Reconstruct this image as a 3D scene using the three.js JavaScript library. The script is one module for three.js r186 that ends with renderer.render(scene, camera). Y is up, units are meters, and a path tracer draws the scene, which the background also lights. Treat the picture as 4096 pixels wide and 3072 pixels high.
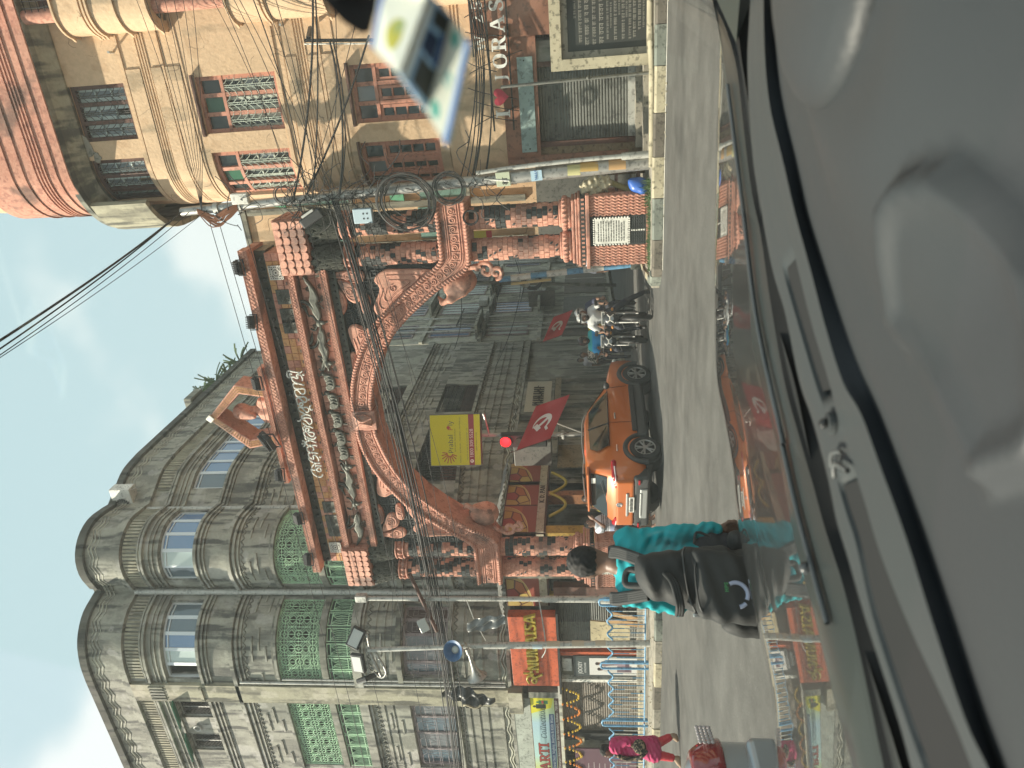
import * as THREE from 'three';
import { mergeGeometries, toCreasedNormals } from 'three/addons/utils/BufferGeometryUtils.js';
import { RoundedBoxGeometry } from 'three/addons/geometries/RoundedBoxGeometry.js';
import { FontLoader } from 'three/addons/loaders/FontLoader.js';
import { TextGeometry } from 'three/addons/geometries/TextGeometry.js';

// ------------------------------------------------------------------ camera, sky, sun, exposure
const scene = new THREE.Scene();
const renderer = new THREE.WebGLRenderer({ antialias: true });
renderer.toneMapping = THREE.LinearToneMapping;
renderer.toneMappingExposure = 2.05;
renderer.shadowMap.enabled = true;
const camera = new THREE.PerspectiveCamera(56.81, 4 / 3, 0.05, 400);
camera.position.set(0, 1.5, 0);
camera.rotation.order = 'YXZ';
camera.rotation.set(6 * Math.PI / 180, 25 * Math.PI / 180, -91.7 * Math.PI / 180);   // the phone is held on its side
camera.focus = 15; camera.userData.fStop = 3.7;

const SUN = new THREE.Vector3(-0.605, 0.715, 0.35).normalize();
const sun = new THREE.DirectionalLight(new THREE.Color(1, 0.9, 0.74), 4.6);
sun.position.copy(SUN).multiplyScalar(60).add(new THREE.Vector3(-7, 0, -15)); sun.target.position.set(-7, 0, -15);
sun.castShadow = true; sun.shadow.radius = 1.4; sun.shadow.mapSize.set(4096, 4096);
Object.assign(sun.shadow.camera, { left: -40, right: 40, top: 40, bottom: -40, near: 1, far: 160 });
scene.add(sun, sun.target);

let seed = 20240611;
const rnd = () => { seed = (seed + 0x6D2B79F5) | 0; let t = Math.imul(seed ^ (seed >>> 15), 1 | seed); t = (t + Math.imul(t ^ (t >>> 7), 61 | t)) ^ t; return ((t ^ (t >>> 14)) >>> 0) / 4294967296; };
const rr = (a, b) => a + (b - a) * rnd();
const clamp = (v, a = 0, b = 1) => Math.min(b, Math.max(a, v));
const mix = (a, b, t) => a + (b - a) * t;
const sstep = (a, b, v) => { const t = clamp((v - a) / (b - a)); return t * t * (3 - 2 * t); };
const hash = (x, y, s) => { let h = Math.imul(x, 374761393) ^ Math.imul(y, 668265263) ^ Math.imul(s, 1274126177); h = Math.imul(h ^ (h >>> 13), 1274126177); return ((h ^ (h >>> 16)) >>> 0) / 4294967296; };
// periodic value noise: px, py cells over the unit square
function vnoise(u, v, px, py, s) {
  const x = u * px, y = v * py, xi = Math.floor(x), yi = Math.floor(y), fx = x - xi, fy = y - yi;
  const sx = fx * fx * (3 - 2 * fx), sy = fy * fy * (3 - 2 * fy), w = (i, p) => ((i % p) + p) % p;
  const a = hash(w(xi, px), w(yi, py), s), b = hash(w(xi + 1, px), w(yi, py), s), c = hash(w(xi, px), w(yi + 1, py), s), d = hash(w(xi + 1, px), w(yi + 1, py), s);
  return mix(mix(a, b, sx), mix(c, d, sx), sy);
}
function fbm(u, v, px, py, s, oct = 4) { let a = 0, k = 0.5, n = 0; for (let i = 0; i < oct; i++) { a += k * vnoise(u, v, px, py, s + i * 17); n += k; k *= 0.5; px *= 2; py *= 2; } return a / n; }
const lin2s = (c) => c <= 0.0031308 ? c * 12.92 : 1.055 * Math.pow(c, 1 / 2.4) - 0.055;
// tex(size, metres, f): f(u, v) -> [r, g, b] linear, or a number for a data map
function tex(n, f, metres = 1, my = metres) {
  const d = new Uint8Array(n * n * 4); let colour = true;
  for (let j = 0; j < n; j++) for (let i = 0; i < n; i++) {
    let c = f((i + 0.5) / n, (j + 0.5) / n); const o = 4 * (j * n + i);
    if (typeof c === 'number') { colour = false; c = clamp(c) * 255; d[o] = d[o + 1] = d[o + 2] = c; } else for (let k = 0; k < 3; k++) d[o + k] = 255 * lin2s(clamp(c[k]));
    d[o + 3] = 255;
  }
  const t = new THREE.DataTexture(d, n, n); t.magFilter = THREE.LinearFilter; t.minFilter = THREE.LinearMipmapLinearFilter; t.generateMipmaps = true;
  t.wrapS = t.wrapT = THREE.RepeatWrapping; t.repeat.set(1 / metres, 1 / my); if (colour) t.colorSpace = THREE.SRGBColorSpace; t.needsUpdate = true; return t;
}
// the sky: pale hazy blue with thin white cloud banks, the same all the way round
{
  const W = 1024, Hh = 512, d = new Float32Array(W * Hh * 4);
  for (let j = 0; j < Hh; j++) for (let i = 0; i < W; i++) {
    const u = (i + 0.5) / W, v = (j + 0.5) / Hh, el = (v - 0.5) * Math.PI, az = u * 2 * Math.PI;
    const x = Math.cos(el) * Math.cos(az), z = Math.cos(el) * Math.sin(az), y = Math.sin(el);
    const k = clamp(y), hz = Math.pow(1 - k, 3.0);
    let c = [mix(0.285, 0.43, hz), mix(0.375, 0.47, hz), mix(0.40, 0.465, hz)];
    const e2 = Math.max(y, 0.03) + 0.22, q = 1.3;
    const n = fbm(x / e2 * q * 0.5 + 40.13, z / e2 * q * 0.5 + 40.37, 4, 4, 7, 6), m = fbm(x / e2 * q * 0.5 + 40.61, z / e2 * q * 0.5 + 40.2, 9, 9, 31, 5);
    const cl = sstep(0.44, 0.60, n * 0.75 + m * 0.25) * 0.92 * sstep(-0.02, 0.12, y);
    c = [mix(c[0], 0.485, cl), mix(c[1], 0.51, cl), mix(c[2], 0.50, cl)];
    if (y < 0) c = [0.20, 0.20, 0.19];
    const o = 4 * (j * W + i); d[o] = c[0]; d[o + 1] = c[1]; d[o + 2] = c[2]; d[o + 3] = 1;
  }
  const t = new THREE.DataTexture(d, W, Hh, THREE.RGBAFormat, THREE.FloatType); t.mapping = THREE.EquirectangularReflectionMapping; t.magFilter = THREE.LinearFilter; t.needsUpdate = true;
  scene.background = t; scene.environment = t;
}

// ------------------------------------------------------------------ building kit
const used = {};
const numbered = (n) => { const k = used[n] = (used[n] ?? -1) + 1; return k ? n + '_' + String(k).padStart(3, '0') : n; };
// a thing: a Group at its base; with world = true its parts are modelled in world metres
function thing(name, label, category, pos = [0, 0, 0], turn = 0, group) {
  const o = new THREE.Group(); o.name = numbered(name); o.position.set(...pos); o.rotation.y = turn; o.userData = { label, category };
  if (group) o.userData.group = group; scene.add(o); return o;
}
const V = (p) => p.isVector3 ? p : new THREE.Vector3(p[0], p[1], p[2]);
function prep(g) { g = g.index ? g.toNonIndexed() : g; for (const k of Object.keys(g.attributes)) if (!['position', 'normal', 'uv', 'color'].includes(k)) g.deleteAttribute(k); if (!g.attributes.normal) g.computeVertexNormals(); if (!g.attributes.uv || !g.userData.uv) boxUV(g); return g; }
function boxUV(g) {
  const p = g.attributes.position, n = g.attributes.normal, uv = new Float32Array(p.count * 2);
  for (let i = 0; i < p.count; i++) {
    const t = Math.floor(i / 3) * 3, a = Math.abs(n.getX(t)), b = Math.abs(n.getY(t)), c = Math.abs(n.getZ(t)), x = p.getX(i), y = p.getY(i), z = p.getZ(i);
    if (b >= a && b >= c) { uv[2 * i] = x; uv[2 * i + 1] = z; } else if (a >= c) { uv[2 * i] = z; uv[2 * i + 1] = y; } else { uv[2 * i] = x; uv[2 * i + 1] = y; }
  }
  g.setAttribute('uv', new THREE.BufferAttribute(uv, 2));
}
function join(gs) { gs = [gs].flat(9).filter(Boolean).map(prep); if (gs.some((g) => g.attributes.color)) for (const g of gs) if (!g.attributes.color) g.setAttribute('color', new THREE.BufferAttribute(new Float32Array(g.attributes.position.count * 3).fill(1), 3)); return gs.length > 1 ? mergeGeometries(gs) : gs[0]; }
const parts = (name, gs, mat, parent, opt = { world: true }) => gs.flat(9).map((g) => mesh(name, g, mat, parent, opt));
// one named mesh of one or more geometries; world-metre geometry under a thing is moved to the thing's base
function mesh(name, gs, mat, parent, opt = {}) {
  const g = join(gs), m = new THREE.Mesh(g, mat); m.castShadow = m.receiveShadow = true;
  if (opt.world) { let p = parent; const off = new THREE.Vector3(); while (p && p !== scene) { off.add(p.position); p = p.parent; } g.translate(-off.x, -off.y, -off.z); }
  if (opt.pos) m.position.set(...opt.pos);
  if (opt.ry) m.rotation.y = opt.ry;
  if (opt.label) m.userData.label = opt.label;
  if (opt.kind) m.userData.kind = opt.kind;
  m.name = parent && parent !== scene ? name : numbered(name);
  (parent ?? scene).add(m); return m;
}
const W = { world: true }, WS = { world: true, kind: 'stuff' };
function solo(name, label, category, gs, mat, group) { const m = mesh(name, gs, mat, scene); Object.assign(m.userData, { label, category }); if (group) m.userData.group = group; return m; }
function struct(name, gs, mat, parent) { const m = mesh(name, gs, mat, parent); m.userData.kind = 'structure'; return m; }
// a copy of a thing with its parts
function dup(o, pos, turn, label, group) { const c = o.clone(); c.name = numbered(o.name.replace(/_\d+$/, '')); c.userData = { ...o.userData }; if (label) c.userData.label = label; if (group) c.userData.group = group; c.position.set(...pos); c.rotation.y = turn; scene.add(c); return c; }
const tr = (g, x = 0, y = 0, z = 0) => (g.translate(x, y, z), g);
const rot = (g, x = 0, y = 0, z = 0) => { if (x) g.rotateX(x); if (y) g.rotateY(y); if (z) g.rotateZ(z); return g; };
const box = (w, h, d, x = 0, y = 0, z = 0) => tr(new THREE.BoxGeometry(w, h, d), x, y, z);
// box from corner to corner
const bx = (x0, x1, y0, y1, z0, z1) => box(Math.abs(x1 - x0), Math.abs(y1 - y0), Math.abs(z1 - z0), (x0 + x1) / 2, (y0 + y1) / 2, (z0 + z1) / 2);
const rbx = (w, h, d, r, x = 0, y = 0, z = 0, s = 2) => tr(new RoundedBoxGeometry(w, h, d, s, Math.min(r, w / 2.01, h / 2.01, d / 2.01)), x, y, z);
const cyl = (r0, r1, h, x = 0, y = 0, z = 0, n = 14) => tr(new THREE.CylinderGeometry(r1, r0, h, n), x, y + h / 2, z);
const ball = (r, x, y, z, sx = 1, sy = 1, sz = 1, n = 14) => tr(new THREE.SphereGeometry(r, n, Math.ceil(n * 0.7)).scale(sx, sy, sz), x, y, z);
// a straight rod between two points, or a square bar
function rod(a, b, r, n = 7, r1 = r) { a = V(a); b = V(b); const d = b.clone().sub(a), g = new THREE.CylinderGeometry(r1, r, d.length(), n); g.translate(0, d.length() / 2, 0); g.applyQuaternion(new THREE.Quaternion().setFromUnitVectors(new THREE.Vector3(0, 1, 0), d.normalize())); return tr(g, a.x, a.y, a.z); }
function tube(pts, r, seg, rad = 6, closed = false) { const c = new THREE.CatmullRomCurve3(pts.map(V), closed, 'catmullrom', 0.5); return new THREE.TubeGeometry(c, seg ?? Math.max(8, pts.length * 6), r, rad, closed); }
// a hanging wire
function sag(a, b, s, r, seg = 16, rad = 4) { a = V(a); b = V(b); const p = []; for (let i = 0; i <= 8; i++) { const t = i / 8, q = a.clone().lerp(b, t); q.y -= 4 * s * t * (1 - t); p.push(q); } return tube(p, r, seg, rad); }
const shape = (pts) => new THREE.Shape(pts.map((p) => new THREE.Vector2(p[0], p[1])));
function spl(pts, n = 6) { const c = new THREE.CatmullRomCurve3(pts.map((p) => new THREE.Vector3(p[0], p[1], 0)), true, 'catmullrom', 0.5); return new THREE.Shape(c.getPoints(pts.length * n).slice(0, -1).map((p) => new THREE.Vector2(p.x, p.y))); }
const ext = (s, depth, bevel = 0, z = 0, cs = 6) => tr(new THREE.ExtrudeGeometry(Array.isArray(s) ? shape(s) : s, { depth: Math.max(0.0005, depth - 2 * bevel), bevelEnabled: bevel > 0, bevelSize: bevel, bevelThickness: bevel, bevelOffset: -bevel, bevelSegments: 2, curveSegments: cs }), 0, 0, z + bevel);
// sweep a closed or open profile [[h, n], ...] along a plan path [[x, z], ...]; n is measured to the right of travel
function pathFrames(path) {
  const n = path.length, F = []; let s = 0;
  for (let i = 0; i < n; i++) {
    const a = path[Math.max(0, i - 1)], b = path[i], c = path[Math.min(n - 1, i + 1)]; if (i) s += Math.hypot(b[0] - a[0], b[1] - a[1]);
    const t1 = [b[0] - a[0], b[1] - a[1]], t2 = [c[0] - b[0], c[1] - b[1]]; const nn = (t) => { const l = Math.hypot(...t) || 1; return [-t[1] / l, t[0] / l]; };
    let n1 = i ? nn(t1) : nn(t2), n2 = i < n - 1 ? nn(t2) : n1; let m = [n1[0] + n2[0], n1[1] + n2[1]]; const l = Math.hypot(...m) || 1; m = [m[0] / l, m[1] / l]; const k = 1 / Math.max(0.5, m[0] * n1[0] + m[1] * n1[1]);
    F.push({ x: b[0], z: b[1], nx: m[0] * k, nz: m[1] * k, s });
  }
  return F;
}
function sweep(path, prof, closed = false, caps = true) {
  const F = pathFrames(path), pos = [], uv = [], P = closed ? [...prof, prof[0]] : prof; let L = [0];
  for (let j = 1; j < P.length; j++) L.push(L[j - 1] + Math.hypot(P[j][0] - P[j - 1][0], P[j][1] - P[j - 1][1]));
  const pt = (f, q) => [f.x + f.nx * q[1], q[0], f.z + f.nz * q[1]];
  for (let i = 0; i < F.length - 1; i++) for (let j = 0; j < P.length - 1; j++) {
    const a = pt(F[i], P[j]), b = pt(F[i + 1], P[j]), c = pt(F[i + 1], P[j + 1]), d = pt(F[i], P[j + 1]);
    pos.push(...a, ...b, ...c, ...a, ...c, ...d); const v = (k) => P[k][0] + P[k][1]; uv.push(F[i].s, v(j), F[i + 1].s, v(j), F[i + 1].s, v(j + 1), F[i].s, v(j), F[i + 1].s, v(j + 1), F[i].s, v(j + 1));
  }
  if (caps && closed) for (const [f, flip] of [[F[0], 0], [F[F.length - 1], 1]]) { const tri = THREE.ShapeUtils.triangulateShape(prof.map((q) => new THREE.Vector2(q[1], q[0])), []); for (const t of tri) for (const k of flip ? [t[0], t[1], t[2]] : [t[2], t[1], t[0]]) { pos.push(...pt(f, prof[k])); uv.push(prof[k][1], prof[k][0]); } }
  const g = new THREE.BufferGeometry(); g.setAttribute('position', new THREE.Float32BufferAttribute(pos, 3)); g.setAttribute('uv', new THREE.Float32BufferAttribute(uv, 2)); g.computeVertexNormals(); const c = toCreasedNormals(g, 0.6); c.userData.uv = true; return c;
}
// a strip of the swept path between two distances
function cut(path, s0, s1) {
  const F = pathFrames(path), out = [], at = (s) => { for (let i = 1; i < F.length; i++) if (s <= F[i].s || i === F.length - 1) { const t = (s - F[i - 1].s) / (F[i].s - F[i - 1].s); return [mix(F[i - 1].x, F[i].x, t), mix(F[i - 1].z, F[i].z, t)]; } };
  out.push(at(s0)); for (const f of F) if (f.s > s0 + 1e-3 && f.s < s1 - 1e-3) out.push([f.x, f.z]); out.push(at(s1)); return out;
}
const band = (path, h0, h1, n0, n1) => sweep(path, [[h0, n0], [h0, n1], [h1, n1], [h1, n0]], true);
function place(g, path, s, h, n = 0) {   // set a geometry modelled facing +z on the path at distance s
  const F = pathFrames(path); let i = 1; while (i < F.length - 1 && F[i].s < s) i++; const t = (s - F[i - 1].s) / (F[i].s - F[i - 1].s), x = mix(F[i - 1].x, F[i].x, t), z = mix(F[i - 1].z, F[i].z, t), dx = F[i].x - F[i - 1].x, dz = F[i].z - F[i - 1].z, a = Math.atan2(-dz, dx), l = Math.hypot(dx, dz);
  g.rotateY(a); return tr(g, x - dz / l * n, h, z + dx / l * n);
}
// dual-contoured surface of a signed distance field, optionally coloured
function iso(f, lo, hi, cell, colour) {
  const nx = Math.ceil((hi[0] - lo[0]) / cell) + 1, ny = Math.ceil((hi[1] - lo[1]) / cell) + 1, nz = Math.ceil((hi[2] - lo[2]) / cell) + 1, F = new Float32Array(nx * ny * nz), id = (i, j, k) => i + nx * (j + ny * k);
  for (let k = 0; k < nz; k++) for (let j = 0; j < ny; j++) for (let i = 0; i < nx; i++) F[id(i, j, k)] = f(lo[0] + i * cell, lo[1] + j * cell, lo[2] + k * cell);
  const ix = new Int32Array(nx * ny * nz).fill(-1), pos = [], E = [[0, 1], [2, 3], [4, 5], [6, 7], [0, 2], [1, 3], [4, 6], [5, 7], [0, 4], [1, 5], [2, 6], [3, 7]];
  for (let k = 0; k < nz - 1; k++) for (let j = 0; j < ny - 1; j++) for (let i = 0; i < nx - 1; i++) {
    const c = []; let s = 0; for (let q = 0; q < 8; q++) { const v = F[id(i + (q & 1), j + ((q >> 1) & 1), k + (q >> 2))]; c.push(v); if (v < 0) s++; } if (!s || s === 8) continue;
    let x = 0, y = 0, z = 0, n = 0; for (const [a, b] of E) if ((c[a] < 0) !== (c[b] < 0)) { const t = c[a] / (c[a] - c[b]); x += mix(a & 1, b & 1, t); y += mix((a >> 1) & 1, (b >> 1) & 1, t); z += mix(a >> 2, b >> 2, t); n++; }
    ix[id(i, j, k)] = pos.length / 3; pos.push(lo[0] + (i + x / n) * cell, lo[1] + (j + y / n) * cell, lo[2] + (k + z / n) * cell);
  }
  const idx = [], q4 = (a, b, c, d, fl) => { if (a < 0 || b < 0 || c < 0 || d < 0) return; fl ? idx.push(a, b, c, a, c, d) : idx.push(a, c, b, a, d, c); };
  for (let k = 1; k < nz - 1; k++) for (let j = 1; j < ny - 1; j++) for (let i = 1; i < nx - 1; i++) {
    const v = F[id(i, j, k)] < 0;
    if (v !== (F[id(i + 1, j, k)] < 0)) q4(ix[id(i, j - 1, k - 1)], ix[id(i, j, k - 1)], ix[id(i, j, k)], ix[id(i, j - 1, k)], v);
    if (v !== (F[id(i, j + 1, k)] < 0)) q4(ix[id(i - 1, j, k - 1)], ix[id(i - 1, j, k)], ix[id(i, j, k)], ix[id(i, j, k - 1)], v);
    if (v !== (F[id(i, j, k + 1)] < 0)) q4(ix[id(i - 1, j - 1, k)], ix[id(i, j - 1, k)], ix[id(i, j, k)], ix[id(i - 1, j, k)], v);
  }
  const g = new THREE.BufferGeometry(); g.setAttribute('position', new THREE.Float32BufferAttribute(pos, 3)); g.setIndex(idx); g.computeVertexNormals();
  if (colour) { const col = []; for (let i = 0; i < pos.length; i += 3) col.push(...colour(pos[i], pos[i + 1], pos[i + 2])); g.setAttribute('color', new THREE.Float32BufferAttribute(col, 3)); }
  return g;
}
const smin = (a, b, k) => { const h = clamp(0.5 + 0.5 * (b - a) / k); return mix(b, a, h) - k * h * (1 - h); };
// tapered capsule
function caps(a, b, ra, rb = ra) { const ba = [b[0] - a[0], b[1] - a[1], b[2] - a[2]], l = ba[0] * ba[0] + ba[1] * ba[1] + ba[2] * ba[2] || 1e-9; return (x, y, z) => { const px = x - a[0], py = y - a[1], pz = z - a[2], h = clamp((px * ba[0] + py * ba[1] + pz * ba[2]) / l); return Math.hypot(px - ba[0] * h, py - ba[1] * h, pz - ba[2] * h) - mix(ra, rb, h); }; }
const elli = (c, r) => (x, y, z) => { const px = (x - c[0]) / r[0], py = (y - c[1]) / r[1], pz = (z - c[2]) / r[2], k = Math.hypot(px, py, pz); return (k - 1) * Math.min(...r); };
const blend = (fs, k) => (x, y, z) => { let d = 1e3; for (const f of fs) d = smin(d, f(x, y, z), k); return d; };
const lerp3 = (a, b, t) => [mix(a[0], b[0], t), mix(a[1], b[1], t), mix(a[2], b[2], t)];
// canvas print
function print(w, h, draw) { const c = document.createElement('canvas'); c.width = w; c.height = h; const x = c.getContext('2d'); draw(x, w, h); const t = new THREE.CanvasTexture(c); t.colorSpace = THREE.SRGBColorSpace; t.anisotropy = 4; return t; }
// a flat printed face w x h, centred, facing +z
function face(w, h, x = 0, y = 0, z = 0) { const g = tr(new THREE.PlaneGeometry(w, h), x, y, z).toNonIndexed(); g.userData.uv = true; return g; }
const FB = await new FontLoader().loadAsync('fonts/droid/droid_sans_bold.typeface.json');
const FSB = await new FontLoader().loadAsync('fonts/droid/droid_serif_bold.typeface.json');
function text(s, size, depth, font = FB) { const g = new TextGeometry(s, { font, size, depth, curveSegments: 3, bevelEnabled: false }); g.computeBoundingBox(); return g; }
// ------------------------------------------------------------------ materials (linear base colours)
const std = (o) => new THREE.MeshStandardMaterial({ side: THREE.DoubleSide, roughness: 0.85, ...o });
const col = (r, g, b) => new THREE.Color(r, g, b);
const flat = (r, g, b, roughness = 0.8, metalness = 0, o = {}) => std({ color: col(r, g, b), roughness, metalness, ...o });
const c3 = (a, b, t) => [mix(a[0], b[0], t), mix(a[1], b[1], t), mix(a[2], b[2], t)];
const T = {
  asphalt: tex(1024, (u, v) => { const f = hash(u * 1024 | 0, v * 1024 | 0, 3), l = fbm(u, v, 2, 10, 5, 5), m = fbm(u, v, 24, 24, 9, 4), pt = sstep(0.62, 0.75, fbm(u, v, 5, 3, 21, 4)); let k = 0.085 + 0.06 * (l - 0.5) + 0.05 * (m - 0.5) + 0.045 * (f - 0.5) - 0.012 * pt; if (f > 0.9985) k = 0.35; return [k * 1.03, k * 1.02, k * 0.95]; }, 7),
  asphaltB: tex(512, (u, v) => 0.6 * hash(u * 512 | 0, v * 512 | 0, 4) + 0.4 * fbm(u, v, 60, 60, 8, 3), 2.2),
  plaster: tex(1024, (u, v) => {   // rain-stained grey lime plaster
    const a = fbm(u, v, 6, 6, 41, 6), st = fbm(u, v, 46, 5, 52, 5), big = fbm(u, v, 3, 3, 63, 5), fine = fbm(u, v, 90, 90, 71, 3), pale = fbm(u, v, 14, 12, 83, 5);
    let c = c3([0.29, 0.29, 0.245], [0.38, 0.375, 0.315], a);
    c = c3(c, [0.062, 0.064, 0.06], 0.9 * sstep(0.50, 0.66, 0.55 * st + 0.33 * big + 0.12 * fine));
    c = c3(c, [0.13, 0.128, 0.112], 0.55 * sstep(0.46, 0.64, fbm(u, v, 20, 9, 93, 5)));
    c = c3(c, [0.47, 0.46, 0.43], 0.45 * sstep(0.60, 0.70, pale)); const k = 0.86 + 0.28 * fine; return [c[0] * k, c[1] * k, c[2] * k];
  }, 7.3, 6.1),
  plasterB: tex(512, (u, v) => 0.55 * fbm(u, v, 10, 10, 44, 6) + 0.45 * fbm(u, v, 60, 50, 46, 3), 2.6),
  yellow: tex(1024, (u, v) => {   // ochre wash with patches, hairline cracks, grime
    const a = fbm(u, v, 4, 4, 141, 6), b = fbm(u, v, 22, 18, 152, 5), cr = Math.abs(fbm(u, v, 7, 7, 163, 4) - 0.5), gr = fbm(u, v, 16, 4, 171, 5), fine = fbm(u, v, 110, 110, 181, 2);
    let c = c3([0.53, 0.365, 0.225], [0.62, 0.45, 0.295], a); c = c3(c, [0.45, 0.295, 0.175], 0.6 * sstep(0.55, 0.7, b)); c = c3(c, [0.30, 0.23, 0.15], 0.7 * sstep(0.60, 0.74, gr));
    if (cr < 0.0022 && b > 0.47) c = c3(c, [0.12, 0.08, 0.05], 0.8); const k = 0.9 + 0.2 * fine; return [c[0] * k, c[1] * k, c[2] * k];
  }, 6.7),
  terra: tex(1024, (u, v) => {   // fired clay relief with soot in patches
    const a = fbm(u, v, 8, 8, 241, 6), b = fbm(u, v, 40, 40, 252, 4), so = fbm(u, v, 5, 5, 263, 6), sp = fbm(u, v, 90, 90, 269, 2);
    let c = c3([0.40, 0.155, 0.105], [0.54, 0.25, 0.175], a); c = c3(c, [0.28, 0.105, 0.075], 0.7 * sstep(0.5, 0.7, b)); c = c3(c, [0.60, 0.30, 0.21], 0.35 * sstep(0.56, 0.7, sp)); c = c3(c, [0.08, 0.05, 0.042], 0.7 * sstep(0.57, 0.74, so)); return c;
  }, 3.1),
  grain: tex(512, (u, v) => 0.5 * fbm(u, v, 30, 30, 347, 4) + 0.5 * hash(u * 512 | 0, v * 512 | 0, 6), 1.1),
  grime: tex(512, (u, v) => { const a = fbm(u, v, 7, 7, 441, 6), b = fbm(u, v, 30, 30, 449, 4); const k = 0.62 + 0.55 * a - 0.35 * sstep(0.56, 0.75, b); return [k, k * 0.985, k * 0.95]; }, 1.7),
  concrete: tex(512, (u, v) => { const a = fbm(u, v, 6, 6, 541, 6), b = fbm(u, v, 40, 40, 547, 3); let c = c3([0.20, 0.185, 0.15], [0.38, 0.35, 0.29], a); return c3(c, [0.08, 0.075, 0.06], 0.7 * sstep(0.55, 0.75, b)); }, 2.3),
};
const M = {
  asphalt: std({ map: T.asphalt, bumpMap: T.asphaltB, bumpScale: 0.004, roughness: 0.82 }),
  plaster: std({ map: T.plaster, bumpMap: T.plasterB, bumpScale: 0.012, roughness: 0.92 }),
  plasterWarm: std({ map: T.plaster, color: col(1.05, 1.0, 0.88), bumpMap: T.plasterB, bumpScale: 0.012, roughness: 0.92 }),
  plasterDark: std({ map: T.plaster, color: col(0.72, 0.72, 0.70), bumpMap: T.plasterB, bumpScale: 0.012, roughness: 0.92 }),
  plasterPale: std({ map: T.plaster, color: col(1.35, 1.35, 1.32), bumpMap: T.plasterB, bumpScale: 0.012, roughness: 0.92 }),
  yellow: std({ map: T.yellow, bumpMap: T.plasterB, bumpScale: 0.012, roughness: 0.9 }),
  redwash: std({ map: T.terra, color: col(1.0, 1.12, 1.15), bumpMap: T.plasterB, bumpScale: 0.01, roughness: 0.9 }),
  terra: std({ map: T.terra, color: col(1.12, 1.25, 1.3), bumpMap: T.grain, bumpScale: 0.006, roughness: 0.75 }),
  terraPink: std({ map: T.terra, color: col(1.25, 1.45, 1.5), bumpMap: T.grain, bumpScale: 0.005, roughness: 0.75 }),
  terraDark: std({ map: T.terra, color: col(0.95, 1.0, 1.0), bumpMap: T.grain, bumpScale: 0.006, roughness: 0.75 }),
  terraOrange: std({ map: T.terra, color: col(1.22, 1.55, 1.0), bumpMap: T.grain, bumpScale: 0.006, roughness: 0.75 }),
  bronzeAndShade: std({ map: T.grime, color: col(0.095, 0.098, 0.082), bumpMap: T.grain, bumpScale: 0.006, roughness: 0.42, metalness: 0.35 }),  // dark cast metal; on the boss bands it stands for shade and soot
  blackClay: std({ map: T.grime, color: col(0.035, 0.042, 0.043), bumpMap: T.grain, bumpScale: 0.004, roughness: 0.6 }),
  whitePaint: std({ map: T.grime, color: col(0.78, 0.78, 0.74), roughness: 0.6 }),
  concrete: std({ map: T.concrete, bumpMap: T.grain, bumpScale: 0.006, roughness: 0.92 }),
  concretePale: std({ map: T.concrete, color: col(1.5, 1.45, 1.25), bumpMap: T.grain, bumpScale: 0.006, roughness: 0.92 }),
  kerbBlue: std({ map: T.concrete, color: col(0.68, 0.80, 0.84), bumpMap: T.grain, bumpScale: 0.008, roughness: 0.9 }),
  kerbDark: std({ map: T.concrete, color: col(0.5, 0.48, 0.47), bumpMap: T.grain, bumpScale: 0.01, roughness: 0.9 }),
  steel: std({ map: T.grime, color: col(0.46, 0.46, 0.45), roughness: 0.45, metalness: 0.7 }),
  galv: std({ map: T.grime, color: col(0.52, 0.53, 0.51), roughness: 0.55, metalness: 0.3 }),
  shutter: std({ map: T.grime, color: col(0.16, 0.165, 0.155), roughness: 0.6, metalness: 0.35 }),
  shutterBrown: std({ map: T.grime, color: col(0.155, 0.135, 0.115), roughness: 0.65, metalness: 0.2 }),
  dark: flat(0.02, 0.021, 0.021, 0.9),
  room: flat(0.16, 0.165, 0.155, 0.95),
  black: flat(0.012, 0.012, 0.013, 0.55),
  cable: flat(0.014, 0.014, 0.015, 0.6),
  cableGrey: flat(0.07, 0.066, 0.062, 0.7),
  wood: std({ map: T.grime, color: col(0.33, 0.135, 0.09), roughness: 0.7 }),
  woodDark: std({ map: T.grime, color: col(0.12, 0.055, 0.04), roughness: 0.7 }),
  mint: std({ map: T.grime, color: col(0.50, 0.78, 0.54), roughness: 0.7 }),
  mintWall: std({ map: T.grime, color: col(0.27, 0.38, 0.31), roughness: 0.85 }),
  mauve: std({ map: T.grime, color: col(0.34, 0.29, 0.31), roughness: 0.65 }),
  alu: flat(0.62, 0.66, 0.68, 0.4, 0.25),
  glass: new THREE.MeshPhysicalMaterial({ color: col(0.10, 0.14, 0.17), roughness: 0.06, metalness: 0, specularIntensity: 1, ior: 1.9, side: THREE.DoubleSide }),
  skyTintGlass: new THREE.MeshPhysicalMaterial({ color: col(0.10, 0.19, 0.36), roughness: 0.12, ior: 2.3, side: THREE.DoubleSide }),  // blue of the reflected sky is put into the pane colour
  frost: flat(0.55, 0.64, 0.62, 0.25),
  green: std({ map: T.grime, color: col(0.03, 0.19, 0.10), roughness: 0.6 }),
  leaf: flat(0.075, 0.125, 0.045, 0.8),
  blueRail: std({ map: T.grime, color: col(0.16, 0.38, 0.62), roughness: 0.45 }),
  whiteGloss: std({ map: T.grime, color: col(0.80, 0.80, 0.76), roughness: 0.4 }),
  rubber: flat(0.022, 0.022, 0.022, 0.85),
  chrome: flat(0.75, 0.75, 0.75, 0.15, 1),
  lampGlass: flat(0.5, 0.52, 0.5, 0.2),
};
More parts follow.
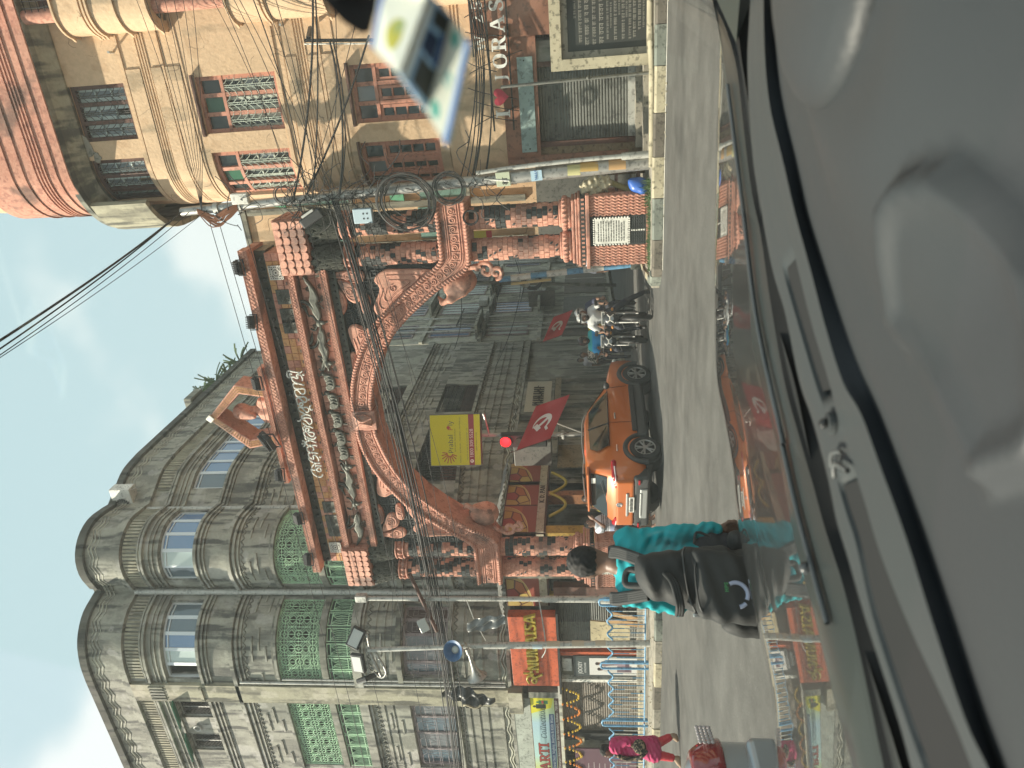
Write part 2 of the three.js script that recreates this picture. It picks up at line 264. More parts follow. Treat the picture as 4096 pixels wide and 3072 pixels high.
// ------------------------------------------------------------------ ground, pavements, kerbs
struct('road', rot(new THREE.PlaneGeometry(260, 260), -Math.PI / 2), M.asphalt);
function kerbRun(st, pts, mats, h = 0.17) {   // kerb stones one by one along a plan path
  const F = pathFrames(pts), L = F[F.length - 1].s; let s = 0, i = 0;
  while (s < L - 0.1) { const l = Math.min(rr(0.62, 0.85), L - s), hh = h + rr(-0.015, 0.012), c = cut(pts, s + 0.006, s + l - 0.006), n = rr(-0.012, 0.012);
    const b = 0.03; mesh('kerb_stone', sweep(c, [[-0.05, -0.16], [-0.05, n], [hh - b, n], [hh, n - b], [hh, -0.16]], true), mats[i % mats.length], st, W); s += l; i++; }
}
const pvL = struct('pavement', ext([[-60, 12.05 + 0.16], [-11.6, 12.05 + 0.16], [-11.0, 12.6], [-10.9, 13.4], [-11.2, 20], [-11.4, 60], [-60, 60]].map((p) => [p[0], p[1]]), 0.16, 0).rotateX(-Math.PI / 2), M.concrete);
kerbRun(pvL, [[-40, -12.05], [-11.6, -12.05], [-11.0, -12.45], [-10.75, -13.2], [-10.95, -18], [-11.1, -30]], [M.concretePale, M.concrete, M.kerbBlue, M.concretePale, M.concrete, M.kerbDark]);
const pvR = struct('pavement', ext([[30, 13.5], [-4.0, 13.5], [-4.45, 13.9], [-4.5, 15], [-4.4, 17], [-4.4, 60], [30, 60]], 0.15, 0).rotateX(-Math.PI / 2), M.concrete);
kerbRun(pvR, [[-4.55, -30], [-4.6, -15.2], [-4.35, -13.7], [-3.9, -13.32], [20, -13.32]], [M.kerbBlue, M.concretePale, M.kerbDark, M.concretePale, M.kerbBlue, M.kerbDark], 0.2);
struct('road_edge_line', bx(-3.9, 20, 0.004, 0.008, -13.29, -13.235), flat(0.62, 0.6, 0.54, 0.9));
// ------------------------------------------------------------------ the stained grey corner building on the left, with its rounded bays
const arcPts = (ps, n = 9) => new THREE.CatmullRomCurve3(ps.map((p) => new THREE.Vector3(p[0], 0, p[1])), false, 'catmullrom', 0.5).getPoints(n).map((p) => [p.x, p.z]);
const LP = [[-34, -15.5], ...arcPts([[-17.3, -15.5], [-16.6, -15.56], [-15.9, -15.8], [-15.38, -16.3], [-15.18, -16.9]], 14), [-15.12, -17.15], [-14.86, -17.12],
  ...arcPts([[-14.74, -17.0], [-14.1, -16.83], [-13.5, -16.93], [-13.05, -17.32], [-12.85, -17.9], [-12.93, -18.6]], 14), [-13.0, -18.9], [-12.86, -19.15],
  ...arcPts([[-12.72, -19.4], [-12.36, -20.1], [-12.25, -21.0]], 8), [-12.25, -31]];
const LF = pathFrames(LP);
const sOf = (x, z) => { let best = 1e9, bs = 0; for (let i = 1; i < LF.length; i++) { const a = LF[i - 1], b = LF[i], dx = b.x - a.x, dz = b.z - a.z, l2 = dx * dx + dz * dz, t = clamp(((x - a.x) * dx + (z - a.z) * dz) / l2), d = Math.hypot(x - a.x - dx * t, z - a.z - dz * t); if (d < best) { best = d; bs = mix(a.s, b.s, t); } } return bs; };
const sA0 = sOf(-17.3, -15.5), sA1 = sOf(-15.18, -16.9), sB0 = sOf(-14.74, -17), sB1 = sOf(-12.93, -18.6), sC0 = sOf(-12.72, -19.4), sC1 = sOf(-12.25, -21), sEnd = LF[LF.length - 1].s;
const LB = thing('corner_building', 'stained grey four storey corner building with rounded window bays and green grilles', 'building', [-16, 0.15, -17]);
function wallZone(h0, h1, holes, mat = M.plaster, nm = 'wall') { let s = 0; const g = []; for (const [a, b] of [...holes, [sEnd, sEnd]]) { if (a - s > 0.02) g.push(band(cut(LP, s, a), h0, h1, -0.3, 0)); s = b; } parts(nm, g, mat, LB); }
const run = (h0, h1, n, n0 = -0.02) => band(cut(LP, 0, sEnd), h0, h1, n0, n);
const hl = (a, b) => [sOf(a, -15.5), sOf(b, -15.5)];
const topHoles = [hl(-20.5, -19.75), hl(-18.95, -18.15), [sA0 + 0.08, sA1 - 0.12], [sB0 + 0.3, sB1 - 0.05], [sC0 + 0.1, sC1 + 6.4]];
const midHoles = [hl(-21.1, -18.12), [sA0 + 0.06, sA1 - 0.02], [sB0 + 0.05, sB1 - 0.05], [sC0 + 0.25, sC1 + 2.2], [sC1 + 2.9, sC1 + 5.4]];
const lowHoles = [hl(-21.1, -18.15), [sA0 + 0.25, sA1 - 0.2], [sB0 + 0.3, sB1 - 0.2], [sC0 + 0.25, sC1 + 2.2], [sC1 + 2.9, sC1 + 5.4]];
wallZone(4.08, 5.9, []); wallZone(5.9, 7.32, lowHoles); wallZone(7.32, 8.88, []); wallZone(8.88, 11.3, midHoles); wallZone(11.3, 13.86, []); wallZone(13.86, 15.05, topHoles); wallZone(15.05, 17.6, []);
// ground floor piers behind the shop fronts
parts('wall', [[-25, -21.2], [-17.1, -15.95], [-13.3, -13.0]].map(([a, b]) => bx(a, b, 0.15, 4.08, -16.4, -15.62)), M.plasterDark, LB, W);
parts('wall', [bx(-34, -12.3, 0.15, 4.08, -19.2, -18.9), bx(-12.5, -12.3, 0.15, 4.08, -31, -18.9)], M.plaster, LB, W);
parts('floor_slab', [4.09, 8.7, 11.4, 13.5, 17.3].map((h) => ext([[-34, 15.8], [-17.3, 15.8], [-15.4, 17.2], [-13.3, 17.2], [-13.2, 19.2], [-12.6, 21], [-12.6, 27], [-34, 27]], 0.14).rotateX(-Math.PI / 2).translate(0, h - 0.14, 0)), M.room, LB, W);
parts('interior_wall', [bx(-34, -14, 4.1, 8.5, -18.6, -18.5), bx(-34, -14, 13.6, 17.2, -18.6, -18.5), bx(-14.1, -14, 4.1, 17.2, -27, -18.6)], M.room, LB, W);
parts('balcony_wall', [bx(-21.6, -13.8, 8.72, 11.38, -18.4, -18.3), bx(-17.75, -17.65, 8.72, 11.38, -18.3, -15.85), bx(-14.98, -14.9, 8.72, 11.38, -18.3, -17.2)], M.mintWall, LB, W);
// mouldings
mesh('parapet_coping', run(17.55, 17.8, 0.12, -0.3), std({ map: T.plaster, color: col(0.3, 0.3, 0.29), roughness: 0.95 }), LB, W);
parts('cornice', [run(16.42, 16.56, 0.09), run(16.3, 16.4, 0.14), run(15.74, 15.8, 0.05), run(15.58, 15.66, 0.11), run(15.4, 15.45, 0.04), run(15.26, 15.3, 0.05), run(15.06, 15.12, 0.06)], M.plaster, LB, W);
parts('sill_moulding', [run(13.78, 13.87, 0.12), run(13.66, 13.73, 0.08), run(13.55, 13.6, 0.05), run(12.66, 12.78, 0.14), run(12.52, 12.6, 0.09), run(12.4, 12.46, 0.05), run(11.28, 11.36, 0.07)], M.plaster, LB, W);
parts('balcony_ledge', [run(8.6, 8.88, 0.13), run(8.5, 8.56, 0.07), run(8.12, 8.16, 0.03), run(7.84, 7.88, 0.03)], M.plaster, LB, W);
parts('string_course', [run(5.76, 5.88, 0.1), run(5.4, 5.45, 0.03), run(5.12, 5.17, 0.03), run(4.84, 4.89, 0.035), run(4.36, 4.42, 0.05), run(4.02, 4.12, 0.09, -0.3)], M.plaster, LB, W);
parts('drip_hood', [[sA0 + 0.02, sA1 - 0.05], [sB0, sB1]].flatMap(([a, b]) => [band(cut(LP, a, b), 7.34, 7.5, -0.02, 0.1), band(cut(LP, a, b), 11.3, 11.42, -0.02, 0.06)]), M.plasterDark, LB, W);
const inc = [];   // short raised dashes on the spandrels
for (let s = sOf(-21, -15.5); s < sEnd - 1.4; s += 1.5) for (const [h, o, w] of [[12.05, 0, 0.8], [11.82, 0.35, 0.7], [11.6, 0, 0.5], [7.95, 0.2, 0.7], [7.62, 0, 0.6]]) inc.push(band(cut(LP, s + o, s + o + w), h, h + 0.05, -0.02, 0.035));
mesh('raised_line', inc, M.plaster, LB, WS);
function zig(h, amp, step, r, n, s0 = 0, s1 = sEnd) { const p = []; let k = 0; for (let s = s0; s <= s1; s += step, k++) { const q = place(new THREE.BufferGeometry().setFromPoints([new THREE.Vector3(0, 0, 0)]), LP, s, h + (k % 2 ? amp : -amp), n).attributes.position; p.push([q.getX(0), q.getY(0), q.getZ(0)]); } const g = []; for (let i = 1; i < p.length; i++) g.push(rod(p[i - 1], p[i], r, 5)); return g; }
mesh('zigzag_trim', [zig(17.4, 0.06, 0.3, 0.022, 0.01, 10), zig(17.29, 0.06, 0.3, 0.03, 0.005, 10), zig(17.16, 0.06, 0.3, 0.018, 0.005, 10)], M.plasterPale, LB, WS);
mesh('zigzag_trim', [zig(12.32, 0.045, 0.1, 0.022, 0.01, 12), zig(8.36, 0.06, 0.1, 0.024, 0.01, 12), zig(5.66, 0.05, 0.1, 0.022, 0.01, 12)], M.plasterDark, LB, WS);
const wav = (h) => { const p = []; for (let s = 11; s < sEnd - 4; s += 0.13) { const q = place(new THREE.BufferGeometry().setFromPoints([new THREE.Vector3()]), LP, s, h + 0.045 * Math.sin(s * 9), 0.025).attributes.position; p.push([q.getX(0), q.getY(0), q.getZ(0)]); } return tube(p, 0.028, p.length * 2, 5); };
mesh('wavy_trim', [wav(4.24), wav(4.16)], M.plasterPale, LB, WS);
const fl = []; for (const [a, b] of [[sA0 + 0.1, sA1], [sB0, sB1], [sC0, sC1 + 5.5], [sOf(-25, -15.5), sOf(-18.2, -15.5)]]) for (let s = a + 0.05; s < b; s += 0.115) fl.push(place(box(0.065, 0.46, 0.07), LP, s, 16.02, 0.02));
mesh('fluted_frieze', fl, M.plasterWarm, LB, WS);
parts('pilaster', [bx(-18.07, -17.36, 4.0, 16.3, -15.6, -15.36), bx(-18.0, -17.43, 13.9, 14.0, -15.4, -15.3), bx(-18.16, -17.28, 3.7, 4.12, -15.7, -15.2)], M.plasterWarm, LB, W);
const fl2 = []; for (let i = 0; i < 5; i++) fl2.push(box(0.06, 0.5, 0.06, -17.96 + i * 0.125, 15.45, -15.35)); parts('fluted_panel', fl2, M.plasterDark, LB, W);
parts('drain_pipe', [rod([-17.25, 4.2, -15.42], [-17.25, 12.6, -15.42], 0.045), rod([-17.12, 4.2, -15.44], [-17.12, 11.2, -15.44], 0.03), rod([-14.98, 4.1, -16.98], [-14.98, 16.3, -16.98], 0.1, 9), rod([-12.98, 4.1, -18.72], [-12.98, 16.3, -18.72], 0.09, 9)], M.galv, LB, W);
// top-floor windows: aluminium frames and panes round each bay
function bayWindow(a, b, n, h0, h1, frameMat, panes, open = -1) {
  const w = new THREE.Group(); w.name = 'window'; LB.add(w); const st = (b - a) / n, f = [];
  f.push(band(cut(LP, a, b), h0, h0 + 0.06, -0.16, -0.08), band(cut(LP, a, b), h1 - 0.06, h1, -0.16, -0.08));
  for (let i = 0; i <= n; i++) f.push(place(box(i === 0 || i === n ? 0.06 : 0.11, h1 - h0 - 0.12, 0.08), LP, clamp(a + i * st, a + 0.03, b - 0.03), (h0 + h1) / 2, -0.11));
  mesh('window_frame', f, frameMat, w, W);
  for (let i = 0; i < n; i++) { if (i === open) continue; const pw = st - 0.11, p = place(box(pw, h1 - h0 - 0.12, 0.012), LP, a + (i + 0.5) * st, (h0 + h1) / 2, -0.12); mesh('pane', p, panes[i % panes.length], w, W); const fr = [place(box(pw, 0.03, 0.03), LP, a + (i + 0.5) * st, h1 - 0.16, -0.1), place(box(pw, 0.03, 0.03), LP, a + (i + 0.5) * st, h0 + 0.08, -0.1)]; mesh('sash', fr, frameMat, w, W); }
}
bayWindow(...topHoles[2], 5, 13.87, 15.04, M.alu, [M.frost, M.frost, M.skyTintGlass, M.glass, M.glass], 0);
bayWindow(...topHoles[3], 5, 13.87, 15.04, M.alu, [M.glass, M.frost, M.skyTintGlass, M.skyTintGlass, M.skyTintGlass]);
bayWindow(...topHoles[4], 12, 13.87, 15.04, M.alu, [M.glass, M.skyTintGlass, M.skyTintGlass, M.skyTintGlass]);
for (const [a, b] of topHoles.slice(0, 2)) {   // mesh windows under propped green shutters
  const w = new THREE.Group(); w.name = 'window'; LB.add(w); const sm = (a + b) / 2, g = []; for (let i = 0; i < 17; i++) for (const q of [1, -1]) { const t = i / 16 * 1.9 - 0.95, x0 = clamp(t - 0.59, -0.37, 0.37), x1 = clamp(t + 0.59, -0.37, 0.37); if (x1 > x0) g.push(rod([q * x0, (x0 - t) * 1, 0], [q * x1, (x1 - t), 0], 0.007, 4)); }
  mesh('window_mesh', place(join(g), LP, sm, 14.46, -0.08), M.cableGrey, w, W);
  mesh('window_frame', [place(box(0.05, 1.16, 0.06), LP, a + 0.03, 14.46, -0.1), place(box(0.05, 1.16, 0.06), LP, b - 0.03, 14.46, -0.1), place(box(0.03, 1.16, 0.05), LP, sm, 14.46, -0.1), place(box(b - a, 0.05, 0.06), LP, sm, 15.0, -0.1)], M.galv, w, W);
  mesh('green_shutter', place(rot(box(b - a + 0.2, 0.42, 0.04, 0, -0.21, 0), -1.1), LP, sm, 15.12, 0.02), M.green, w, W);
}
mesh('exhaust_pipe', place(rot(new THREE.TorusGeometry(0.11, 0.03, 6, 16)), LP, sOf(-19.4, -15.5), 14.6, 0.06), M.galv, LB, W);
// second-floor balconies: mint grilles above, balustrade panels below
function grille(a, b, h0, h1, mat, parent) {   // circles and chevrons in square cells
  const g = [], cell = 0.44, nx = Math.max(2, Math.round((b - a) / cell)), ny = Math.max(2, Math.round((h1 - h0) / cell)), cw = (b - a) / nx, ch = (h1 - h0) / ny, r = 0.015, P = (u, v) => { const q = place(new THREE.BufferGeometry().setFromPoints([new THREE.Vector3()]), LP, clamp(a + u * cw, a, b), h0 + v * ch, -0.06).attributes.position; return [q.getX(0), q.getY(0), q.getZ(0)]; }, L = (u0, v0, u1, v1, k = r) => g.push(rod(P(u0, v0), P(u1, v1), k, 4));
  for (let i = 0; i <= nx; i++) L(i, 0, i, ny, i === 0 || i === nx ? 0.026 : r); for (let j = 0; j <= ny; j++) for (let i = 0; i < nx; i++) if (j === 0 || j === ny) L(i, j, i + 1, j, 0.018);
  for (let i = 0; i < nx; i++) for (let j = 0; j < ny; j++) {
    const cx = i + 0.5, cy = j + 0.5; for (let k = 0; k < 12; k++) { const t0 = k / 12 * 6.2832, t1 = (k + 1) / 12 * 6.2832; for (const R of [0.1, 0.28]) if (R > 0.2 || k % 2) L(cx + R * Math.cos(t0), cy + R * Math.sin(t0), cx + R * Math.cos(R > 0.2 ? t1 : t1 + 0.52), cy + R * Math.sin(R > 0.2 ? t1 : t1 + 0.52)); }
    for (const [sx, sy] of [[1, 0], [-1, 0], [0, 1], [0, -1]]) { L(cx + 0.1 * sx, cy + 0.1 * sy, cx + 0.5 * sx, cy + 0.5 * sy); } for (const [sx, sy] of [[1, 1], [-1, 1], [1, -1], [-1, -1]]) { L(cx + 0.2 * sx, cy + 0.2 * sy, cx + 0.5 * sx, cy + 0.5 * sy); L(cx + 0.27 * sx, cy + 0.1 * sy, cx + 0.5 * sx, cy + 0.32 * sy); L(cx + 0.1 * sx, cy + 0.27 * sy, cx + 0.32 * sx, cy + 0.5 * sy); }
  }
  return mesh('grille', g, mat, parent, WS);
}
function balustrade(a, b, h0, h1, mat) {
  const n = Math.max(2, Math.round((b - a) / 0.46)), st = (b - a) / n;
  for (let i = 0; i < n; i++) { const g = [], w = st - 0.07, h = h1 - h0; for (const x of [-w / 2, w / 2]) g.push(box(0.022, h, 0.03, x, 0, 0)); for (const y of [-h / 2 + 0.01, h / 2 - 0.01, h / 2 - 0.12, -h / 2 + 0.12]) g.push(box(w, 0.018, 0.026, 0, y, 0)); for (let k = 0; k < 6; k++) { const x = (k - 2.5) * w / 6.2; g.push(tube([[x, -h / 2 + 0.12, 0], [x * 0.8, -0.02, 0], [x * 0.95, 0.12, 0], [x * 0.2 + (k < 3 ? -w * 0.28 : w * 0.28), h / 2 - 0.12, 0]], 0.009, 6, 4)); if (k < 4) g.push(rod([(k - 1.5) * w / 4, -h / 2, 0], [(k - 1.5) * w / 4 + w / 9, -h / 2 + 0.12, 0], 0.008, 4), rod([(k - 1.5) * w / 4, -h / 2, 0], [(k - 1.5) * w / 4 - w / 9, -h / 2 + 0.12, 0], 0.008, 4)); } mesh('railing_panel', place(join(g), LP, a + (i + 0.5) * st, (h0 + h1) / 2, 0.0), mat, LB, W); }
}
midHoles.slice(0, 3).forEach(([a, b]) => { grille(a, b, 9.9, 11.28, M.mint, LB); balustrade(a, b, 8.9, 9.66, M.mint); mesh('balcony_beam', [band(cut(LP, a, b), 9.68, 9.88, -0.2, 0.08)], M.plasterDark, LB, W); mesh('balcony_panel', band(cut(LP, a, b), 8.9, 9.64, -0.12, -0.09), flat(0.03, 0.075, 0.05, 0.9), LB, W); });
// first-floor windows: mauve wood frames, panes, and grilles of stepped bars
function lowWindow(a, b, n, glass) {
  const w = new THREE.Group(); w.name = 'window'; LB.add(w); const st = (b - a) / n, f = [], g = [];
  f.push(band(cut(LP, a, b), 5.9, 5.97, -0.22, -0.14), band(cut(LP, a, b), 7.24, 7.32, -0.22, -0.14)); for (let i = 0; i <= n; i++) f.push(place(box(0.09, 1.28, 0.08), LP, clamp(a + i * st, a + 0.045, b - 0.045), 6.61, -0.18)); mesh('window_frame', f, M.mauve, w, W);
  for (let i = 0; i < n; i++) mesh('pane', place(box(st - 0.09, 1.27, 0.012), LP, a + (i + 0.5) * st, 6.605, -0.19), glass[i % glass.length], w, W);
  for (let i = 0; i < n; i++) { const c = (x, y) => { const q = place(new THREE.BufferGeometry().setFromPoints([new THREE.Vector3(0, 0, 0)]), LP, a + (i + 0.5 + x) * st, y, -0.05).attributes.position; return [q.getX(0), q.getY(0), q.getZ(0)]; }, L = (...q) => { for (let k = 1; k < q.length; k++) g.push(rod(c(...q[k - 1]), c(...q[k]), 0.008, 4)); };
    L([-0.5, 6.62], [0.5, 6.62]); L([-0.5, 6.56], [0.5, 6.56]); L([-0.5, 5.98], [-0.5, 7.24]); for (const s of [-1, 1]) { L([s * 0.42, 6.8], [s * 0.42, 7.0], [s * 0.25, 7.18], [-s * 0.1, 7.18]); L([s * 0.3, 6.62], [s * 0.3, 7.0], [0, 7.0], [0, 6.86], [-s * 0.2, 6.86]); L([s * 0.42, 6.4], [s * 0.42, 6.2], [s * 0.25, 6.04], [-s * 0.1, 6.04]); L([s * 0.3, 6.56], [s * 0.3, 6.2], [0, 6.2], [0, 6.34], [-s * 0.2, 6.34]); L([s * 0.12, 6.62], [s * 0.12, 6.78]); } }
  mesh('window_grille', g, M.mauve, w, WS);
}
const maroonPane = flat(0.055, 0.03, 0.03, 0.35), greyPane = flat(0.20, 0.21, 0.22, 0.2);
lowWindow(...lowHoles[1], 5, [M.glass, greyPane, greyPane, maroonPane, maroonPane]); lowWindow(...lowHoles[2], 4, [maroonPane]); lowWindow(...lowHoles[0], 4, [M.glass, greyPane, M.glass, greyPane]);
// the wing along the side street: dark lattice balconies
for (const k of [3, 4]) { const [a, b] = midHoles[k]; for (const [h0, h1] of [[5.9, 7.3], [8.9, 11.28]]) { mesh('lattice_screen', [band(cut(LP, a, b), h0, h0 + 0.55, -0.16, -0.12), ...[0.15, 0.3, 0.45].map((q) => band(cut(LP, a, b), h0 + q, h0 + q + 0.03, -0.12, -0.08))], M.woodDark, LB, W); const g = []; for (let s = a + 0.08; s < b; s += 0.11) g.push(place(box(0.02, h1 - h0, 0.02), LP, s, (h0 + h1) / 2, -0.07)); for (let h = h0 + 0.65; h < h1; h += 0.2) g.push(band(cut(LP, a, b), h, h + 0.02, -0.08, -0.06)); mesh('window_grille', g, M.dark, LB, WS); } }
// ------------------------------------------------------------------ terracotta gateway across the side street
const GX = -7.62, GZ = -14.6;
const gate = thing('terracotta_gateway', 'tall terracotta gateway with relief friezes spanning the side street', 'gateway', [GX, 0.15, -15.3]);
const sides = [[-3.42, 1], [-12.0, -1]];
function spiral(cx, cy, r, dir, z, th = 0.016, turns = 1.6, a0 = 0) { const p = []; for (let i = 0; i <= 16; i++) { const t = i / 16, a = a0 + dir * t * turns * 6.283, q = r * (1 - 0.82 * t); p.push([cx + q * Math.cos(a), cy + q * Math.sin(a), z]); } return tube(p, th, 30, 5); }
// relief strip of pyramids on pink clay; darker raised bars paint the groove shade
function diamondStrip(x0, x1, y0, y1, z, parent = gate, u = 0.15) {
  const h = y1 - y0, n = Math.round((x1 - x0) / u), w = (x1 - x0) / n, g = [], k = []; mesh('pattern_strip', bx(x0, x1, y0, y1, z - 0.3, z), M.terraPink, parent, W);
  const L = (ax, ay, bx2, by) => k.push(rod([ax, ay, z], [bx2, by, z], 0.0075, 4));
  for (let i = 0; i < n; i++) { const a = x0 + i * w, b = a + w, c = a + w / 2, m = (y0 + y1) / 2; L(a, y0, b, y1); L(a, y1, b, y0); L(a, m, c, y1); L(c, y1, b, m); L(b, m, c, y0); L(c, y0, a, m); g.push(tr(new THREE.ConeGeometry(1, 0.03, 4).rotateX(Math.PI / 2).scale(w * 0.16, h * 0.16, 1), c, m, z + 0.014)); k.push(ball(0.016, a + 0.01, m, z, 1, 1, 0.5, 5)); }
  for (const y of [y0 + 0.008, y1 - 0.008]) k.push(box(x1 - x0, 0.012, 0.02, (x0 + x1) / 2, y, z));
  mesh('strip_relief', g, M.terraPink, parent, WS); mesh('groove_shade_bar', k, M.terraDark, parent, WS);
}
function tileRun(x0, x1, y0, y1, z, rows, cols, mats) { const w = (x1 - x0) / cols, h = (y1 - y0) / rows; mesh('frieze_core', bx(x0, x1, y0, y1, z - 0.55, z - 0.02), M.terraDark, gate, W); for (let r = 0; r < rows; r++) for (let c = 0; c < cols; c++) mesh('tile', rbx(w - 0.012, h - 0.012, 0.03, 0.006, x0 + (c + 0.5) * w, y0 + (r + 0.5) * h, z - 0.012 + rr(-0.006, 0.006), 1), mats[Math.floor(rnd() * mats.length)], gate, W); }
for (const [px, sg] of sides) {
  const x0 = px - 0.72, x1 = px + 0.72, zf = GZ, zb = GZ - 0.8;
  mesh('pedestal', [bx(x0, x1, 0.12, 1.36, zb, zf - 0.03)], M.terra, gate, W);
  parts('pedestal_cap', [rbx(1.52, 0.08, 0.9, 0.02, px, 1.38, GZ - 0.4), bx(x0 - 0.02, x1 + 0.02, 0.12, 0.2, zb, zf + 0.01)], M.terra, gate, W);
  for (const [a, b] of [[x0, x0 + 0.42], [x1 - 0.42, x1]]) for (let k = 0; k < 7; k++) { const p = [], xx = mix(a, b, (k + 0.5) / 7); for (let y = 0.22; y <= 1.34; y += 0.035) p.push([xx + 0.017 * Math.sin(y * 52), y, zf - 0.028]); mesh('wavy_tile', tube(p, 0.028, 64, 5).scale(1, 1, 1), M.terra, gate, W); }
  for (const s of [x0, x1]) { const g = []; for (let k = 0; k < 8; k++) { const p = [], zz = zf - 0.08 - k * 0.09; for (let y = 0.22; y <= 1.34; y += 0.07) p.push([s + 0.005, y, zz + 0.017 * Math.sin(y * 52)]); g.push(tube(p, 0.026, 40, 4)); } mesh('side_relief', g, M.terra, gate, WS); }
  mesh('plaque_panel', bx(px - 0.3, px + 0.3, 0.2, 1.34, zf - 0.06, zf - 0.012), M.blackClay, gate, W);
  { const g = []; for (let y = 0.24; y < 1.32; y += 0.045) for (let k = 0; k < 9; k++) g.push(rod([px - 0.28 + k * 0.062, y, zf - 0.01], [px - 0.25 + k * 0.062, y + 0.02, zf - 0.01], 0.009, 4), rod([px - 0.25 + k * 0.062, y + 0.02, zf - 0.01], [px - 0.22 + k * 0.062, y, zf - 0.01], 0.009, 4)); mesh('panel_relief', g, M.blackClay, gate, WS); }
  const pq = mesh('plaque', rbx(0.52, 0.68, 0.03, 0.004, px, 0.9, zf - 0.002), M.whitePaint, gate, W);
  { const g = []; for (let i = 0; i < 12; i++) for (const s of [-1, 1]) { g.push(ball(0.02, px - 0.25 + i * 0.045, 0.9 + s * 0.36, zf + 0.012, 1, 1, 0.5, 6)); g.push(ball(0.02, px + s * 0.275, 0.9 - 0.33 + i * 0.06, zf + 0.012, 1, 1, 0.5, 6)); } for (let y = 0.24; y < 0.52; y += 0.05) g.push(ball(0.022, px, y, zf, 1, 1, 0.5, 6)); mesh('bead_border', g, M.whitePaint, gate, WS); }
  { const g = []; for (let r = 0; r < 11; r++) { let x = px - 0.21; while (x < px + 0.2) { const w = rr(0.02, 0.07); if (x + w < px + 0.22) g.push(box(w, 0.018, 0.006, x + w / 2, 1.17 - r * 0.052, zf + 0.014)); x += w + 0.014; } } mesh('lettering', g, flat(0.1, 0.1, 0.09), pq, WS); }
  // mouldings under the columns
  mesh('dentil_band', [rbx(1.4, 0.1, 0.78, 0.01, px, 1.48, GZ - 0.4)], M.blackClay, gate, W);
  { const g = []; for (let i = 0; i < 16; i++) g.push(box(0.04, 0.06, 0.03, px - 0.66 + i * 0.088, 1.48, GZ - 0.02), box(0.03, 0.06, 0.04, px + sg * -0.71, 1.48, GZ - 0.06 - (i % 8) * 0.085)); mesh('dentil', g, M.terra, gate, WS); }
  parts('base_moulding', [rbx(1.42, 0.05, 0.8, 0.02, px, 1.555, GZ - 0.4), rbx(1.36, 0.05, 0.74, 0.02, px, 1.61, GZ - 0.4), rbx(1.32, 0.06, 0.7, 0.02, px, 1.68, GZ - 0.4)], M.terra, gate, W);
  for (const [dx, dz] of [[-0.34, -0.36], [0.34, -0.36]]) {
    const cx = px + dx, cz = GZ + dz, front = dz > -0.5, R = 0.245;
    const c = new THREE.Group(); c.name = 'column'; c.position.set(cx - GX, 0, cz + 15.3); gate.add(c);
    const ring = (r, t, y, sy = 1) => tr(new THREE.TorusGeometry(r, t, 8, 24).rotateX(Math.PI / 2).scale(1, sy, 1), 0, y - 0.15, 0);
    mesh('column_base', [ring(R + 0.03, 0.05, 1.76), ring(R + 0.03, 0.07, 1.85, 1.1), ring(R + 0.01, 0.03, 1.94)], M.terra, c);
    { const g = []; for (let i = 0; i < 22; i++) { const a = i / 22 * 6.283; g.push(ball(0.036, (R + 0.085) * Math.cos(a), 1.70, (R + 0.085) * Math.sin(a), 1, 1.6, 1, 6)); } mesh('base_leaf', g, M.terra, c, { kind: 'stuff' }); }
    mesh('shaft', [cyl(R - 0.015, R - 0.015, 4.7, 0, 1.78 - 0.0, 0, 20)], M.terraDark, c);
    const pk = [], dk = []; for (const [h0, h1] of [[1.98, 3.84], [4.5, 6.4]]) { const rows = 17, hh = (h1 - h0) / rows; for (let r = 0; r < rows; r++) for (let k = 0; k < 15; k++) { const a = (k + (r % 2) * 0.5) / 15 * 6.283; if (!front && Math.sin(a) < -0.3) continue; const up = h0 > 4, dkk = hash(k >> 1, r >> 1, Math.round(cx * 10)) < (up ? 0.36 : 0.2) || hash(k, r, Math.round(cx * 7 + h0)) < (up ? 0.16 : 0.09); const b = rbx(2 * 3.1416 * R / 15 - 0.008, hh - 0.008, 0.022, 0.004, 0, 0, R - 0.012 + rr(-0.003, 0.003), 1); rot(b, 0, Math.PI / 2 - a, 0); tr(b, 0, h0 + (r + 0.5) * hh - 0.15, 0); (dkk ? dk : pk).push(b); if (hash(k, r, 77) < 0.1) { const lf = ball(0.042, 0, 0, 0, 0.55, 1, 0.22, 6); rot(lf, 0, 0, 0.7); tr(lf, 0, 0, R + 0.006); rot(lf, 0, Math.PI / 2 - a, 0); dk.push(tr(lf, 0, h0 + (r + 0.5) * hh - 0.15, 0)); } } }
    mesh('mosaic_tile', pk, M.terraPink, c, { kind: 'stuff', label: 'pink clay mosaic tiles' }); mesh('mosaic_tile', dk, M.blackClay, c, { kind: 'stuff', label: 'black clay mosaic tiles' });
    // capital: beaded ring, then leaves opening to the block
    mesh('capital_ring', [ring(R + 0.03, 0.03, 6.42), ring(R + 0.04, 0.03, 6.62), cyl(R + 0.01, R + 0.03, 0.2, 0, 6.42 - 0.15, 0, 18)], M.terra, c);
    { const g = []; for (let i = 0; i < 12; i++) { const a = i / 12 * 6.283; g.push(ball(0.06, (R + 0.03) * Math.cos(a), 6.37, (R + 0.03) * Math.sin(a), 0.8, 1.1, 0.8, 7)); } mesh('ring_mask', g, M.terra, c, { kind: 'stuff' }); }
    mesh('capital', cyl(R, 0.36, 0.7, 0, 6.5, 0, 18), M.bronzeAndShade, c);
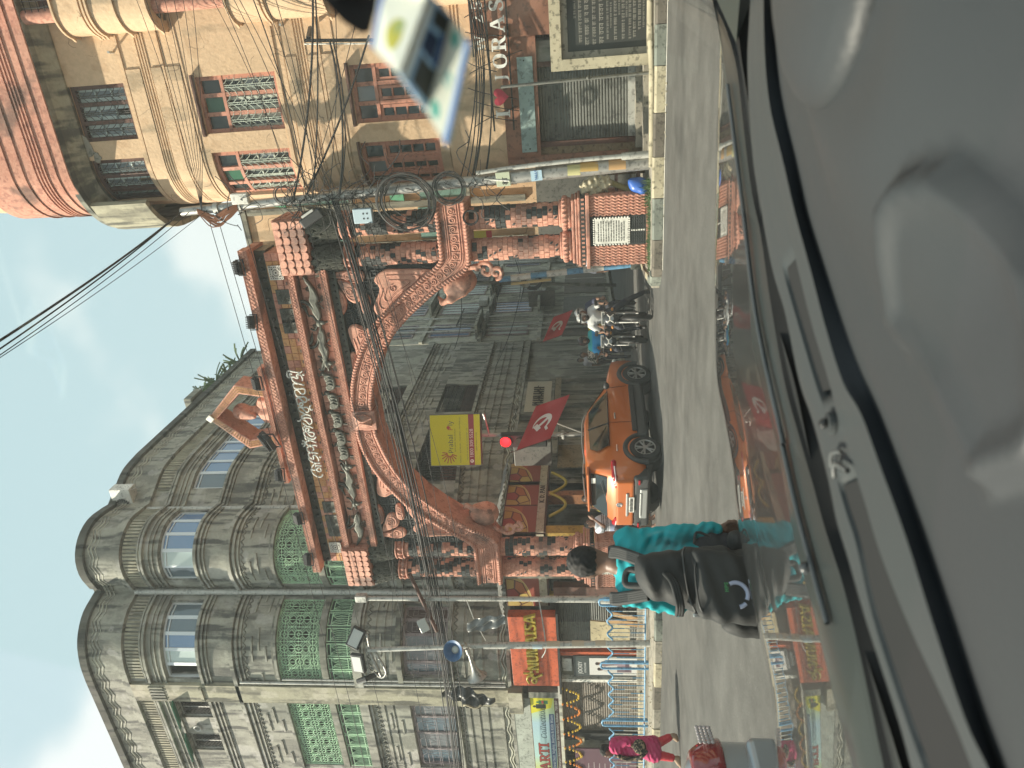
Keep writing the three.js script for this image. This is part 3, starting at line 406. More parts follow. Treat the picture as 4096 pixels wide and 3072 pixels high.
    { const g = []; for (let r = 0; r < 5; r++) for (let i = 0; i < 13; i++) { const a = (i + (r % 2) * 0.5) / 13 * 6.283, q = R + 0.02 + r * 0.028; const lf = ext(spl([[0, 0], [0.075, 0.07], [0.05, 0.16], [0, 0.22], [-0.05, 0.16], [-0.075, 0.07]], 2), 0.03, 0.008, 0, 2); rot(lf, 0.22); tr(lf, 0, 6.5 + r * 0.125, q); rot(lf, 0, a, 0); g.push(lf); for (const s of [-1, 0, 1]) { const v = rod([s * 0.012, 0.04, 0.03], [s * 0.035, 0.15, 0.03], 0.007, 4); rot(v, 0.22); tr(v, 0, 6.5 + r * 0.125, q); g.push(rot(v, 0, a, 0)); } } mesh('capital_leaf', g, M.bronzeAndShade, c, { kind: 'stuff' }); }
  }
  // block of round scales over each pair of columns
  const bz = GZ + 0.12; mesh('impost_block', bx(px - 0.6, px + 0.6, 7.3, 8.02, GZ - 0.78, bz - 0.05), M.terraDark, gate, W);
  for (let r = 0; r < 4; r++) for (let k = 0; k < 7; k++) { const w = 1.16 / 7, s = shape([[-w / 2, 0.17], [-w / 2, 0.06], [-w * 0.3, 0.015], [0, 0], [w * 0.3, 0.015], [w / 2, 0.06], [w / 2, 0.17]]); const g = ext(s, 0.05, 0.008); rot(g, -0.12); mesh('scale_tile', tr(g, px - 0.5 + k * w, 7.31 + r * 0.172, bz - 0.04), M.terraPink, gate, W); }
  for (const s of [-1, 1]) { const g = []; for (let r = 0; r < 4; r++) for (let k = 0; k < 5; k++) g.push(rot(tr(rbx(0.15, 0.15, 0.04, 0.03, 0, 0, 0, 1), 0, 0, 0), 0, Math.PI / 2, 0).translate(px + s * 0.6, 7.4 + r * 0.172, GZ - 0.05 - k * 0.165)); mesh('side_scale', g, M.terraDark, gate, WS); }
}
// the arch with its roped edges
const upE = [[0, 7.02], [0.45, 7.02], [0.85, 6.95], [1.3, 6.81], [1.75, 6.59], [2.1, 6.35], [2.5, 6.05], [2.85, 5.63], [3.3, 5.05], [3.62, 4.62], [3.82, 4.5], [4.94, 4.5]];
const loE = [[0, 6.53], [0.4, 6.53], [0.85, 6.42], [1.1, 6.34], [1.45, 6.2], [1.85, 5.98], [2.25, 5.66], [2.6, 5.3], [2.95, 4.87], [3.2, 4.53], [3.5, 4.0], [3.72, 3.86], [4.94, 3.86]];
for (const s of [1, -1]) {
  const X = (u) => GX + s * u;
  const poly = [...upE.map(([u, y]) => [X(u), y]), ...loE.slice().reverse().map(([u, y]) => [X(u), y])]; if (s < 0) poly.reverse();
  mesh('arch_band', ext(poly, 0.77, 0.01, GZ - 0.75), M.terra, gate, W);
  const bead = (E, r, nm) => { const c = new THREE.CatmullRomCurve3(E.map(([u, y]) => new THREE.Vector3(X(u), y, GZ + 0.03)), false, 'catmullrom', 0.2), L = c.getLength(), g = []; const N = Math.round(L / 0.075); for (let i = 0; i <= N; i++) { const p = c.getPointAt(i / N), t = c.getTangentAt(i / N), b = ball(r, 0, 0, 0, 0.62, 1.05, 1, 7); rot(b, 0, 0, Math.atan2(t.y, t.x) + 0.5); g.push(tr(b, p.x, p.y, p.z)); } g.push(new THREE.TubeGeometry(c, 60, r * 0.72, 6)); mesh(nm, g, M.terra, gate, WS); };
  bead(upE.map(([u, y]) => [u, y - 0.03]), 0.065, 'rope_moulding'); bead(loE.map(([u, y]) => [u, y + 0.04]), 0.06, 'rope_moulding');
  const mid = upE.map((p, i) => { const q = loE[Math.min(i < 2 ? i : i + (i > 9 ? 1 : 0), loE.length - 1)]; return [(p[0] + q[0]) / 2, (p[1] + q[1]) / 2]; });
  const c = new THREE.CatmullRomCurve3(mid.map(([u, y]) => new THREE.Vector3(X(u), y, GZ + 0.024)), false, 'catmullrom', 0.2), N = Math.round(c.getLength() / 0.19), g = [];
  for (let i = 1; i < N; i++) { const p = c.getPointAt((i + 0.2) / N), t = c.getTangentAt((i + 0.2) / N), nx = -t.y, ny = t.x; g.push(spiral(p.x + nx * 0.0, p.y + ny * 0.0, 0.075, s * (i % 2 ? 1 : -1), p.z, 0.016, 1.5, i)); g.push(rod([p.x - t.x * 0.09 - nx * 0.1, p.y - t.y * 0.09 - ny * 0.1, p.z], [p.x - t.x * 0.09 + nx * 0.1, p.y - t.y * 0.09 + ny * 0.1, p.z], 0.011, 4)); }
  for (const o of [0.115, -0.115, 0.16, -0.165]) { const q = []; for (let i = 0; i <= 60; i++) { const p = c.getPointAt(i / 60), t = c.getTangentAt(i / 60); q.push([p.x - t.y * o * s, p.y + t.x * o * s, p.z]); } g.push(tube(q, 0.014, 90, 4)); }
  mesh('scroll_relief', g, M.terra, gate, WS);
  // spandrel: black key-pattern ground with broad pink foliage in relief
  const sp = [[X(0.3), 6.92], [X(4.0), 6.92], [X(4.0), 4.3], ...upE.slice(1, 11).reverse().map(([u, y]) => [X(u), y - 0.1])]; if (s > 0) sp.reverse();
  mesh('spandrel', ext(sp, 0.5, 0, GZ - 0.75), M.blackClay, gate, W);
  const m = []; for (let a = 1.3; a < 3.9; a += 0.24) for (let y = 6.78; y > 4.7; y -= 0.24) { const lim = upE.find(([u]) => u >= a)?.[1] ?? 4.5; if (y < lim + 0.02) continue; const P = [[-0.09, -0.09], [0.09, -0.09], [0.09, 0.09], [-0.06, 0.09], [-0.06, -0.03], [0.03, -0.03], [0.03, 0.04]]; for (let k = 1; k < P.length; k++) m.push(rod([X(a) + P[k - 1][0], y + P[k - 1][1], GZ - 0.24], [X(a) + P[k][0], y + P[k][1], GZ - 0.24], 0.016, 4)); }
  mesh('key_pattern', m, M.blackClay, gate, WS);
  const R = (pts) => pts.map(([x, y]) => [s > 0 ? x : 2 * GX - x, y]);
  const lobes = [[[-4.213,7.087],[-4.378,6.958],[-4.582,6.8],[-4.872,6.797],[-5.079,6.934],[-5.044,7.043],[-4.859,7.099],[-4.603,7.141],[-4.387,7.155]], [[-4.222,6.888],[-4.313,6.594],[-4.438,6.432],[-4.67,6.425],[-4.791,6.569],[-4.712,6.716],[-4.546,6.793],[-4.382,6.871]], [[-4.065,7.084],[-4.046,6.758],[-4.004,6.472],[-4.11,6.288],[-4.277,6.308],[-4.34,6.476],[-4.228,6.615],[-4.196,6.837],[-4.165,7.06]], [[-4.641,6.452],[-4.586,6.302],[-4.751,6.237],[-5.021,6.294],[-5.063,6.418],[-4.886,6.464]], [[-4.26,6.078],[-4.063,5.822],[-4.065,5.409],[-4.088,4.933],[-4.18,4.808],[-4.525,5.299],[-4.811,5.689],[-5.123,6.035],[-4.934,6.184],[-4.651,6.052],[-4.458,5.987]], [[-5.387,6.857],[-5.29,6.671],[-5.406,6.366],[-5.158,6.094],[-5.342,6.122],[-5.684,6.483],[-6.039,6.742],[-5.883,6.789],[-5.651,6.841]], [[-6.048,7.009],[-5.966,6.833],[-6.096,6.77],[-6.424,6.911],[-6.363,6.974],[-6.222,7.069]]];
  lobes.forEach((l, i) => { const q = R(l), lf = mesh('foliage_relief', ext(spl(q, 4), 0.13, 0.045, GZ - 0.27), M.terraPink, gate, W); const ct = q.reduce((a, p) => [a[0] + p[0] / q.length, a[1] + p[1] / q.length], [0, 0]); const inn = [0.72, 0.45].map((k) => tube([...q, q[0]].slice(1, q.length).map(([x, y]) => [mix(ct[0], x, k), mix(ct[1], y, k), GZ - 0.145]), 0.02, 40, 5)); if (i < 6) inn.push(spiral(ct[0], ct[1], 0.09, s, GZ - 0.14, 0.018, 1.4)); mesh('carved_line', inn, M.terra, lf, WS); });
  // elephant head under the springing, and scrolls on the pier
  const ex = X(3.13), ey = 4.22, ez = GZ - 0.55;
  const hd = blend([elli([0, 0, 0], [0.3, 0.36, 0.34]), elli([-s * 0.12, 0.2, 0.1], [0.2, 0.2, 0.22]), caps([-s * 0.2, -0.05, 0.2], [-s * 0.34, 0.22, 0.28], 0.11, 0.07), caps([-s * 0.34, 0.22, 0.28], [-s * 0.42, 0.42, 0.24], 0.07, 0.05), caps([-s * 0.42, 0.42, 0.24], [-s * 0.3, 0.5, 0.2], 0.05, 0.04)], 0.09);
  mesh('elephant_head', tr(iso(hd, [-0.7, -0.5, -0.5], [0.7, 0.7, 0.6], 0.035), ex, ey, ez), M.terraPink, gate, W);
  mesh('elephant_trunk', [spiral(X(3.42), 3.6, 0.2, -s, GZ - 0.3, 0.055, 1.2, s > 0 ? 1.6 : 1.5), spiral(X(3.36), 3.38, 0.15, s, GZ - 0.28, 0.05, 1.2, s > 0 ? 3 : 0), tube([[X(3.45), 4.0, GZ - 0.4], [X(3.5), 3.85, GZ - 0.32], [X(3.52), 3.7, GZ - 0.3]], 0.06)], M.terraPink, gate, W);
}
mesh('keystone', [rbx(0.5, 0.58, 0.3, 0.03, GX, 6.77, GZ - 0.06)], M.terra, gate, W);
mesh('keystone_shell', [ball(0.2, GX, 6.78, GZ + 0.1, 0.9, 1.1, 0.35, 12), tube([[GX - 0.16, 6.98, GZ + 0.13], [GX - 0.03, 6.8, GZ + 0.18], [GX - 0.1, 6.58, GZ + 0.13]], 0.035), tube([[GX + 0.16, 6.98, GZ + 0.13], [GX + 0.03, 6.8, GZ + 0.18], [GX + 0.1, 6.58, GZ + 0.13]], 0.035)], M.terraPink, gate, W);
// friezes, from the spandrel up
const xa = -12.0, xb = -3.5;
mesh('shaded_boss_band', bx(-11.4, -3.9, 6.9, 7.08, GZ - 0.72, GZ - 0.12), M.bronzeAndShade, gate, W); { const g = []; for (let x = -11.3; x < -3.95; x += 0.145) g.push(ball(0.034, x, 6.98, GZ - 0.11, 1, 1, 0.8, 8)); mesh('boss', g, M.blackClay, gate, WS); }  // band coloured dark for the shade and soot of the recess
diamondStrip(-11.36, -3.95, 7.07, 7.22, GZ);
tileRun(-11.38, -3.95, 7.22, 7.76, GZ - 0.16, 3, 34, [M.terraPink, M.terraPink, M.terra]);
diamondStrip(xa, xb, 7.8, 7.96, GZ + 0.02);
tileRun(xa + 0.05, xb - 0.05, 7.96, 8.44, GZ - 0.14, 3, 46, [M.terraOrange, M.terraOrange, M.terraPink, M.terra]);
mesh('shaded_boss_band', bx(xa, xb, 8.42, 8.68, GZ - 0.72, GZ - 0.2), M.bronzeAndShade, gate, W); { const g = []; for (let x = xa + 0.1; x < xb; x += 0.235) g.push(ball(0.055, x, 8.55, GZ - 0.16, 1, 1, 1, 8)); mesh('boss', g, M.blackClay, gate, WS); }  // shade under the cornice and soot painted as one dark tone
diamondStrip(-12.08, -3.4, 8.66, 8.86, GZ + 0.16, gate, 0.19); mesh('roof_slab', bx(-12.05, -3.43, 8.68, 8.88, GZ - 0.75, GZ - 0.14), M.terraDark, gate, W);
mesh('parapet', bx(-9.28, -6.22, 8.88, 9.02, GZ - 0.7, GZ - 0.02), M.terra, gate, W); { for (let i = 0; i < 14; i++) mesh('brick', rbx(0.2, 0.11, 0.03, 0.006, -9.14 + i * 0.214, 8.945, GZ - 0.01, 1), M.terra, gate, W); }
diamondStrip(-9.34, -6.2, 9.0, 9.11, GZ + 0.06, gate, 0.15);
// dark relief squares and sun flowers between the orange tiles, star rosettes by the strip
{ const g = []; for (const x of [-4.55, -5.25, -5.0, -10.2, -10.62, -10.95]) { mesh('relief_tile', rbx(0.34, 0.34, 0.05, 0.01, x, 8.17, GZ - 0.13, 1), M.bronzeAndShade, gate, W); const q = []; for (let k = 0; k < 16; k++) { const a = k / 16 * 6.283; q.push(rod([x, 8.17, GZ - 0.1], [x + 0.14 * Math.cos(a), 8.17 + 0.14 * Math.sin(a), GZ - 0.1], 0.009, 4)); } mesh('relief_flower', q, M.bronzeAndShade, gate, WS); } }
{ const g = []; const ros = (x, y, z, r) => { for (let k = 0; k < 10; k++) { const a = k / 10 * 6.283; g.push(rod([x + 0.3 * r * Math.cos(a), y + 0.3 * r * Math.sin(a), z], [x + r * Math.cos(a), y + r * Math.sin(a), z], 0.009, 4)); } }; for (let x = -11.8; x < -3.6; x += 0.27) ros(x, 8.01, GZ - 0.11, 0.05); for (const x of [-4.35, -4.62, -5.5, -6.35, -8.75, -9.3, -9.6, -10.75, -11.2]) { ros(x, 7.3, GZ - 0.14, 0.07); ros(x + 0.22, 7.6, GZ - 0.14, 0.06); } mesh('rosette', g, M.bronzeAndShade, gate, WS); }
// cast animals on the lower frieze
const birdS = spl([[-4.087,7.642],[-4.184,7.548],[-4.333,7.453],[-4.492,7.391],[-4.608,7.372],[-4.722,7.423],[-4.787,7.406],[-4.937,7.382],[-5.044,7.392],[-5.108,7.425],[-5.127,7.471],[-5.027,7.537],[-4.897,7.585],[-4.823,7.549],[-4.715,7.591],[-4.63,7.605],[-4.505,7.56],[-4.338,7.558],[-4.211,7.616]], 3);
const birdX = -4.55, bird = () => [ext(birdS, 0.11, 0.035, GZ - 0.17), tube([...[[-4.866,7.547],[-4.778,7.603],[-4.701,7.672],[-4.668,7.749],[-4.695,7.812],[-4.775,7.813],[-4.788,7.747]]].map((p) => [...p, GZ - 0.1]), 0.038, 30, 6), rod([...[[-4.788,7.742]][0], GZ - 0.1], [...[[-5.043,7.677]][0], GZ - 0.1], 0.045, 6, 0.012), rod([...[[-4.743,7.439]][0], GZ - 0.12], [...[[-4.866,7.306]][0], GZ - 0.12], 0.02, 5), rod([...[[-4.753,7.441]][0], GZ - 0.12], [...[[-4.674,7.311]][0], GZ - 0.12], 0.015, 5)];
const flipX = (g, c) => { g.scale(-1, 1, 1).translate(2 * c, 0, 0); const p = prep(g); const a = p.attributes; for (const k of ['position', 'normal', 'uv']) { const A = a[k].array, n = a[k].itemSize; for (let i = 0; i < a[k].count; i += 3) for (let j = 0; j < n; j++) { const t = A[(i + 1) * n + j]; A[(i + 1) * n + j] = A[(i + 2) * n + j]; A[(i + 2) * n + j] = t; } } return p; };
const bulls = (x) => [ball(0.09, x, 7.47, GZ - 0.1, 1.1, 0.9, 0.7, 10), ball(0.06, x + 0.02, 7.38, GZ - 0.08, 0.9, 1.2, 0.8, 8), tube([[x - 0.06, 7.53, GZ - 0.1], [x - 0.16, 7.6, GZ - 0.1], [x - 0.12, 7.7, GZ - 0.1]], 0.022), tube([[x + 0.06, 7.53, GZ - 0.1], [x + 0.16, 7.58, GZ - 0.1], [x + 0.2, 7.66, GZ - 0.1]], 0.022), rod([x, 7.38, GZ - 0.12], [x + 0.05, 7.2, GZ - 0.13], 0.035, 6, 0.02), ball(0.05, x + 0.13, 7.48, GZ - 0.1, 1.5, 0.6, 0.5, 8), ball(0.05, x - 0.12, 7.46, GZ - 0.1, 1.5, 0.6, 0.5, 8)];
const cow = (x, k) => [ext(spl([[x - 0.2, 7.42], [x - 0.08, 7.36], [x + 0.1, 7.38], [x + 0.17, 7.44], [x + 0.19, 7.56], [x + 0.12, 7.62], [x - 0.04, 7.58], [x - 0.16, 7.62], [x - 0.23, 7.56]], 3), 0.1, 0.03, GZ - 0.16), rod([x - 0.13, 7.4, GZ - 0.12], [x - 0.16, 7.23, GZ - 0.13], 0.024, 5), rod([x + 0.1, 7.4, GZ - 0.12], [x + 0.06 + k * 0.03, 7.24, GZ - 0.13], 0.022, 5), ball(0.06, x + 0.2, 7.62, GZ - 0.1, 1, 1.2, 0.8, 8), tube([[x + 0.2, 7.66, GZ - 0.1], [x + 0.14, 7.72, GZ - 0.1], [x + 0.22, 7.74, GZ - 0.1]], 0.016), ...[0, 1, 2].map((q) => tube([[x - 0.1 + q * 0.08, 7.58, GZ - 0.06], [x - 0.06 + q * 0.08, 7.5, GZ - 0.05], [x - 0.1 + q * 0.08, 7.42, GZ - 0.06]], 0.012))];
for (const [dx, mir] of [[0, 0], [-1.35, 1], [-4.8, 0], [-6.4, 1]]) mesh('cast_bird', bird().map((g) => tr(mir ? flipX(g, birdX) : g, dx, 0, 0)), M.bronzeAndShade, gate, W);
for (const x of [-5.2, -6.2, -9.0, -10.1]) mesh('cast_bull_head', bulls(x), M.bronzeAndShade, gate, W);
[-6.65, -7.15, -7.65, -8.15, -8.55].forEach((x, i) => mesh('cast_animal', cow(x, i % 3), M.bronzeAndShade, gate, W));
// white lattice tiles near both ends of the letter frieze
for (const x of [-3.98, -11.45]) { const g = [box(0.32, 0.32, 0.03, x, 8.22, GZ - 0.1)]; const t = mesh('lattice_tile', g, flat(0.05, 0.045, 0.04), gate, W); const q = [tr(new THREE.TorusGeometry(0.035, 0.012, 5, 14), x, 8.22, GZ - 0.075), tr(new THREE.TorusGeometry(0.095, 0.009, 5, 20), x, 8.22, GZ - 0.075)]; for (let k = 0; k < 14; k++) { const a = k / 14 * 6.283; q.push(rod([x + 0.04 * Math.cos(a), 8.22 + 0.04 * Math.sin(a), GZ - 0.075], [x + 0.09 * Math.cos(a), 8.22 + 0.09 * Math.sin(a), GZ - 0.075], 0.007, 4)); } for (const s of [-1, 1]) { q.push(box(0.32, 0.02, 0.02, x, 8.22 + s * 0.15, GZ - 0.075), box(0.02, 0.32, 0.02, x + s * 0.15, 8.22, GZ - 0.075), box(0.32, 0.012, 0.02, x, 8.22 + s * 0.108, GZ - 0.075), box(0.012, 0.32, 0.02, x + s * 0.108, 8.22, GZ - 0.075)); for (let k = -2; k < 3; k++) q.push(box(0.012, 0.045, 0.02, x + k * 0.05, 8.22 + s * 0.13, GZ - 0.075), box(0.045, 0.012, 0.02, x + s * 0.13, 8.22 + k * 0.05, GZ - 0.075)); } mesh('lattice', q, M.whiteGloss, t, W); }
// the white script letters
const S = [[[-6.318,8.061],[-6.354,8.116],[-6.336,8.218],[-6.319,8.302],[-6.299,8.368],[-6.325,8.422],[-6.389,8.449],[-6.454,8.436],[-6.474,8.392],[-6.438,8.369],[-6.395,8.384],[-6.369,8.356],[-6.393,8.318]], [[-6.563,8.111],[-6.512,8.087],[-6.437,8.107],[-6.404,8.144],[-6.401,8.205],[-6.438,8.217],[-6.472,8.193],[-6.499,8.208],[-6.484,8.249],[-6.454,8.304],[-6.467,8.342],[-6.532,8.342],[-6.59,8.297],[-6.629,8.226],[-6.651,8.151],[-6.681,8.086]], [[-6.638,8.245],[-6.626,8.322],[-6.654,8.35],[-6.72,8.342],[-6.759,8.305],[-6.766,8.218],[-6.764,8.129],[-6.804,8.089],[-6.879,8.108],[-6.91,8.168],[-6.875,8.214],[-6.817,8.247],[-6.792,8.303],[-6.824,8.345],[-6.909,8.345],[-6.963,8.303],[-6.98,8.226],[-6.978,8.146],[-7.022,8.101],[-7.089,8.11],[-7.126,8.158],[-7.086,8.212],[-7.027,8.254],[-6.997,8.301],[-7.034,8.349],[-7.12,8.353],[-7.188,8.323]], [[-7.233,8.287],[-7.189,8.3],[-7.146,8.278],[-7.133,8.24],[-7.163,8.214],[-7.201,8.231],[-7.214,8.265],[-7.218,8.293]], [[-7.233,8.296],[-7.258,8.247],[-7.261,8.14],[-7.302,8.095],[-7.369,8.117],[-7.387,8.165],[-7.337,8.209],[-7.267,8.267],[-7.256,8.336],[-7.304,8.351],[-7.363,8.322],[-7.404,8.259],[-7.445,8.195],[-7.456,8.143],[-7.492,8.087]], [[-7.534,8.344],[-7.481,8.292],[-7.454,8.215]], [[-7.62,8.443],[-7.621,8.393],[-7.578,8.339],[-7.541,8.277],[-7.533,8.195],[-7.545,8.116],[-7.595,8.081],[-7.674,8.096],[-7.712,8.149],[-7.681,8.188],[-7.621,8.23],[-7.589,8.287]], [[-7.207,8.022],[-7.245,8.057],[-7.322,8.054],[-7.328,8.015],[-7.304,8.006]], [[-7.675,8.332],[-7.719,8.284],[-7.763,8.233],[-7.779,8.158],[-7.823,8.093]], [[-7.771,8.278],[-7.789,8.329],[-7.846,8.34],[-7.89,8.301],[-7.905,8.244],[-7.873,8.202],[-7.83,8.207],[-7.819,8.252],[-7.847,8.284],[-7.895,8.276]], [[-7.924,8.265],[-7.913,8.306],[-7.941,8.351],[-8.018,8.336],[-8.078,8.278],[-8.118,8.19],[-8.12,8.12],[-8.064,8.066]], [[-7.935,8.232],[-7.937,8.137],[-7.967,8.09],[-8.034,8.112],[-8.052,8.159],[-8.022,8.206],[-7.943,8.26]], [[-8.066,8.35],[-8.125,8.322],[-8.156,8.241],[-8.187,8.16],[-8.223,8.088]], [[-8.166,8.243],[-8.192,8.336],[-8.231,8.352],[-8.28,8.318],[-8.302,8.217],[-8.295,8.128],[-8.325,8.09]], [[-8.439,8.222],[-8.411,8.186],[-8.371,8.196],[-8.331,8.223],[-8.33,8.302],[-8.377,8.355],[-8.446,8.351],[-8.497,8.291],[-8.509,8.178],[-8.53,8.103]], [[-8.516,8.303],[-8.535,8.351],[-8.614,8.354]], [[-8.748,8.132],[-8.678,8.123],[-8.598,8.16],[-8.577,8.209],[-8.606,8.241],[-8.666,8.235],[-8.68,8.274],[-8.644,8.337],[-8.663,8.372],[-8.733,8.346],[-8.785,8.267],[-8.806,8.183],[-8.803,8.107]], [[-8.933,8.346],[-8.854,8.281],[-8.806,8.201]], [[-8.889,8.083],[-8.877,8.152],[-8.876,8.223],[-8.925,8.25],[-9.007,8.222],[-9.048,8.176],[-9.029,8.123],[-8.958,8.123],[-8.937,8.172],[-8.986,8.235],[-9.005,8.302],[-8.969,8.357],[-8.993,8.371],[-9.095,8.346],[-9.178,8.273],[-9.21,8.18],[-9.181,8.121],[-9.13,8.107]], [[-8.166,8.44],[-8.181,8.395],[-8.24,8.376],[-8.308,8.403],[-8.326,8.442]]];
const lt = thing('sign_lettering', 'white tubular script letters across the upper frieze of the gateway', 'sign', [GX, 8.2, GZ]);
S.forEach((p) => mesh('letter', tube(p.map((q) => [...q, GZ]), 0.02, p.length * 6, 7), M.whiteGloss, lt, W));
for (const [x, y] of [[-6.407,8.044],[-7.057,8.044]]) mesh('letter_dot', ball(0.03, x, y, GZ), M.whiteGloss, lt, W);
for (const [x, y] of [[-8.248,8.442],[-8.63,8.061]]) mesh('letter_dot', ball(0.03, x, y, GZ), M.whiteGloss, lt, W);
// house-shaped frame on top
const fo = [[-6.77, 9.1], [-6.62, 9.8], [-7.5, 10.68], [-8.36, 9.82], [-8.22, 9.1]], fi = [[-6.98, 9.1], [-6.86, 9.74], [-7.5, 10.45], [-8.12, 9.74], [-8.0, 9.1]];
{ const s = shape([...fo, ...fi.slice().reverse()]); mesh('portrait_frame', ext(s, 0.55, 0.015, GZ - 0.55), M.terra, gate, W);
  const g = []; for (let i = 0; i < 4; i++) for (let k = 0; k < 16; k++) for (const o of [0.25, 0.5, 0.75]) { const t = (k + 0.5) / 16, a = lerp3([...fo[i], 0], [...fo[i + 1], 0], t), b = lerp3([...fi[i], 0], [...fi[i + 1], 0], t); g.push(tr(rot(new THREE.ConeGeometry(0.032, 0.03, 4).rotateX(Math.PI / 2), 0, 0, k), mix(a[0], b[0], o), mix(a[1], b[1], o), GZ + 0.012)); } mesh('frame_relief', g, M.terraOrange, gate, WS);
  mesh('apex_tile', tr(rot(rbx(0.16, 0.16, 0.06, 0.01), 0, 0, 0.78), -7.5, 10.62, GZ), M.whitePaint, gate, W); }
// bearded bust
{ const b = blend([elli([0, 0.78, 0.02], [0.17, 0.24, 0.2]), elli([0, 0.86, -0.03], [0.18, 0.19, 0.2]), caps([0, 0.7, 0.14], [0, 0.44, 0.2], 0.11, 0.05), caps([-0.07, 0.68, 0.14], [-0.03, 0.46, 0.19], 0.07, 0.03), caps([0.07, 0.68, 0.14], [0.03, 0.46, 0.19], 0.07, 0.03), caps([0, 0.6, 0], [0, 0.35, -0.03], 0.12, 0.13), caps([-0.22, 0.28, -0.04], [0.22, 0.28, -0.04], 0.11), caps([-0.27, 0.24, -0.02], [-0.3, -0.1, 0.02], 0.11, 0.15), caps([0.27, 0.24, -0.02], [0.3, -0.1, 0.02], 0.11, 0.15), caps([0, 0.2, 0.02], [0, -0.1, 0.06], 0.2, 0.24)], 0.05), face3 = blend([caps([0, 0.84, 0.19], [0, 0.755, 0.235], 0.02, 0.032), caps([-0.1, 0.865, 0.17], [-0.03, 0.86, 0.2], 0.02), caps([0.1, 0.865, 0.17], [0.03, 0.86, 0.2], 0.02), elli([-0.18, 0.78, 0], [0.03, 0.06, 0.04]), elli([0.18, 0.78, 0], [0.03, 0.06, 0.04]), caps([-0.07, 0.71, 0.19], [0, 0.73, 0.215], 0.02), caps([0.07, 0.71, 0.19], [0, 0.73, 0.215], 0.02)], 0.02);
  const f = (x, y, z) => { let d = smin(b(x, y, z), face3(x, y, z), 0.03); d += 0.014 * Math.sin(x * 38 + 3 * Math.sin(y * 6)) * (y < 0.4 ? 1 : 0); d = Math.max(d, -elli([-0.065, 0.825, 0.2], [0.035, 0.018, 0.03])(x, y, z)); d = Math.max(d, -elli([0.065, 0.825, 0.2], [0.035, 0.018, 0.03])(x, y, z)); return Math.max(d, -0.06 - y); };
  const bu = solo('bust_statue', 'terracotta bust of a bearded man inside the frame on the gateway', 'statue', iso(f, [-0.75, -0.1, -0.45], [0.75, 1.12, 0.5], 0.022), M.terraPink); bu.position.set(-7.5, 9.14, GZ - 0.35); bu.rotation.y = -0.25; }
// floodlights along the top
function floodlight(pos, ry, tilt, label, group, k = 1) { const t = thing('floodlight', label, 'floodlight', pos, ry, group); const b = [rbx(0.3 * k, 0.2 * k, 0.08 * k, 0.02)]; for (let i = 0; i < 7; i++) b.push(box(0.02 * k, 0.17 * k, 0.05 * k, (-0.12 + i * 0.04) * k, 0, -0.06 * k)); mesh('lamp_body', b.map((g) => rot(g, tilt)), M.black, t); mesh('lens', rot(box(0.25 * k, 0.15 * k, 0.01, 0, 0, 0.043 * k), tilt), M.lampGlass, t); mesh('bracket', [box(0.02, 0.16 * k, 0.03, -0.17 * k, -0.06 * k, 0), box(0.02, 0.16 * k, 0.03, 0.17 * k, -0.06 * k, 0), box(0.36 * k, 0.02, 0.03, 0, -0.14 * k, 0)], M.black, t); return t; }
[[-3.75, 'rightmost small black floodlight on the gateway roof'], [-5.0, 'second small black floodlight from the right on the gateway roof'], [-6.5, 'small black floodlight at the right foot of the bust frame'], [-9.0, 'small black floodlight at the left end of the upper gateway parapet'], [-10.3, 'second small black floodlight from the left on the gateway roof'], [-11.6, 'leftmost small black floodlight on the gateway roof']].forEach(([x, l], i) => floodlight([x, (i === 2 || i === 3) ? 9.12 : 8.9, GZ + 0.22], Math.PI + (i % 2) * 0.3, 0.6, l, undefined, 1));
floodlight([-7.95, 9.12, GZ + 0.35], Math.PI * 0.85, 0.7, 'large square floodlight in front of the bust on the gateway', undefined, 1.6);
// ------------------------------------------------------------------ ochre building on the right with its rounded corner
const sNear = (path, x, z) => { const F = pathFrames(path); let best = 1e9, bs = 0; for (let i = 1; i < F.length; i++) { const a = F[i - 1], b = F[i], dx = b.x - a.x, dz = b.z - a.z, t = clamp(((x - a.x) * dx + (z - a.z) * dz) / (dx * dx + dz * dz)), d = Math.hypot(x - a.x - dx * t, z - a.z - dz * t); if (d < best) { best = d; bs = mix(a.s, b.s, t); } } return bs; };
const arcC = (cx, cz, r, a0, a1, n = 12) => Array.from({ length: n + 1 }, (_, i) => { const a = mix(a0, a1, i / n); return [cx + r * Math.cos(a), cz + r * Math.sin(a)]; });
const YP = [[-2.66, -24], ...arcC(-1.55, -16.61, 1.11, Math.PI, Math.PI / 2, 16), [14, -15.5]];
const YF = pathFrames(YP), yEnd = YF[YF.length - 1].s, ys = (x) => sNear(YP, x, -15.5);
const yC = sNear(YP, -1.48, -15.5), yL = yC - 1.22;   // rounded-corner windows lie between yL and yC
const YB = thing('ochre_building', 'ochre rendered building with rounded corner and pink wooden windows', 'building', [1, 0.15, -16.5]);
const put = (path, s, h, n) => { const q = place(new THREE.BufferGeometry().setFromPoints([new THREE.Vector3()]), path, s, h, n).attributes.position; return [q.getX(0), q.getY(0), q.getZ(0)]; };
const wz = (h0, h1, holes) => { let s = 0; const g = []; for (const [a, b] of [...holes, [yEnd, yEnd]]) { if (a - s > 0.02) g.push(band(cut(YP, s, a), h0, h1, -0.32, 0)); s = b; } parts('wall', g, M.yellow, YB); };
const wA = [ys(-1.09), ys(0.03)], wB = [yL, yC], wC = [ys(2.6), ys(3.7)];
wz(2.9, 4.42, []); wz(4.42, 6.14, [wB, wA]); wz(6.14, 7.7, []); wz(7.7, 9.46, [wB, wA]); wz(9.46, 11.02, []); wz(11.02, 12.28, [wB, wA]); wz(12.28, 15.5, []);
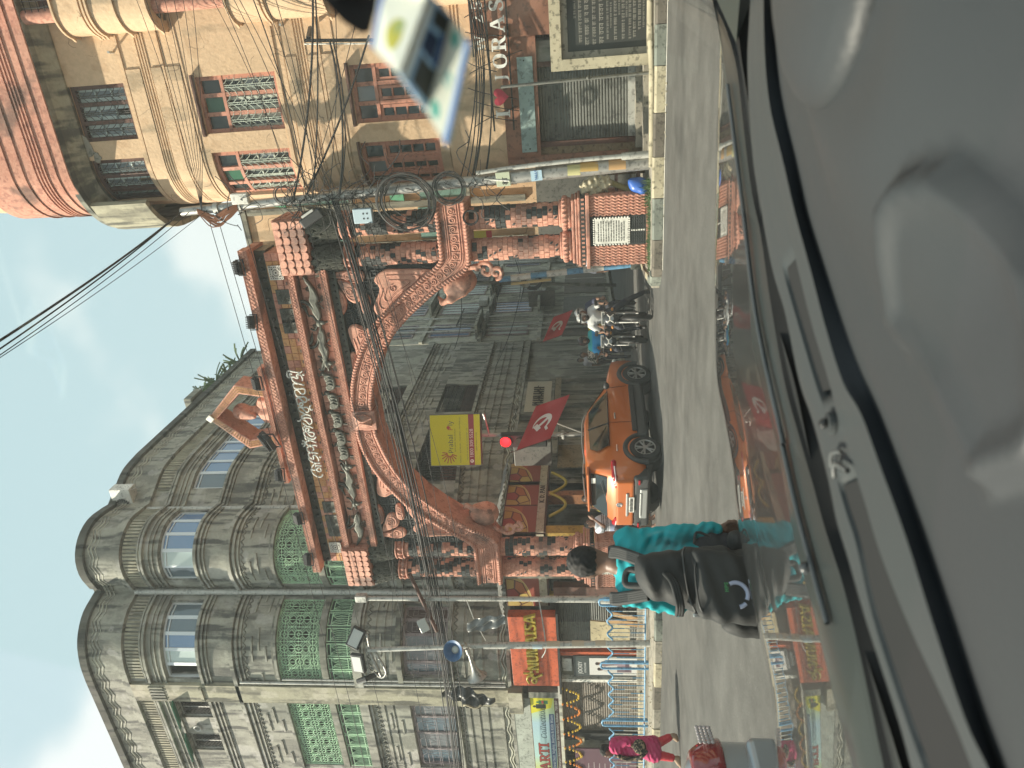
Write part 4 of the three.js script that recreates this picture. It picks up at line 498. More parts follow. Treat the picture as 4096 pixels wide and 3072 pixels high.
parts('wall', [band(cut(YP, ys(-2.0), ys(-1.76)), 0.15, 2.9, -0.3, 0), band(cut(YP, ys(-0.22), ys(0.2)), 0.15, 2.9, -0.3, 0), band(cut(YP, ys(1.4), yEnd), 0.15, 2.9, -0.3, 0)], M.plasterDark, YB);
parts('floor_slab', [2.9, 7.0, 10.2, 15.3].map((h) => ext([[-2.4, 16.4], [-1.6, 15.85], [14, 15.85], [14, 24], [-2.4, 24]], 0.14).rotateX(-Math.PI / 2).translate(0, h, 0)), M.room, YB);
parts('interior_wall', [bx(-2.3, 14, 0.15, 15, -18.8, -18.7)], M.room, YB);
const yrun = (h0, h1, n, s0 = 0, s1 = yEnd) => band(cut(YP, s0, s1), h0, h1, -0.02, n);
parts('string_course', [[10.9, 10.94, 0.05], [10.52, 10.545, 0.03], [10.46, 10.485, 0.03], [10.40, 10.425, 0.03], [10.34, 10.365, 0.03], [10.02, 10.06, 0.05], [9.62, 9.66, 0.03], [7.6, 7.66, 0.05], [7.44, 7.48, 0.03], [7.14, 7.165, 0.03], [7.08, 7.105, 0.03], [7.02, 7.045, 0.03], [6.96, 6.985, 0.03], [6.66, 6.72, 0.05], [6.36, 6.4, 0.03], [4.22, 4.27, 0.05], [3.95, 3.975, 0.03], [3.88, 3.905, 0.03], [3.81, 3.835, 0.03]].map(([a, b, n]) => yrun(a, b, n * 0.6)), M.yellow, YB);
// a shallow raised panel round the two windowed axes
parts('wall_panel', [[2.95, 4.2], [6.42, 6.64], [6.74, 6.94], [7.18, 7.42], [9.68, 10.0], [10.08, 10.32], [10.56, 10.88]].map(([a, b]) => yrun(a, b, 0.03, 2, ys(0.27))), M.yellow, YB);
// the pink canopy and parapet over the top floor, running round the corner
parts('canopy_slab', [band(YP, 12.48, 12.6, -0.2, 0.5)], M.plasterDark, YB); parts('canopy_cove', [sweep(YP, [[12.28, -0.05], [12.28, 0.06], [12.40, 0.2], [12.48, 0.34], [12.48, -0.05]], true)], M.plasterWarm, YB);  // cove coloured grey for the shadow under the slab and its dirt
const YC = [[-2.74, -24], ...arcC(-1.55, -16.15, 1.19, Math.PI, Math.PI / 2, 16), [14, -14.96]]; parts('canopy_fascia', [band(YC, 12.5, 14.6, -0.1, 0)], M.redwash, YB); parts('fascia_line', [12.75, 12.98, 13.06, 13.14, 13.22, 13.5, 13.8].map((h) => band(YC, h, h + 0.03, -0.02, 0.03)), M.redwash, YB);
parts('canopy_fin', [band([[-3.05, -19], [-3.2, -17.0], ...arcC(-1.7, -16.6, 1.5, Math.PI, Math.PI * 0.66, 6)], 11.15, 12.5, -0.12, 0)], M.plasterWarm, YB);  // grey plaster paints in the shadow side of the fin, with its dirt
// windows: three lights, pink frames, scrolled iron grilles, some with a transom of old glass
const scrollBars = (path, a, b, h0, h1, n, mat, parent, wn) => { const g = [], st = (b - a) / wn, rows = Math.round((h1 - h0) / 0.17); for (let i = 0; i < wn; i++) { const c = a + (i + 0.5) * st; const P = (u, y) => put(path, c + u * st, y, n); g.push(rod(P(-0.06, h0), P(-0.06, h1), 0.008, 4), rod(P(0.06, h0), P(0.06, h1), 0.008, 4)); for (let r = 0; r < rows; r++) { const y = h0 + (r + 0.5) * (h1 - h0) / rows; for (const s of [-1, 1]) g.push(tube([P(s * 0.47, y - 0.02), P(s * 0.3, y + 0.01), P(s * 0.15, y + 0.07), P(s * 0.07, y + 0.1)], 0.008, 8, 4)); g.push(tube([P(-0.06, y), P(0, y + 0.03), P(0.06, y), P(0, y - 0.03)], 0.007, 10, 4, true)); } } mesh('window_grille', g, mat, parent, WS); };
const paleFrame = std({ map: T.grime, color: col(0.52, 0.60, 0.54), roughness: 0.6 }), pinkFrame = std({ map: T.grime, color: col(0.52, 0.235, 0.165), roughness: 0.65 }), greenGlass = flat(0.03, 0.11, 0.06, 0.12), dullGlass = flat(0.20, 0.235, 0.25, 0.2), darkGlass = flat(0.025, 0.035, 0.035, 0.1);
function yWindow(path, a, b, h0, h1, kind, par = YB) {
  const w = new THREE.Group(); w.name = 'window'; par.add(w); const fr = kind === 3 ? M.woodDark : pinkFrame, n0 = -0.14, f = [], n = 3, st = (b - a) / n;
  f.push(band(cut(path, a, b), h1 - 0.08, h1, n0 - 0.05, n0 + 0.06), band(cut(path, a, b), h0, h0 + 0.07, n0 - 0.05, n0 + 0.06)); for (let i = 0; i <= n; i++) f.push(place(box(0.08, h1 - h0, 0.1), path, clamp(a + i * st, a + 0.04, b - 0.04), (h0 + h1) / 2, n0)); parts('window_frame', f, fr, w);
  const tz = kind === 1 ? h1 - 0.5 : kind === 2 ? h1 - 0.46 : h1 - 0.08;
  if (kind !== 3) { parts('transom', [band(cut(path, a, b), tz - 0.07, tz, n0 - 0.05, n0 + 0.06)], fr, w); for (let i = 0; i < n; i++) mesh('pane', place(box(st - 0.09, h1 - 0.08 - tz, 0.012), path, a + (i + 0.5) * st, (tz + h1 - 0.08) / 2, n0 - 0.02), kind === 1 ? (i % 2 ? greenGlass : darkGlass) : (i === 1 ? dullGlass : darkGlass), w, W); }
  const y1 = kind === 3 ? h1 - 0.08 : tz - 0.07, y0 = h0 + 0.07;
  for (let i = 0; i < n; i++) { const c = a + (i + 0.5) * st, pw = st - 0.1;
    if (kind === 2) { const g = [place(box(0.06, y1 - y0, 0.06), path, c - pw / 2 + 0.03, (y0 + y1) / 2, n0), place(box(0.06, y1 - y0, 0.06), path, c + pw / 2 - 0.03, (y0 + y1) / 2, n0)]; for (let k = 0; k <= 4; k++) g.push(place(box(pw, k % 4 ? 0.035 : 0.06, 0.05), path, c, mix(y0 + 0.03, y1 - 0.03, k / 4), n0)); mesh('casement', g, pinkFrame, w, W); for (let k = 0; k < 4; k++) mesh('pane', place(box(pw - 0.1, (y1 - y0) / 4 - 0.05, 0.01), path, c, mix(y0, y1, (k + 0.5) / 4), n0 - 0.02), darkGlass, w, W); }
    else { const mt = kind === 3 ? M.frost : paleFrame, g = [place(box(0.07, y1 - y0, 0.04), path, c - pw / 2 + 0.035, (y0 + y1) / 2, n0 - 0.06), place(box(0.07, y1 - y0, 0.04), path, c + pw / 2 - 0.035, (y0 + y1) / 2, n0 - 0.06)]; for (let k = 0; k <= 3; k++) g.push(place(box(pw, 0.03, 0.04), path, c, mix(y0, y1, k / 3), n0 - 0.06)); mesh('casement', g, mt, w, W); for (let k = 0; k < 3; k++) if (!(kind === 3 && i === 1 && k === 0)) mesh('pane', place(box(pw - 0.13, (y1 - y0) / 3 - 0.03, 0.01), path, c, mix(y0, y1, (k + 0.5) / 3), n0 - 0.08), kind === 3 ? dullGlass : (hash(i, k, 9 + Math.round(h0)) < 0.4 ? dullGlass : darkGlass), w, W); } }
  scrollBars(path, a + 0.05, b - 0.05, y0, y1, kind === 2 ? n0 - 0.09 : n0 + 0.05, kind === 1 ? paleFrame : kind === 3 ? M.cableGrey : M.galv, w, 3);
}
yWindow(YP, ...wA, 4.42, 6.14, 2); yWindow(YP, ...wB, 4.42, 6.14, 2); yWindow(YP, ...wA, 7.7, 9.46, 1); yWindow(YP, ...wB, 7.7, 9.46, 1); yWindow(YP, ...wA, 11.02, 12.28, 3); yWindow(YP, ...wB, 11.02, 12.28, 3);
parts('drip_hood', [band(cut(YP, wA[0] - 0.05, wA[1] + 0.05), 9.46, 9.5, -0.02, 0.1), band(cut(YP, wA[0] - 0.05, wA[1] + 0.05), 6.14, 6.18, -0.02, 0.14), band(cut(YP, wB[0], wB[1] + 0.03), 6.14, 6.18, -0.02, 0.12)], M.woodDark, YB);
// patches where the render has come off
{ const g = [[-1.2, 12.32, 0.28], [-0.85, 12.42, 0.16], [-1.4, 12.1, 0.13], [-0.3, 12.35, 0.1]]; for (const [x, y, r] of g) { const p = []; for (let k = 0; k < 11; k++) { const a = k / 11 * 6.283, q = r * rr(0.6, 1.15); p.push([q * Math.cos(a), q * 0.7 * Math.sin(a)]); } mesh('bare_patch', place(ext(spl(p, 3), 0.02), YP, ys(x), y - 0.02, 0.0), M.concrete, YB, W); } }
// the projecting bay at the right: round-cornered balconies with pink columns
const BP = [[0.95, -15.6], [0.95, -15.35], ...arcC(1.4, -15.35, 0.45, Math.PI, Math.PI / 2, 8), [14, -14.9]];
parts('balcony_front', [[2.9, 4.6, 1], [6.2, 8.2, 1], [9.72, 11.7, 1], [13.1, 15, 1]].map(([a, b]) => band(BP, a, b, -0.16, 0)), M.yellow, YB); parts('balcony_moulding', [8.16, 11.66, 9.74, 11.1, 11.02, 10.94, 10.4, 6.25, 7.5, 7.42, 4.58].map((h) => band(BP, h, h + 0.04, -0.02, 0.05)), M.yellow, YB);
parts('balcony_floor', [6.2, 9.72, 13.1].map((h) => ext([[0.98, 15.5], [1.4, 15.0], [14, 14.95], [14, 16]], 0.12).rotateX(-Math.PI / 2).translate(0, h + 0.02, 0)), M.plasterDark, YB);
for (const x of [1.35, 2.1]) for (const [a, b] of [[8.2, 9.74], [11.7, 13.1]]) mesh('column', cyl(0.13, 0.13, b - a, x, a, -15.15, 14), M.redwash, YB, W);
parts('balcony_shutter', [bx(1.6, 2.6, 8.2, 9.7, -15.46, -15.42), bx(1.5, 2.4, 11.75, 13.0, -15.46, -15.42)], M.woodDark, YB);
{ const g = []; for (let i = 0; i < 9; i++) g.push(rod([1.5 + i * 0.12, 11.75, -15.05], [1.5 + i * 0.12, 12.4, -15.05], 0.01, 4)); for (let i = 0; i < 5; i++) g.push(rod([1.4, 11.8 + i * 0.14, -15.05], [2.6, 11.8 + i * 0.14, -15.05], 0.01, 4)); mesh('balcony_grille', g, M.dark, YB, WS); }
parts('spout', [rod([0.62, 11.05, -15.5], [0.62, 11.0, -15.25], 0.025), rod([0.85, 7.35, -15.5], [0.85, 7.3, -15.25], 0.025)], M.galv, YB);
// second ochre block behind it, along the side street
const Y2 = thing('ochre_rear_block', 'weathered ochre block behind the pole with teal glazed openings', 'building', [-3.6, 0.15, -20]);
parts('wall', [bx(-4.75, -2.7, 0.15, 10.95, -26, -19.6)], M.yellow, Y2); parts('coping', [bx(-4.85, -2.7, 10.95, 11.1, -26, -19.5)], M.plasterDark, Y2); parts('pilaster', [bx(-3.62, -3.45, 3, 10.9, -19.65, -19.5), bx(-4.75, -4.55, 3, 10.9, -19.65, -19.5)], M.plasterDark, Y2);
const teal = std({ map: T.grime, color: col(0.16, 0.29, 0.27), roughness: 0.35 });
parts('glazed_panel', [bx(-3.42, -2.75, 7.9, 9.55, -19.6, -19.55), bx(-3.42, -2.75, 4.6, 5.9, -19.6, -19.55), bx(-4.5, -3.66, 8.2, 9.4, -19.6, -19.55), bx(-4.5, -3.66, 5.0, 6.0, -19.6, -19.55)], teal, Y2);
parts('green_shutter', [rot(box(0.7, 0.5, 0.04), -0.5).translate(-3.05, 9.85, -19.4), rot(box(0.7, 0.5, 0.04), -0.5).translate(-3.05, 6.5, -19.4)], M.green, Y2); parts('window_sill', [bx(-3.5, -2.7, 7.8, 7.9, -19.7, -19.45), bx(-3.5, -2.7, 4.5, 4.6, -19.7, -19.45)], M.plasterDark, Y2);
parts('shop_shutter', [bx(-4.6, -2.8, 0.2, 2.7, -19.6, -19.52)], M.shutter, Y2);
// ---- the shop under the ochre building
const SH = thing('closed_shop', 'closed shopfront with grey roller shutter and brown board under the ochre building', 'shop', [-0.9, 0.15, -15.6]);
function shutter(x0, x1, y0, y1, z, mat, par, nm = 'roller_shutter', pitch = 0.062) { const prof = []; const n = Math.round((y1 - y0) / pitch); for (let i = 0; i < n; i++) { const y = y0 + i * (y1 - y0) / n, h = (y1 - y0) / n; prof.push([y, 0], [y + h * 0.25, 0.012], [y + h * 0.5, 0.016], [y + h * 0.75, 0.012]); } prof.push([y1, 0]); return mesh(nm, sweep([[x0, z], [x1, z]], prof), mat, par, W); }
shutter(-1.72, -0.25, 0.5, 2.3, -15.62, M.shutter, SH); shutter(0.25, 1.4, 0.4, 2.3, -15.62, M.shutterBrown, SH);
parts('shutter_rail', [bx(-1.72, -0.25, 0.36, 0.5, -15.63, -15.58)], M.galv, SH); parts('door_jamb', [bx(-1.8, -1.7, 0.2, 2.34, -15.7, -15.46), bx(-0.28, -0.18, 0.2, 2.34, -15.7, -15.46)], M.woodDark, SH);
parts('step', [bx(-1.9, 1.5, 0.15, 0.36, -15.75, -15.3), bx(-2.1, 1.5, 0.15, 0.24, -15.3, -14.95)], M.concrete, SH);
const brownBoard = std({ map: T.grime, color: col(0.27, 0.125, 0.08), roughness: 0.6 });
parts('fascia_board', [bx(-1.95, 0.3, 2.3, 3.0, -15.5, -15.36), bx(0.3, 6, 2.0, 3.55, -15.5, -15.3), bx(-2.1, -1.95, 0.5, 3.0, -15.5, -15.42)], brownBoard, SH); parts('header_panel', [rbx(1.8, 0.31, 0.02, 0.004, -0.965, 2.53, -15.34)], std({ map: T.grime, color: col(0.27, 0.37, 0.37), roughness: 0.5 }), SH); parts('panel_screw', [ball(0.014, -0.13, 2.55, -15.325), ball(0.014, -1.8, 2.52, -15.325)], M.dark, SH);
parts('awning', [rot(box(2.2, 0.03, 0.5), 0.5).translate(2.0, 2.1, -15.0)], M.shutterBrown, SH);
parts('rough_wall', [bx(-2.45, -1.8, 0.15, 2.3, -15.75, -15.5)], std({ map: T.concrete, color: col(0.75, 0.6, 0.45), bumpMap: T.plasterB, bumpScale: 0.05, roughness: 0.95 }), SH);
parts('bracket_rail', [bx(-1.4, 1.2, 3.2, 3.23, -15.24, -15.2), bx(-1.4, 1.2, 2.8, 2.83, -15.24, -15.2), bx(0, 1.2, 3.5, 3.53, -15.24, -15.2)], M.dark, SH);
// the white letters and the red heart
const SL = thing('love_sign', 'white slab letters I heart JORASA and W 25 over the closed shop', 'sign', [0, 3.1, -15.2]);
const white = std({ map: T.grime, color: col(0.82, 0.84, 0.82), roughness: 0.45 });
{ const put3 = (c, x, y, H2) => { const g = text(c, 0.3, 0.04, FSB), b = g.boundingBox, k = H2 / (b.max.y - b.min.y); g.scale(k, k, 1); mesh('letter', tr(g, x - (b.min.x + b.max.x) / 2 * k, y - b.min.y * k, -15.2), white, SL, W); };
  put3('I', -1.08, 2.87, 0.28); [...'JORASA'].forEach((c, i) => put3(c, [-0.42, -0.12, 0.19, 0.53, 0.85, 1.17][i], 2.86, 0.28)); put3('W', 0.18, 3.27, 0.2); put3('2', 0.62, 3.27, 0.2); put3('5', 0.86, 3.27, 0.2);
  const h = new THREE.Shape(); h.moveTo(0, -0.15); h.bezierCurveTo(-0.06, -0.08, -0.16, -0.02, -0.16, 0.07); h.bezierCurveTo(-0.16, 0.17, -0.03, 0.18, 0, 0.08); h.bezierCurveTo(0.03, 0.18, 0.16, 0.17, 0.16, 0.07); h.bezierCurveTo(0.16, -0.02, 0.06, -0.08, 0, -0.15); mesh('red_heart', ext(h, 0.03, 0.004).translate(-0.76, 3.02, -15.2), flat(0.33, 0.025, 0.05, 0.5), SL, W); }
// inscription stone in a heavy cement frame
const PQ = thing('inscription_stone', 'black inscribed stone in a cracked cement frame beside the kerb', 'plaque', [0.25, 0.15, -14.4]);
const zz = -14.3; parts('cement_frame', [bx(-0.35, -0.16, 0.15, 1.98, zz - 0.5, zz), bx(-0.16, 1.3, 1.78, 1.98, zz - 0.5, zz), bx(1.0, 1.2, 0.15, 1.78, zz - 0.5, zz), bx(-0.16, 1.0, 0.15, 0.24, zz - 0.5, zz)], M.concretePale, PQ); parts('cement_reveal', [bx(-0.16, -0.04, 0.24, 1.66, zz - 0.5, zz - 0.1), bx(-0.16, 1.0, 1.66, 1.78, zz - 0.5, zz - 0.1)], M.concrete, PQ);
parts('stone_slab', [bx(-0.04, 1.0, 0.24, 1.66, zz - 0.4, zz - 0.13)], flat(0.03, 0.032, 0.03, 0.55), PQ);
{ const rows = [[1.52, 0.04, 0.5, 0.86], [1.42, 0.055, 0.1, 0.9], [1.30, 0.07, 0.05, 0.92], [1.17, 0.06, 0.05, 0.92], [1.04, 0.075, 0.06, 0.9], [0.93, 0.035, 0.12, 0.88], [0.87, 0.03, 0.3, 0.75], [0.79, 0.05, 0.1, 0.82], [0.72, 0.03, 0.5, 0.85], [0.65, 0.05, 0.1, 0.9], [0.59, 0.03, 0.45, 0.85], [0.53, 0.045, 0.1, 0.8], [0.45, 0.05, 0.12, 0.88], [0.36, 0.045, 0.24, 0.75], [0.29, 0.03, 0.27, 0.78]]; const g = [], zt = zz - 0.128;
  for (const [y, h, a, b] of rows) { let x = a; while (x < b) { const w = h * rr(0.55, 0.95), e = Math.min(rr(1.5, 5) | 0, 5); const x1 = x + w * e; if (x1 > b + 0.05) break; g.push(box(x1 - x, h * 0.13, 0.006, (x + x1) / 2, y + h * 0.5, zt)); for (let k = 0; k < e; k++) { const xc = x + (k + 0.5) * w; if (rnd() < 0.8) g.push(box(h * 0.12, h * 0.9, 0.006, xc + w * 0.28, y, zt)); g.push(tube([[xc + w * 0.28, y + h * 0.3, zt], [xc - w * 0.3, y + h * rr(-0.05, 0.2), zt], [xc, y - h * rr(0.2, 0.4), zt], [xc + w * 0.25, y - h * 0.1, zt]], h * 0.06, 8, 3)); } x = x1 + h * 0.4; } } mesh('inscription', g, flat(0.30, 0.29, 0.25, 0.8), PQ, WS); }
// bamboo along the kerb, conduit post
solo('bamboo_pole', 'long dusty bamboo pole lying along the right kerb', 'pole', tube([[3, 0.27, -13.55], [0.6, 0.26, -13.52], [0.2, 0.25, -13.56], [-0.4, 0.22, -13.55], [-1.1, 0.21, -13.58], [-2.05, 0.2, -13.62]], 0.055, 60, 8), M.concretePale);
solo('conduit_post', 'thin dark metal post in front of the closed shutter', 'post', [rod([-0.49, 0.15, -14.5], [-0.55, 2.95, -14.5], 0.028, 8), ball(0.04, -0.5, 1.3, -14.47)], M.shutter);
// ------------------------------------------------------------------ houses along the side street, seen through the arch
function streetHouse(name, label, x0, x1, z0, z1, h, side, mat, opt = {}) {   // side +1: its front faces +x (left row), -1: faces -x
  const t = thing(name, label, 'building', [(x0 + x1) / 2, 0.15, (z0 + z1) / 2]), fx = side > 0 ? x1 : x0, L = Math.abs(z1 - z0), F = (z, d) => fx + side * d;
  parts('wall', [bx(x0, x1, 0.15, h, z0, z1)], mat, t); parts('coping', [bx(x0, x1 + (side > 0 ? 0.15 : 0), h, h + 0.15, z0 + 0.01, z1 - 0.01)], M.plasterDark, t);
  const nF = opt.floors ?? 4, n = Math.max(2, Math.round(L / (opt.pitch ?? 2.6)));
  for (let f = 1; f < nF; f++) { const y = 3.9 + (f - 1) * (h - 4.2) / (nF - 1), hh = (h - 4.2) / (nF - 1);
    mesh('string_course', bx(F(0, 0), F(0, 0.14), y - 0.3, y - 0.12, z0, z1), mat, t, W);
    for (let i = 0; i < n; i++) { const zc = mix(z0, z1, (i + 0.5) / n), w = L / n * 0.52; const wd = new THREE.Group(); wd.name = 'window'; t.add(wd);
      mesh('window_frame', [bx(F(0, 0), F(0, 0.06), y + 0.35, y + 0.43, zc - w / 2, zc + w / 2), bx(F(0, 0), F(0, 0.06), y + hh * 0.82, y + hh * 0.82 + 0.08, zc - w / 2, zc + w / 2), bx(F(0, 0), F(0, 0.06), y + 0.43, y + hh * 0.82, zc - w / 2, zc - w / 2 + 0.08), bx(F(0, 0), F(0, 0.06), y + 0.43, y + hh * 0.82, zc + w / 2 - 0.08, zc + w / 2)], opt.frame ?? M.mauve, wd, W);
      mesh('pane', bx(F(0, 0), F(0, 0.02), y + 0.43, y + hh * 0.82, zc - w / 2 + 0.08, zc + w / 2 - 0.08), rnd() < 0.4 ? M.frost : rnd() < 0.5 ? M.glass : M.skyTintGlass, wd, W);
      mesh('window_bar', [0.25, 0.5, 0.75].map((q) => bx(F(0, 0.03), F(0, 0.07), y + 0.43, y + hh * 0.82, mix(zc - w / 2, zc + w / 2, q) - 0.015, mix(zc - w / 2, zc + w / 2, q) + 0.015)), opt.frame ?? M.mauve, wd, W);
      if (opt.balcony && (i + f) % 2 === 0) { parts('balcony', [bx(F(0, 0), F(0, 0.75), y - 0.12, y, zc - w * 0.75, zc + w * 0.75)], mat, t); const g = []; for (let q = 0; q <= 12; q++) g.push(rod([F(0, 0.72), y, mix(zc - w * 0.75, zc + w * 0.75, q / 12)], [F(0, 0.72), y + 0.85, mix(zc - w * 0.75, zc + w * 0.75, q / 12)], 0.014, 4)); g.push(bx(F(0, 0.7), F(0, 0.75), y + 0.83, y + 0.88, zc - w * 0.75, zc + w * 0.75)); mesh('balcony_rail', g, M.dark, t, WS); }
      if (rnd() < 0.5) mesh('drip_hood', bx(F(0, 0), F(0, 0.45), y + hh * 0.86, y + hh * 0.9, zc - w * 0.6, zc + w * 0.6), M.plasterDark, t, W); } }
  if (opt.clutter) { for (let i = 0; i < opt.clutter; i++) { const z = mix(z0, z1, rr(0.05, 0.95)), y = rr(3.2, h - 2); if (i % 3 === 0) mesh('wall_air_conditioner', rbx(0.34, 0.5, 0.75, 0.03, F(0, 0.25), y, z), M.galv, t, W); else if (i % 3 === 1) mesh('hanging_signboard', bx(F(0, 0.1), F(0, 0.95), rr(2.9, 3.4), rr(4, 4.7), z - 0.04, z + 0.04), [M.plasterPale, M.kerbBlue, M.mauve, M.shutterBrown][i % 4], t, W); else mesh('down_pipe', rod([F(0, 0.12), 0.3, z], [F(0, 0.12), h - 0.3, z], 0.06, 7), M.galv, t, W); } }
  for (let i = 0; i < n; i++) { const zc = mix(z0, z1, (i + 0.5) / n), w = L / n * 0.8; mesh('shop_shutter', bx(F(0, 0), F(0, 0.05), 0.3, 2.6, zc - w / 2, zc + w / 2), i % 2 ? M.shutter : M.shutterBrown, t, W); }
  return t;
}
// the rest of the left row
streetHouse('balcony_house', 'stained grey house with projecting lattice balconies left of the side street', -20, -12.3, -31.2, -41, 15.6, 1, M.plasterPale, { floors: 5, pitch: 2.9, balcony: true, clutter: 9 });
streetHouse('buff_house', 'buff house with an orange stained corner along the side street', -20, -12.5, -41.2, -50, 13.4, 1, M.plasterPale, { floors: 4, pitch: 2.6, clutter: 9 });
streetHouse('tall_house', 'tall grey house far down the left of the side street', -20, -12.3, -50.2, -66, 15.5, 1, M.plasterPale, { floors: 5, pitch: 2.8, balcony: true, clutter: 12 });
streetHouse('far_house', 'distant grey house closing the left row of the side street', -20, -12.0, -66.2, -90, 16.5, 1, M.plasterPale, { floors: 5, pitch: 3 });
// right row: only its far end shows past the gate pier
streetHouse('cream_corner_house', 'cream house with a dark rounded balcony far down the right row', -4.8, 3, -34, -46, 10.5, -1, M.plasterWarm, { floors: 3, pitch: 3, balcony: true, clutter: 6 });
streetHouse('right_row_house', 'grey house behind the gate pier on the right of the side street', -4.85, 3, -26.2, -33.8, 9.5, -1, M.plasterPale, { floors: 3 });
streetHouse('end_house', 'pale house facing up the street at the far bend', -10.5, 3, -96, -110, 13, 1, M.plasterWarm, { floors: 4 });
{ const t = thing('street_end_block', 'grey apartment front closing the view down the side street', 'building', [-8, 0.15, -92]); parts('wall', [bx(-13, -3, 0.15, 12.5, -100, -91.8)], M.plaster, t); for (let f = 0; f < 4; f++) for (let i = 0; i < 4; i++) { const x = -11.8 + i * 2.5, y = 3 + f * 2.5; mesh('window', bx(x, x + 1.1, y, y + 1.4, -91.8, -91.7), M.glass, t, W); } }
struct('side_street_ground_strip', bx(-12.2, -11.1, 0.158, 0.162, -90, -27), M.concrete);  // thin concrete strip on the left footway
// buildings behind the camera's street that stand round the junction, so that the glass and the bonnet have something to mirror
{ const t = thing('row_across_avenue', 'ochre terrace across the avenue behind the viewpoint', 'building', [-5, 0, 22]); parts('wall', [bx(-60, 40, 0, 9, 20, 30)], M.yellow, t); for (let i = 0; i < 20; i++) for (const y of [3.5, 6.3]) mesh('window', bx(-50 + i * 4.3, -48.6 + i * 4.3, y, y + 1.5, 19.9, 20), M.glass, t, W); }
scene.fog = new THREE.FogExp2(new THREE.Color(0.80, 0.86, 0.84), 0.002);   // dusty street haze
{ const R = [[[-12.1, 7.5, -30], [-4.8, 6.5, -24], 0.6], [[-12.1, 6.2, -36], [-4.8, 5.6, -28], 0.5], [[-12.2, 8.6, -44], [-4.8, 7, -33], 0.7], [[-12.2, 5.4, -28], [-9.0, 4.2, -30], 0.2], [[-9.0, 4.2, -30], [-4.8, 7.4, -38], 0.3], [[-9.0, 4.3, -30], [-12.1, 6.8, -48], 0.4]]; const t = thing('side_street_wires', 'black wires strung over the side street to a pole with a coil', 'cables', [-9, 4.2, -30]); R.forEach(([a, b, s]) => mesh('cable', sag(a, b, s, 0.016, 24, 4), M.cable, t, W)); mesh('street_pole', rod([-9.4, 0.1, -30], [-9.0, 6.2, -30], 0.08, 8), M.plasterDark, t, W); for (let i = 0; i < 5; i++) mesh('wire_coil', tr(new THREE.TorusGeometry(0.3 + i * 0.02, 0.03, 6, 20), -9.0, 3.7, -29.9 + i * 0.03), M.cable, t, W); mesh('street_speaker', tr(new THREE.LatheGeometry([[0.04, 0], [0.08, 0.2], [0.2, 0.35]].map((p) => new THREE.Vector2(...p)), 16).rotateX(Math.PI / 2), -9.0, 4.0, -29.9), M.galv, t, W); }
{ const c = [-18.486,11.152,-62], t = thing('street_tree', 'small green tree far down the side street', 'tree', [c[0], 0, -62]); mesh('trunk', rod([0, 0, 0], [0.1, c[1] - 0.8, 0], 0.14, 8, 0.08), M.woodDark, t); const g = []; for (let i = 0; i < 420; i++) { const a = rr(0, 6.28), e = rr(-1.2, 1.5), r = rr(0.5, 1.7) * (0.75 + 0.25 * Math.sin(a * 3 + e * 2)); g.push(tr(rot(new THREE.CircleGeometry(rr(0.14, 0.26), 4).scale(1, 0.55, 1), rr(0, 3), rr(0, 3), 0), r * Math.cos(a) * Math.cos(e), c[1] + r * Math.sin(e) * 0.8, r * Math.sin(a) * Math.cos(e))); } mesh('crown', g, flat(0.09, 0.14, 0.045, 0.8), t, { kind: 'stuff' }); }
{ const t = thing('yellow_notice_board', 'small yellow notice board seen between the right gate columns', 'sign', [-4.2, 3.9, -17.6]); mesh('board', rbx(0.5, 0.55, 0.04, 0.005, 0, 0.15, 0), flat(0.45, 0.40, 0.03, 0.5), t); mesh('red_strip', box(0.5, 0.14, 0.01, 0, -0.08, 0.025), flat(0.4, 0.03, 0.04, 0.5), t); mesh('stay', rod([0, -0.1, -0.02], [0, -3.9, -0.02], 0.025, 6), M.galv, t); }
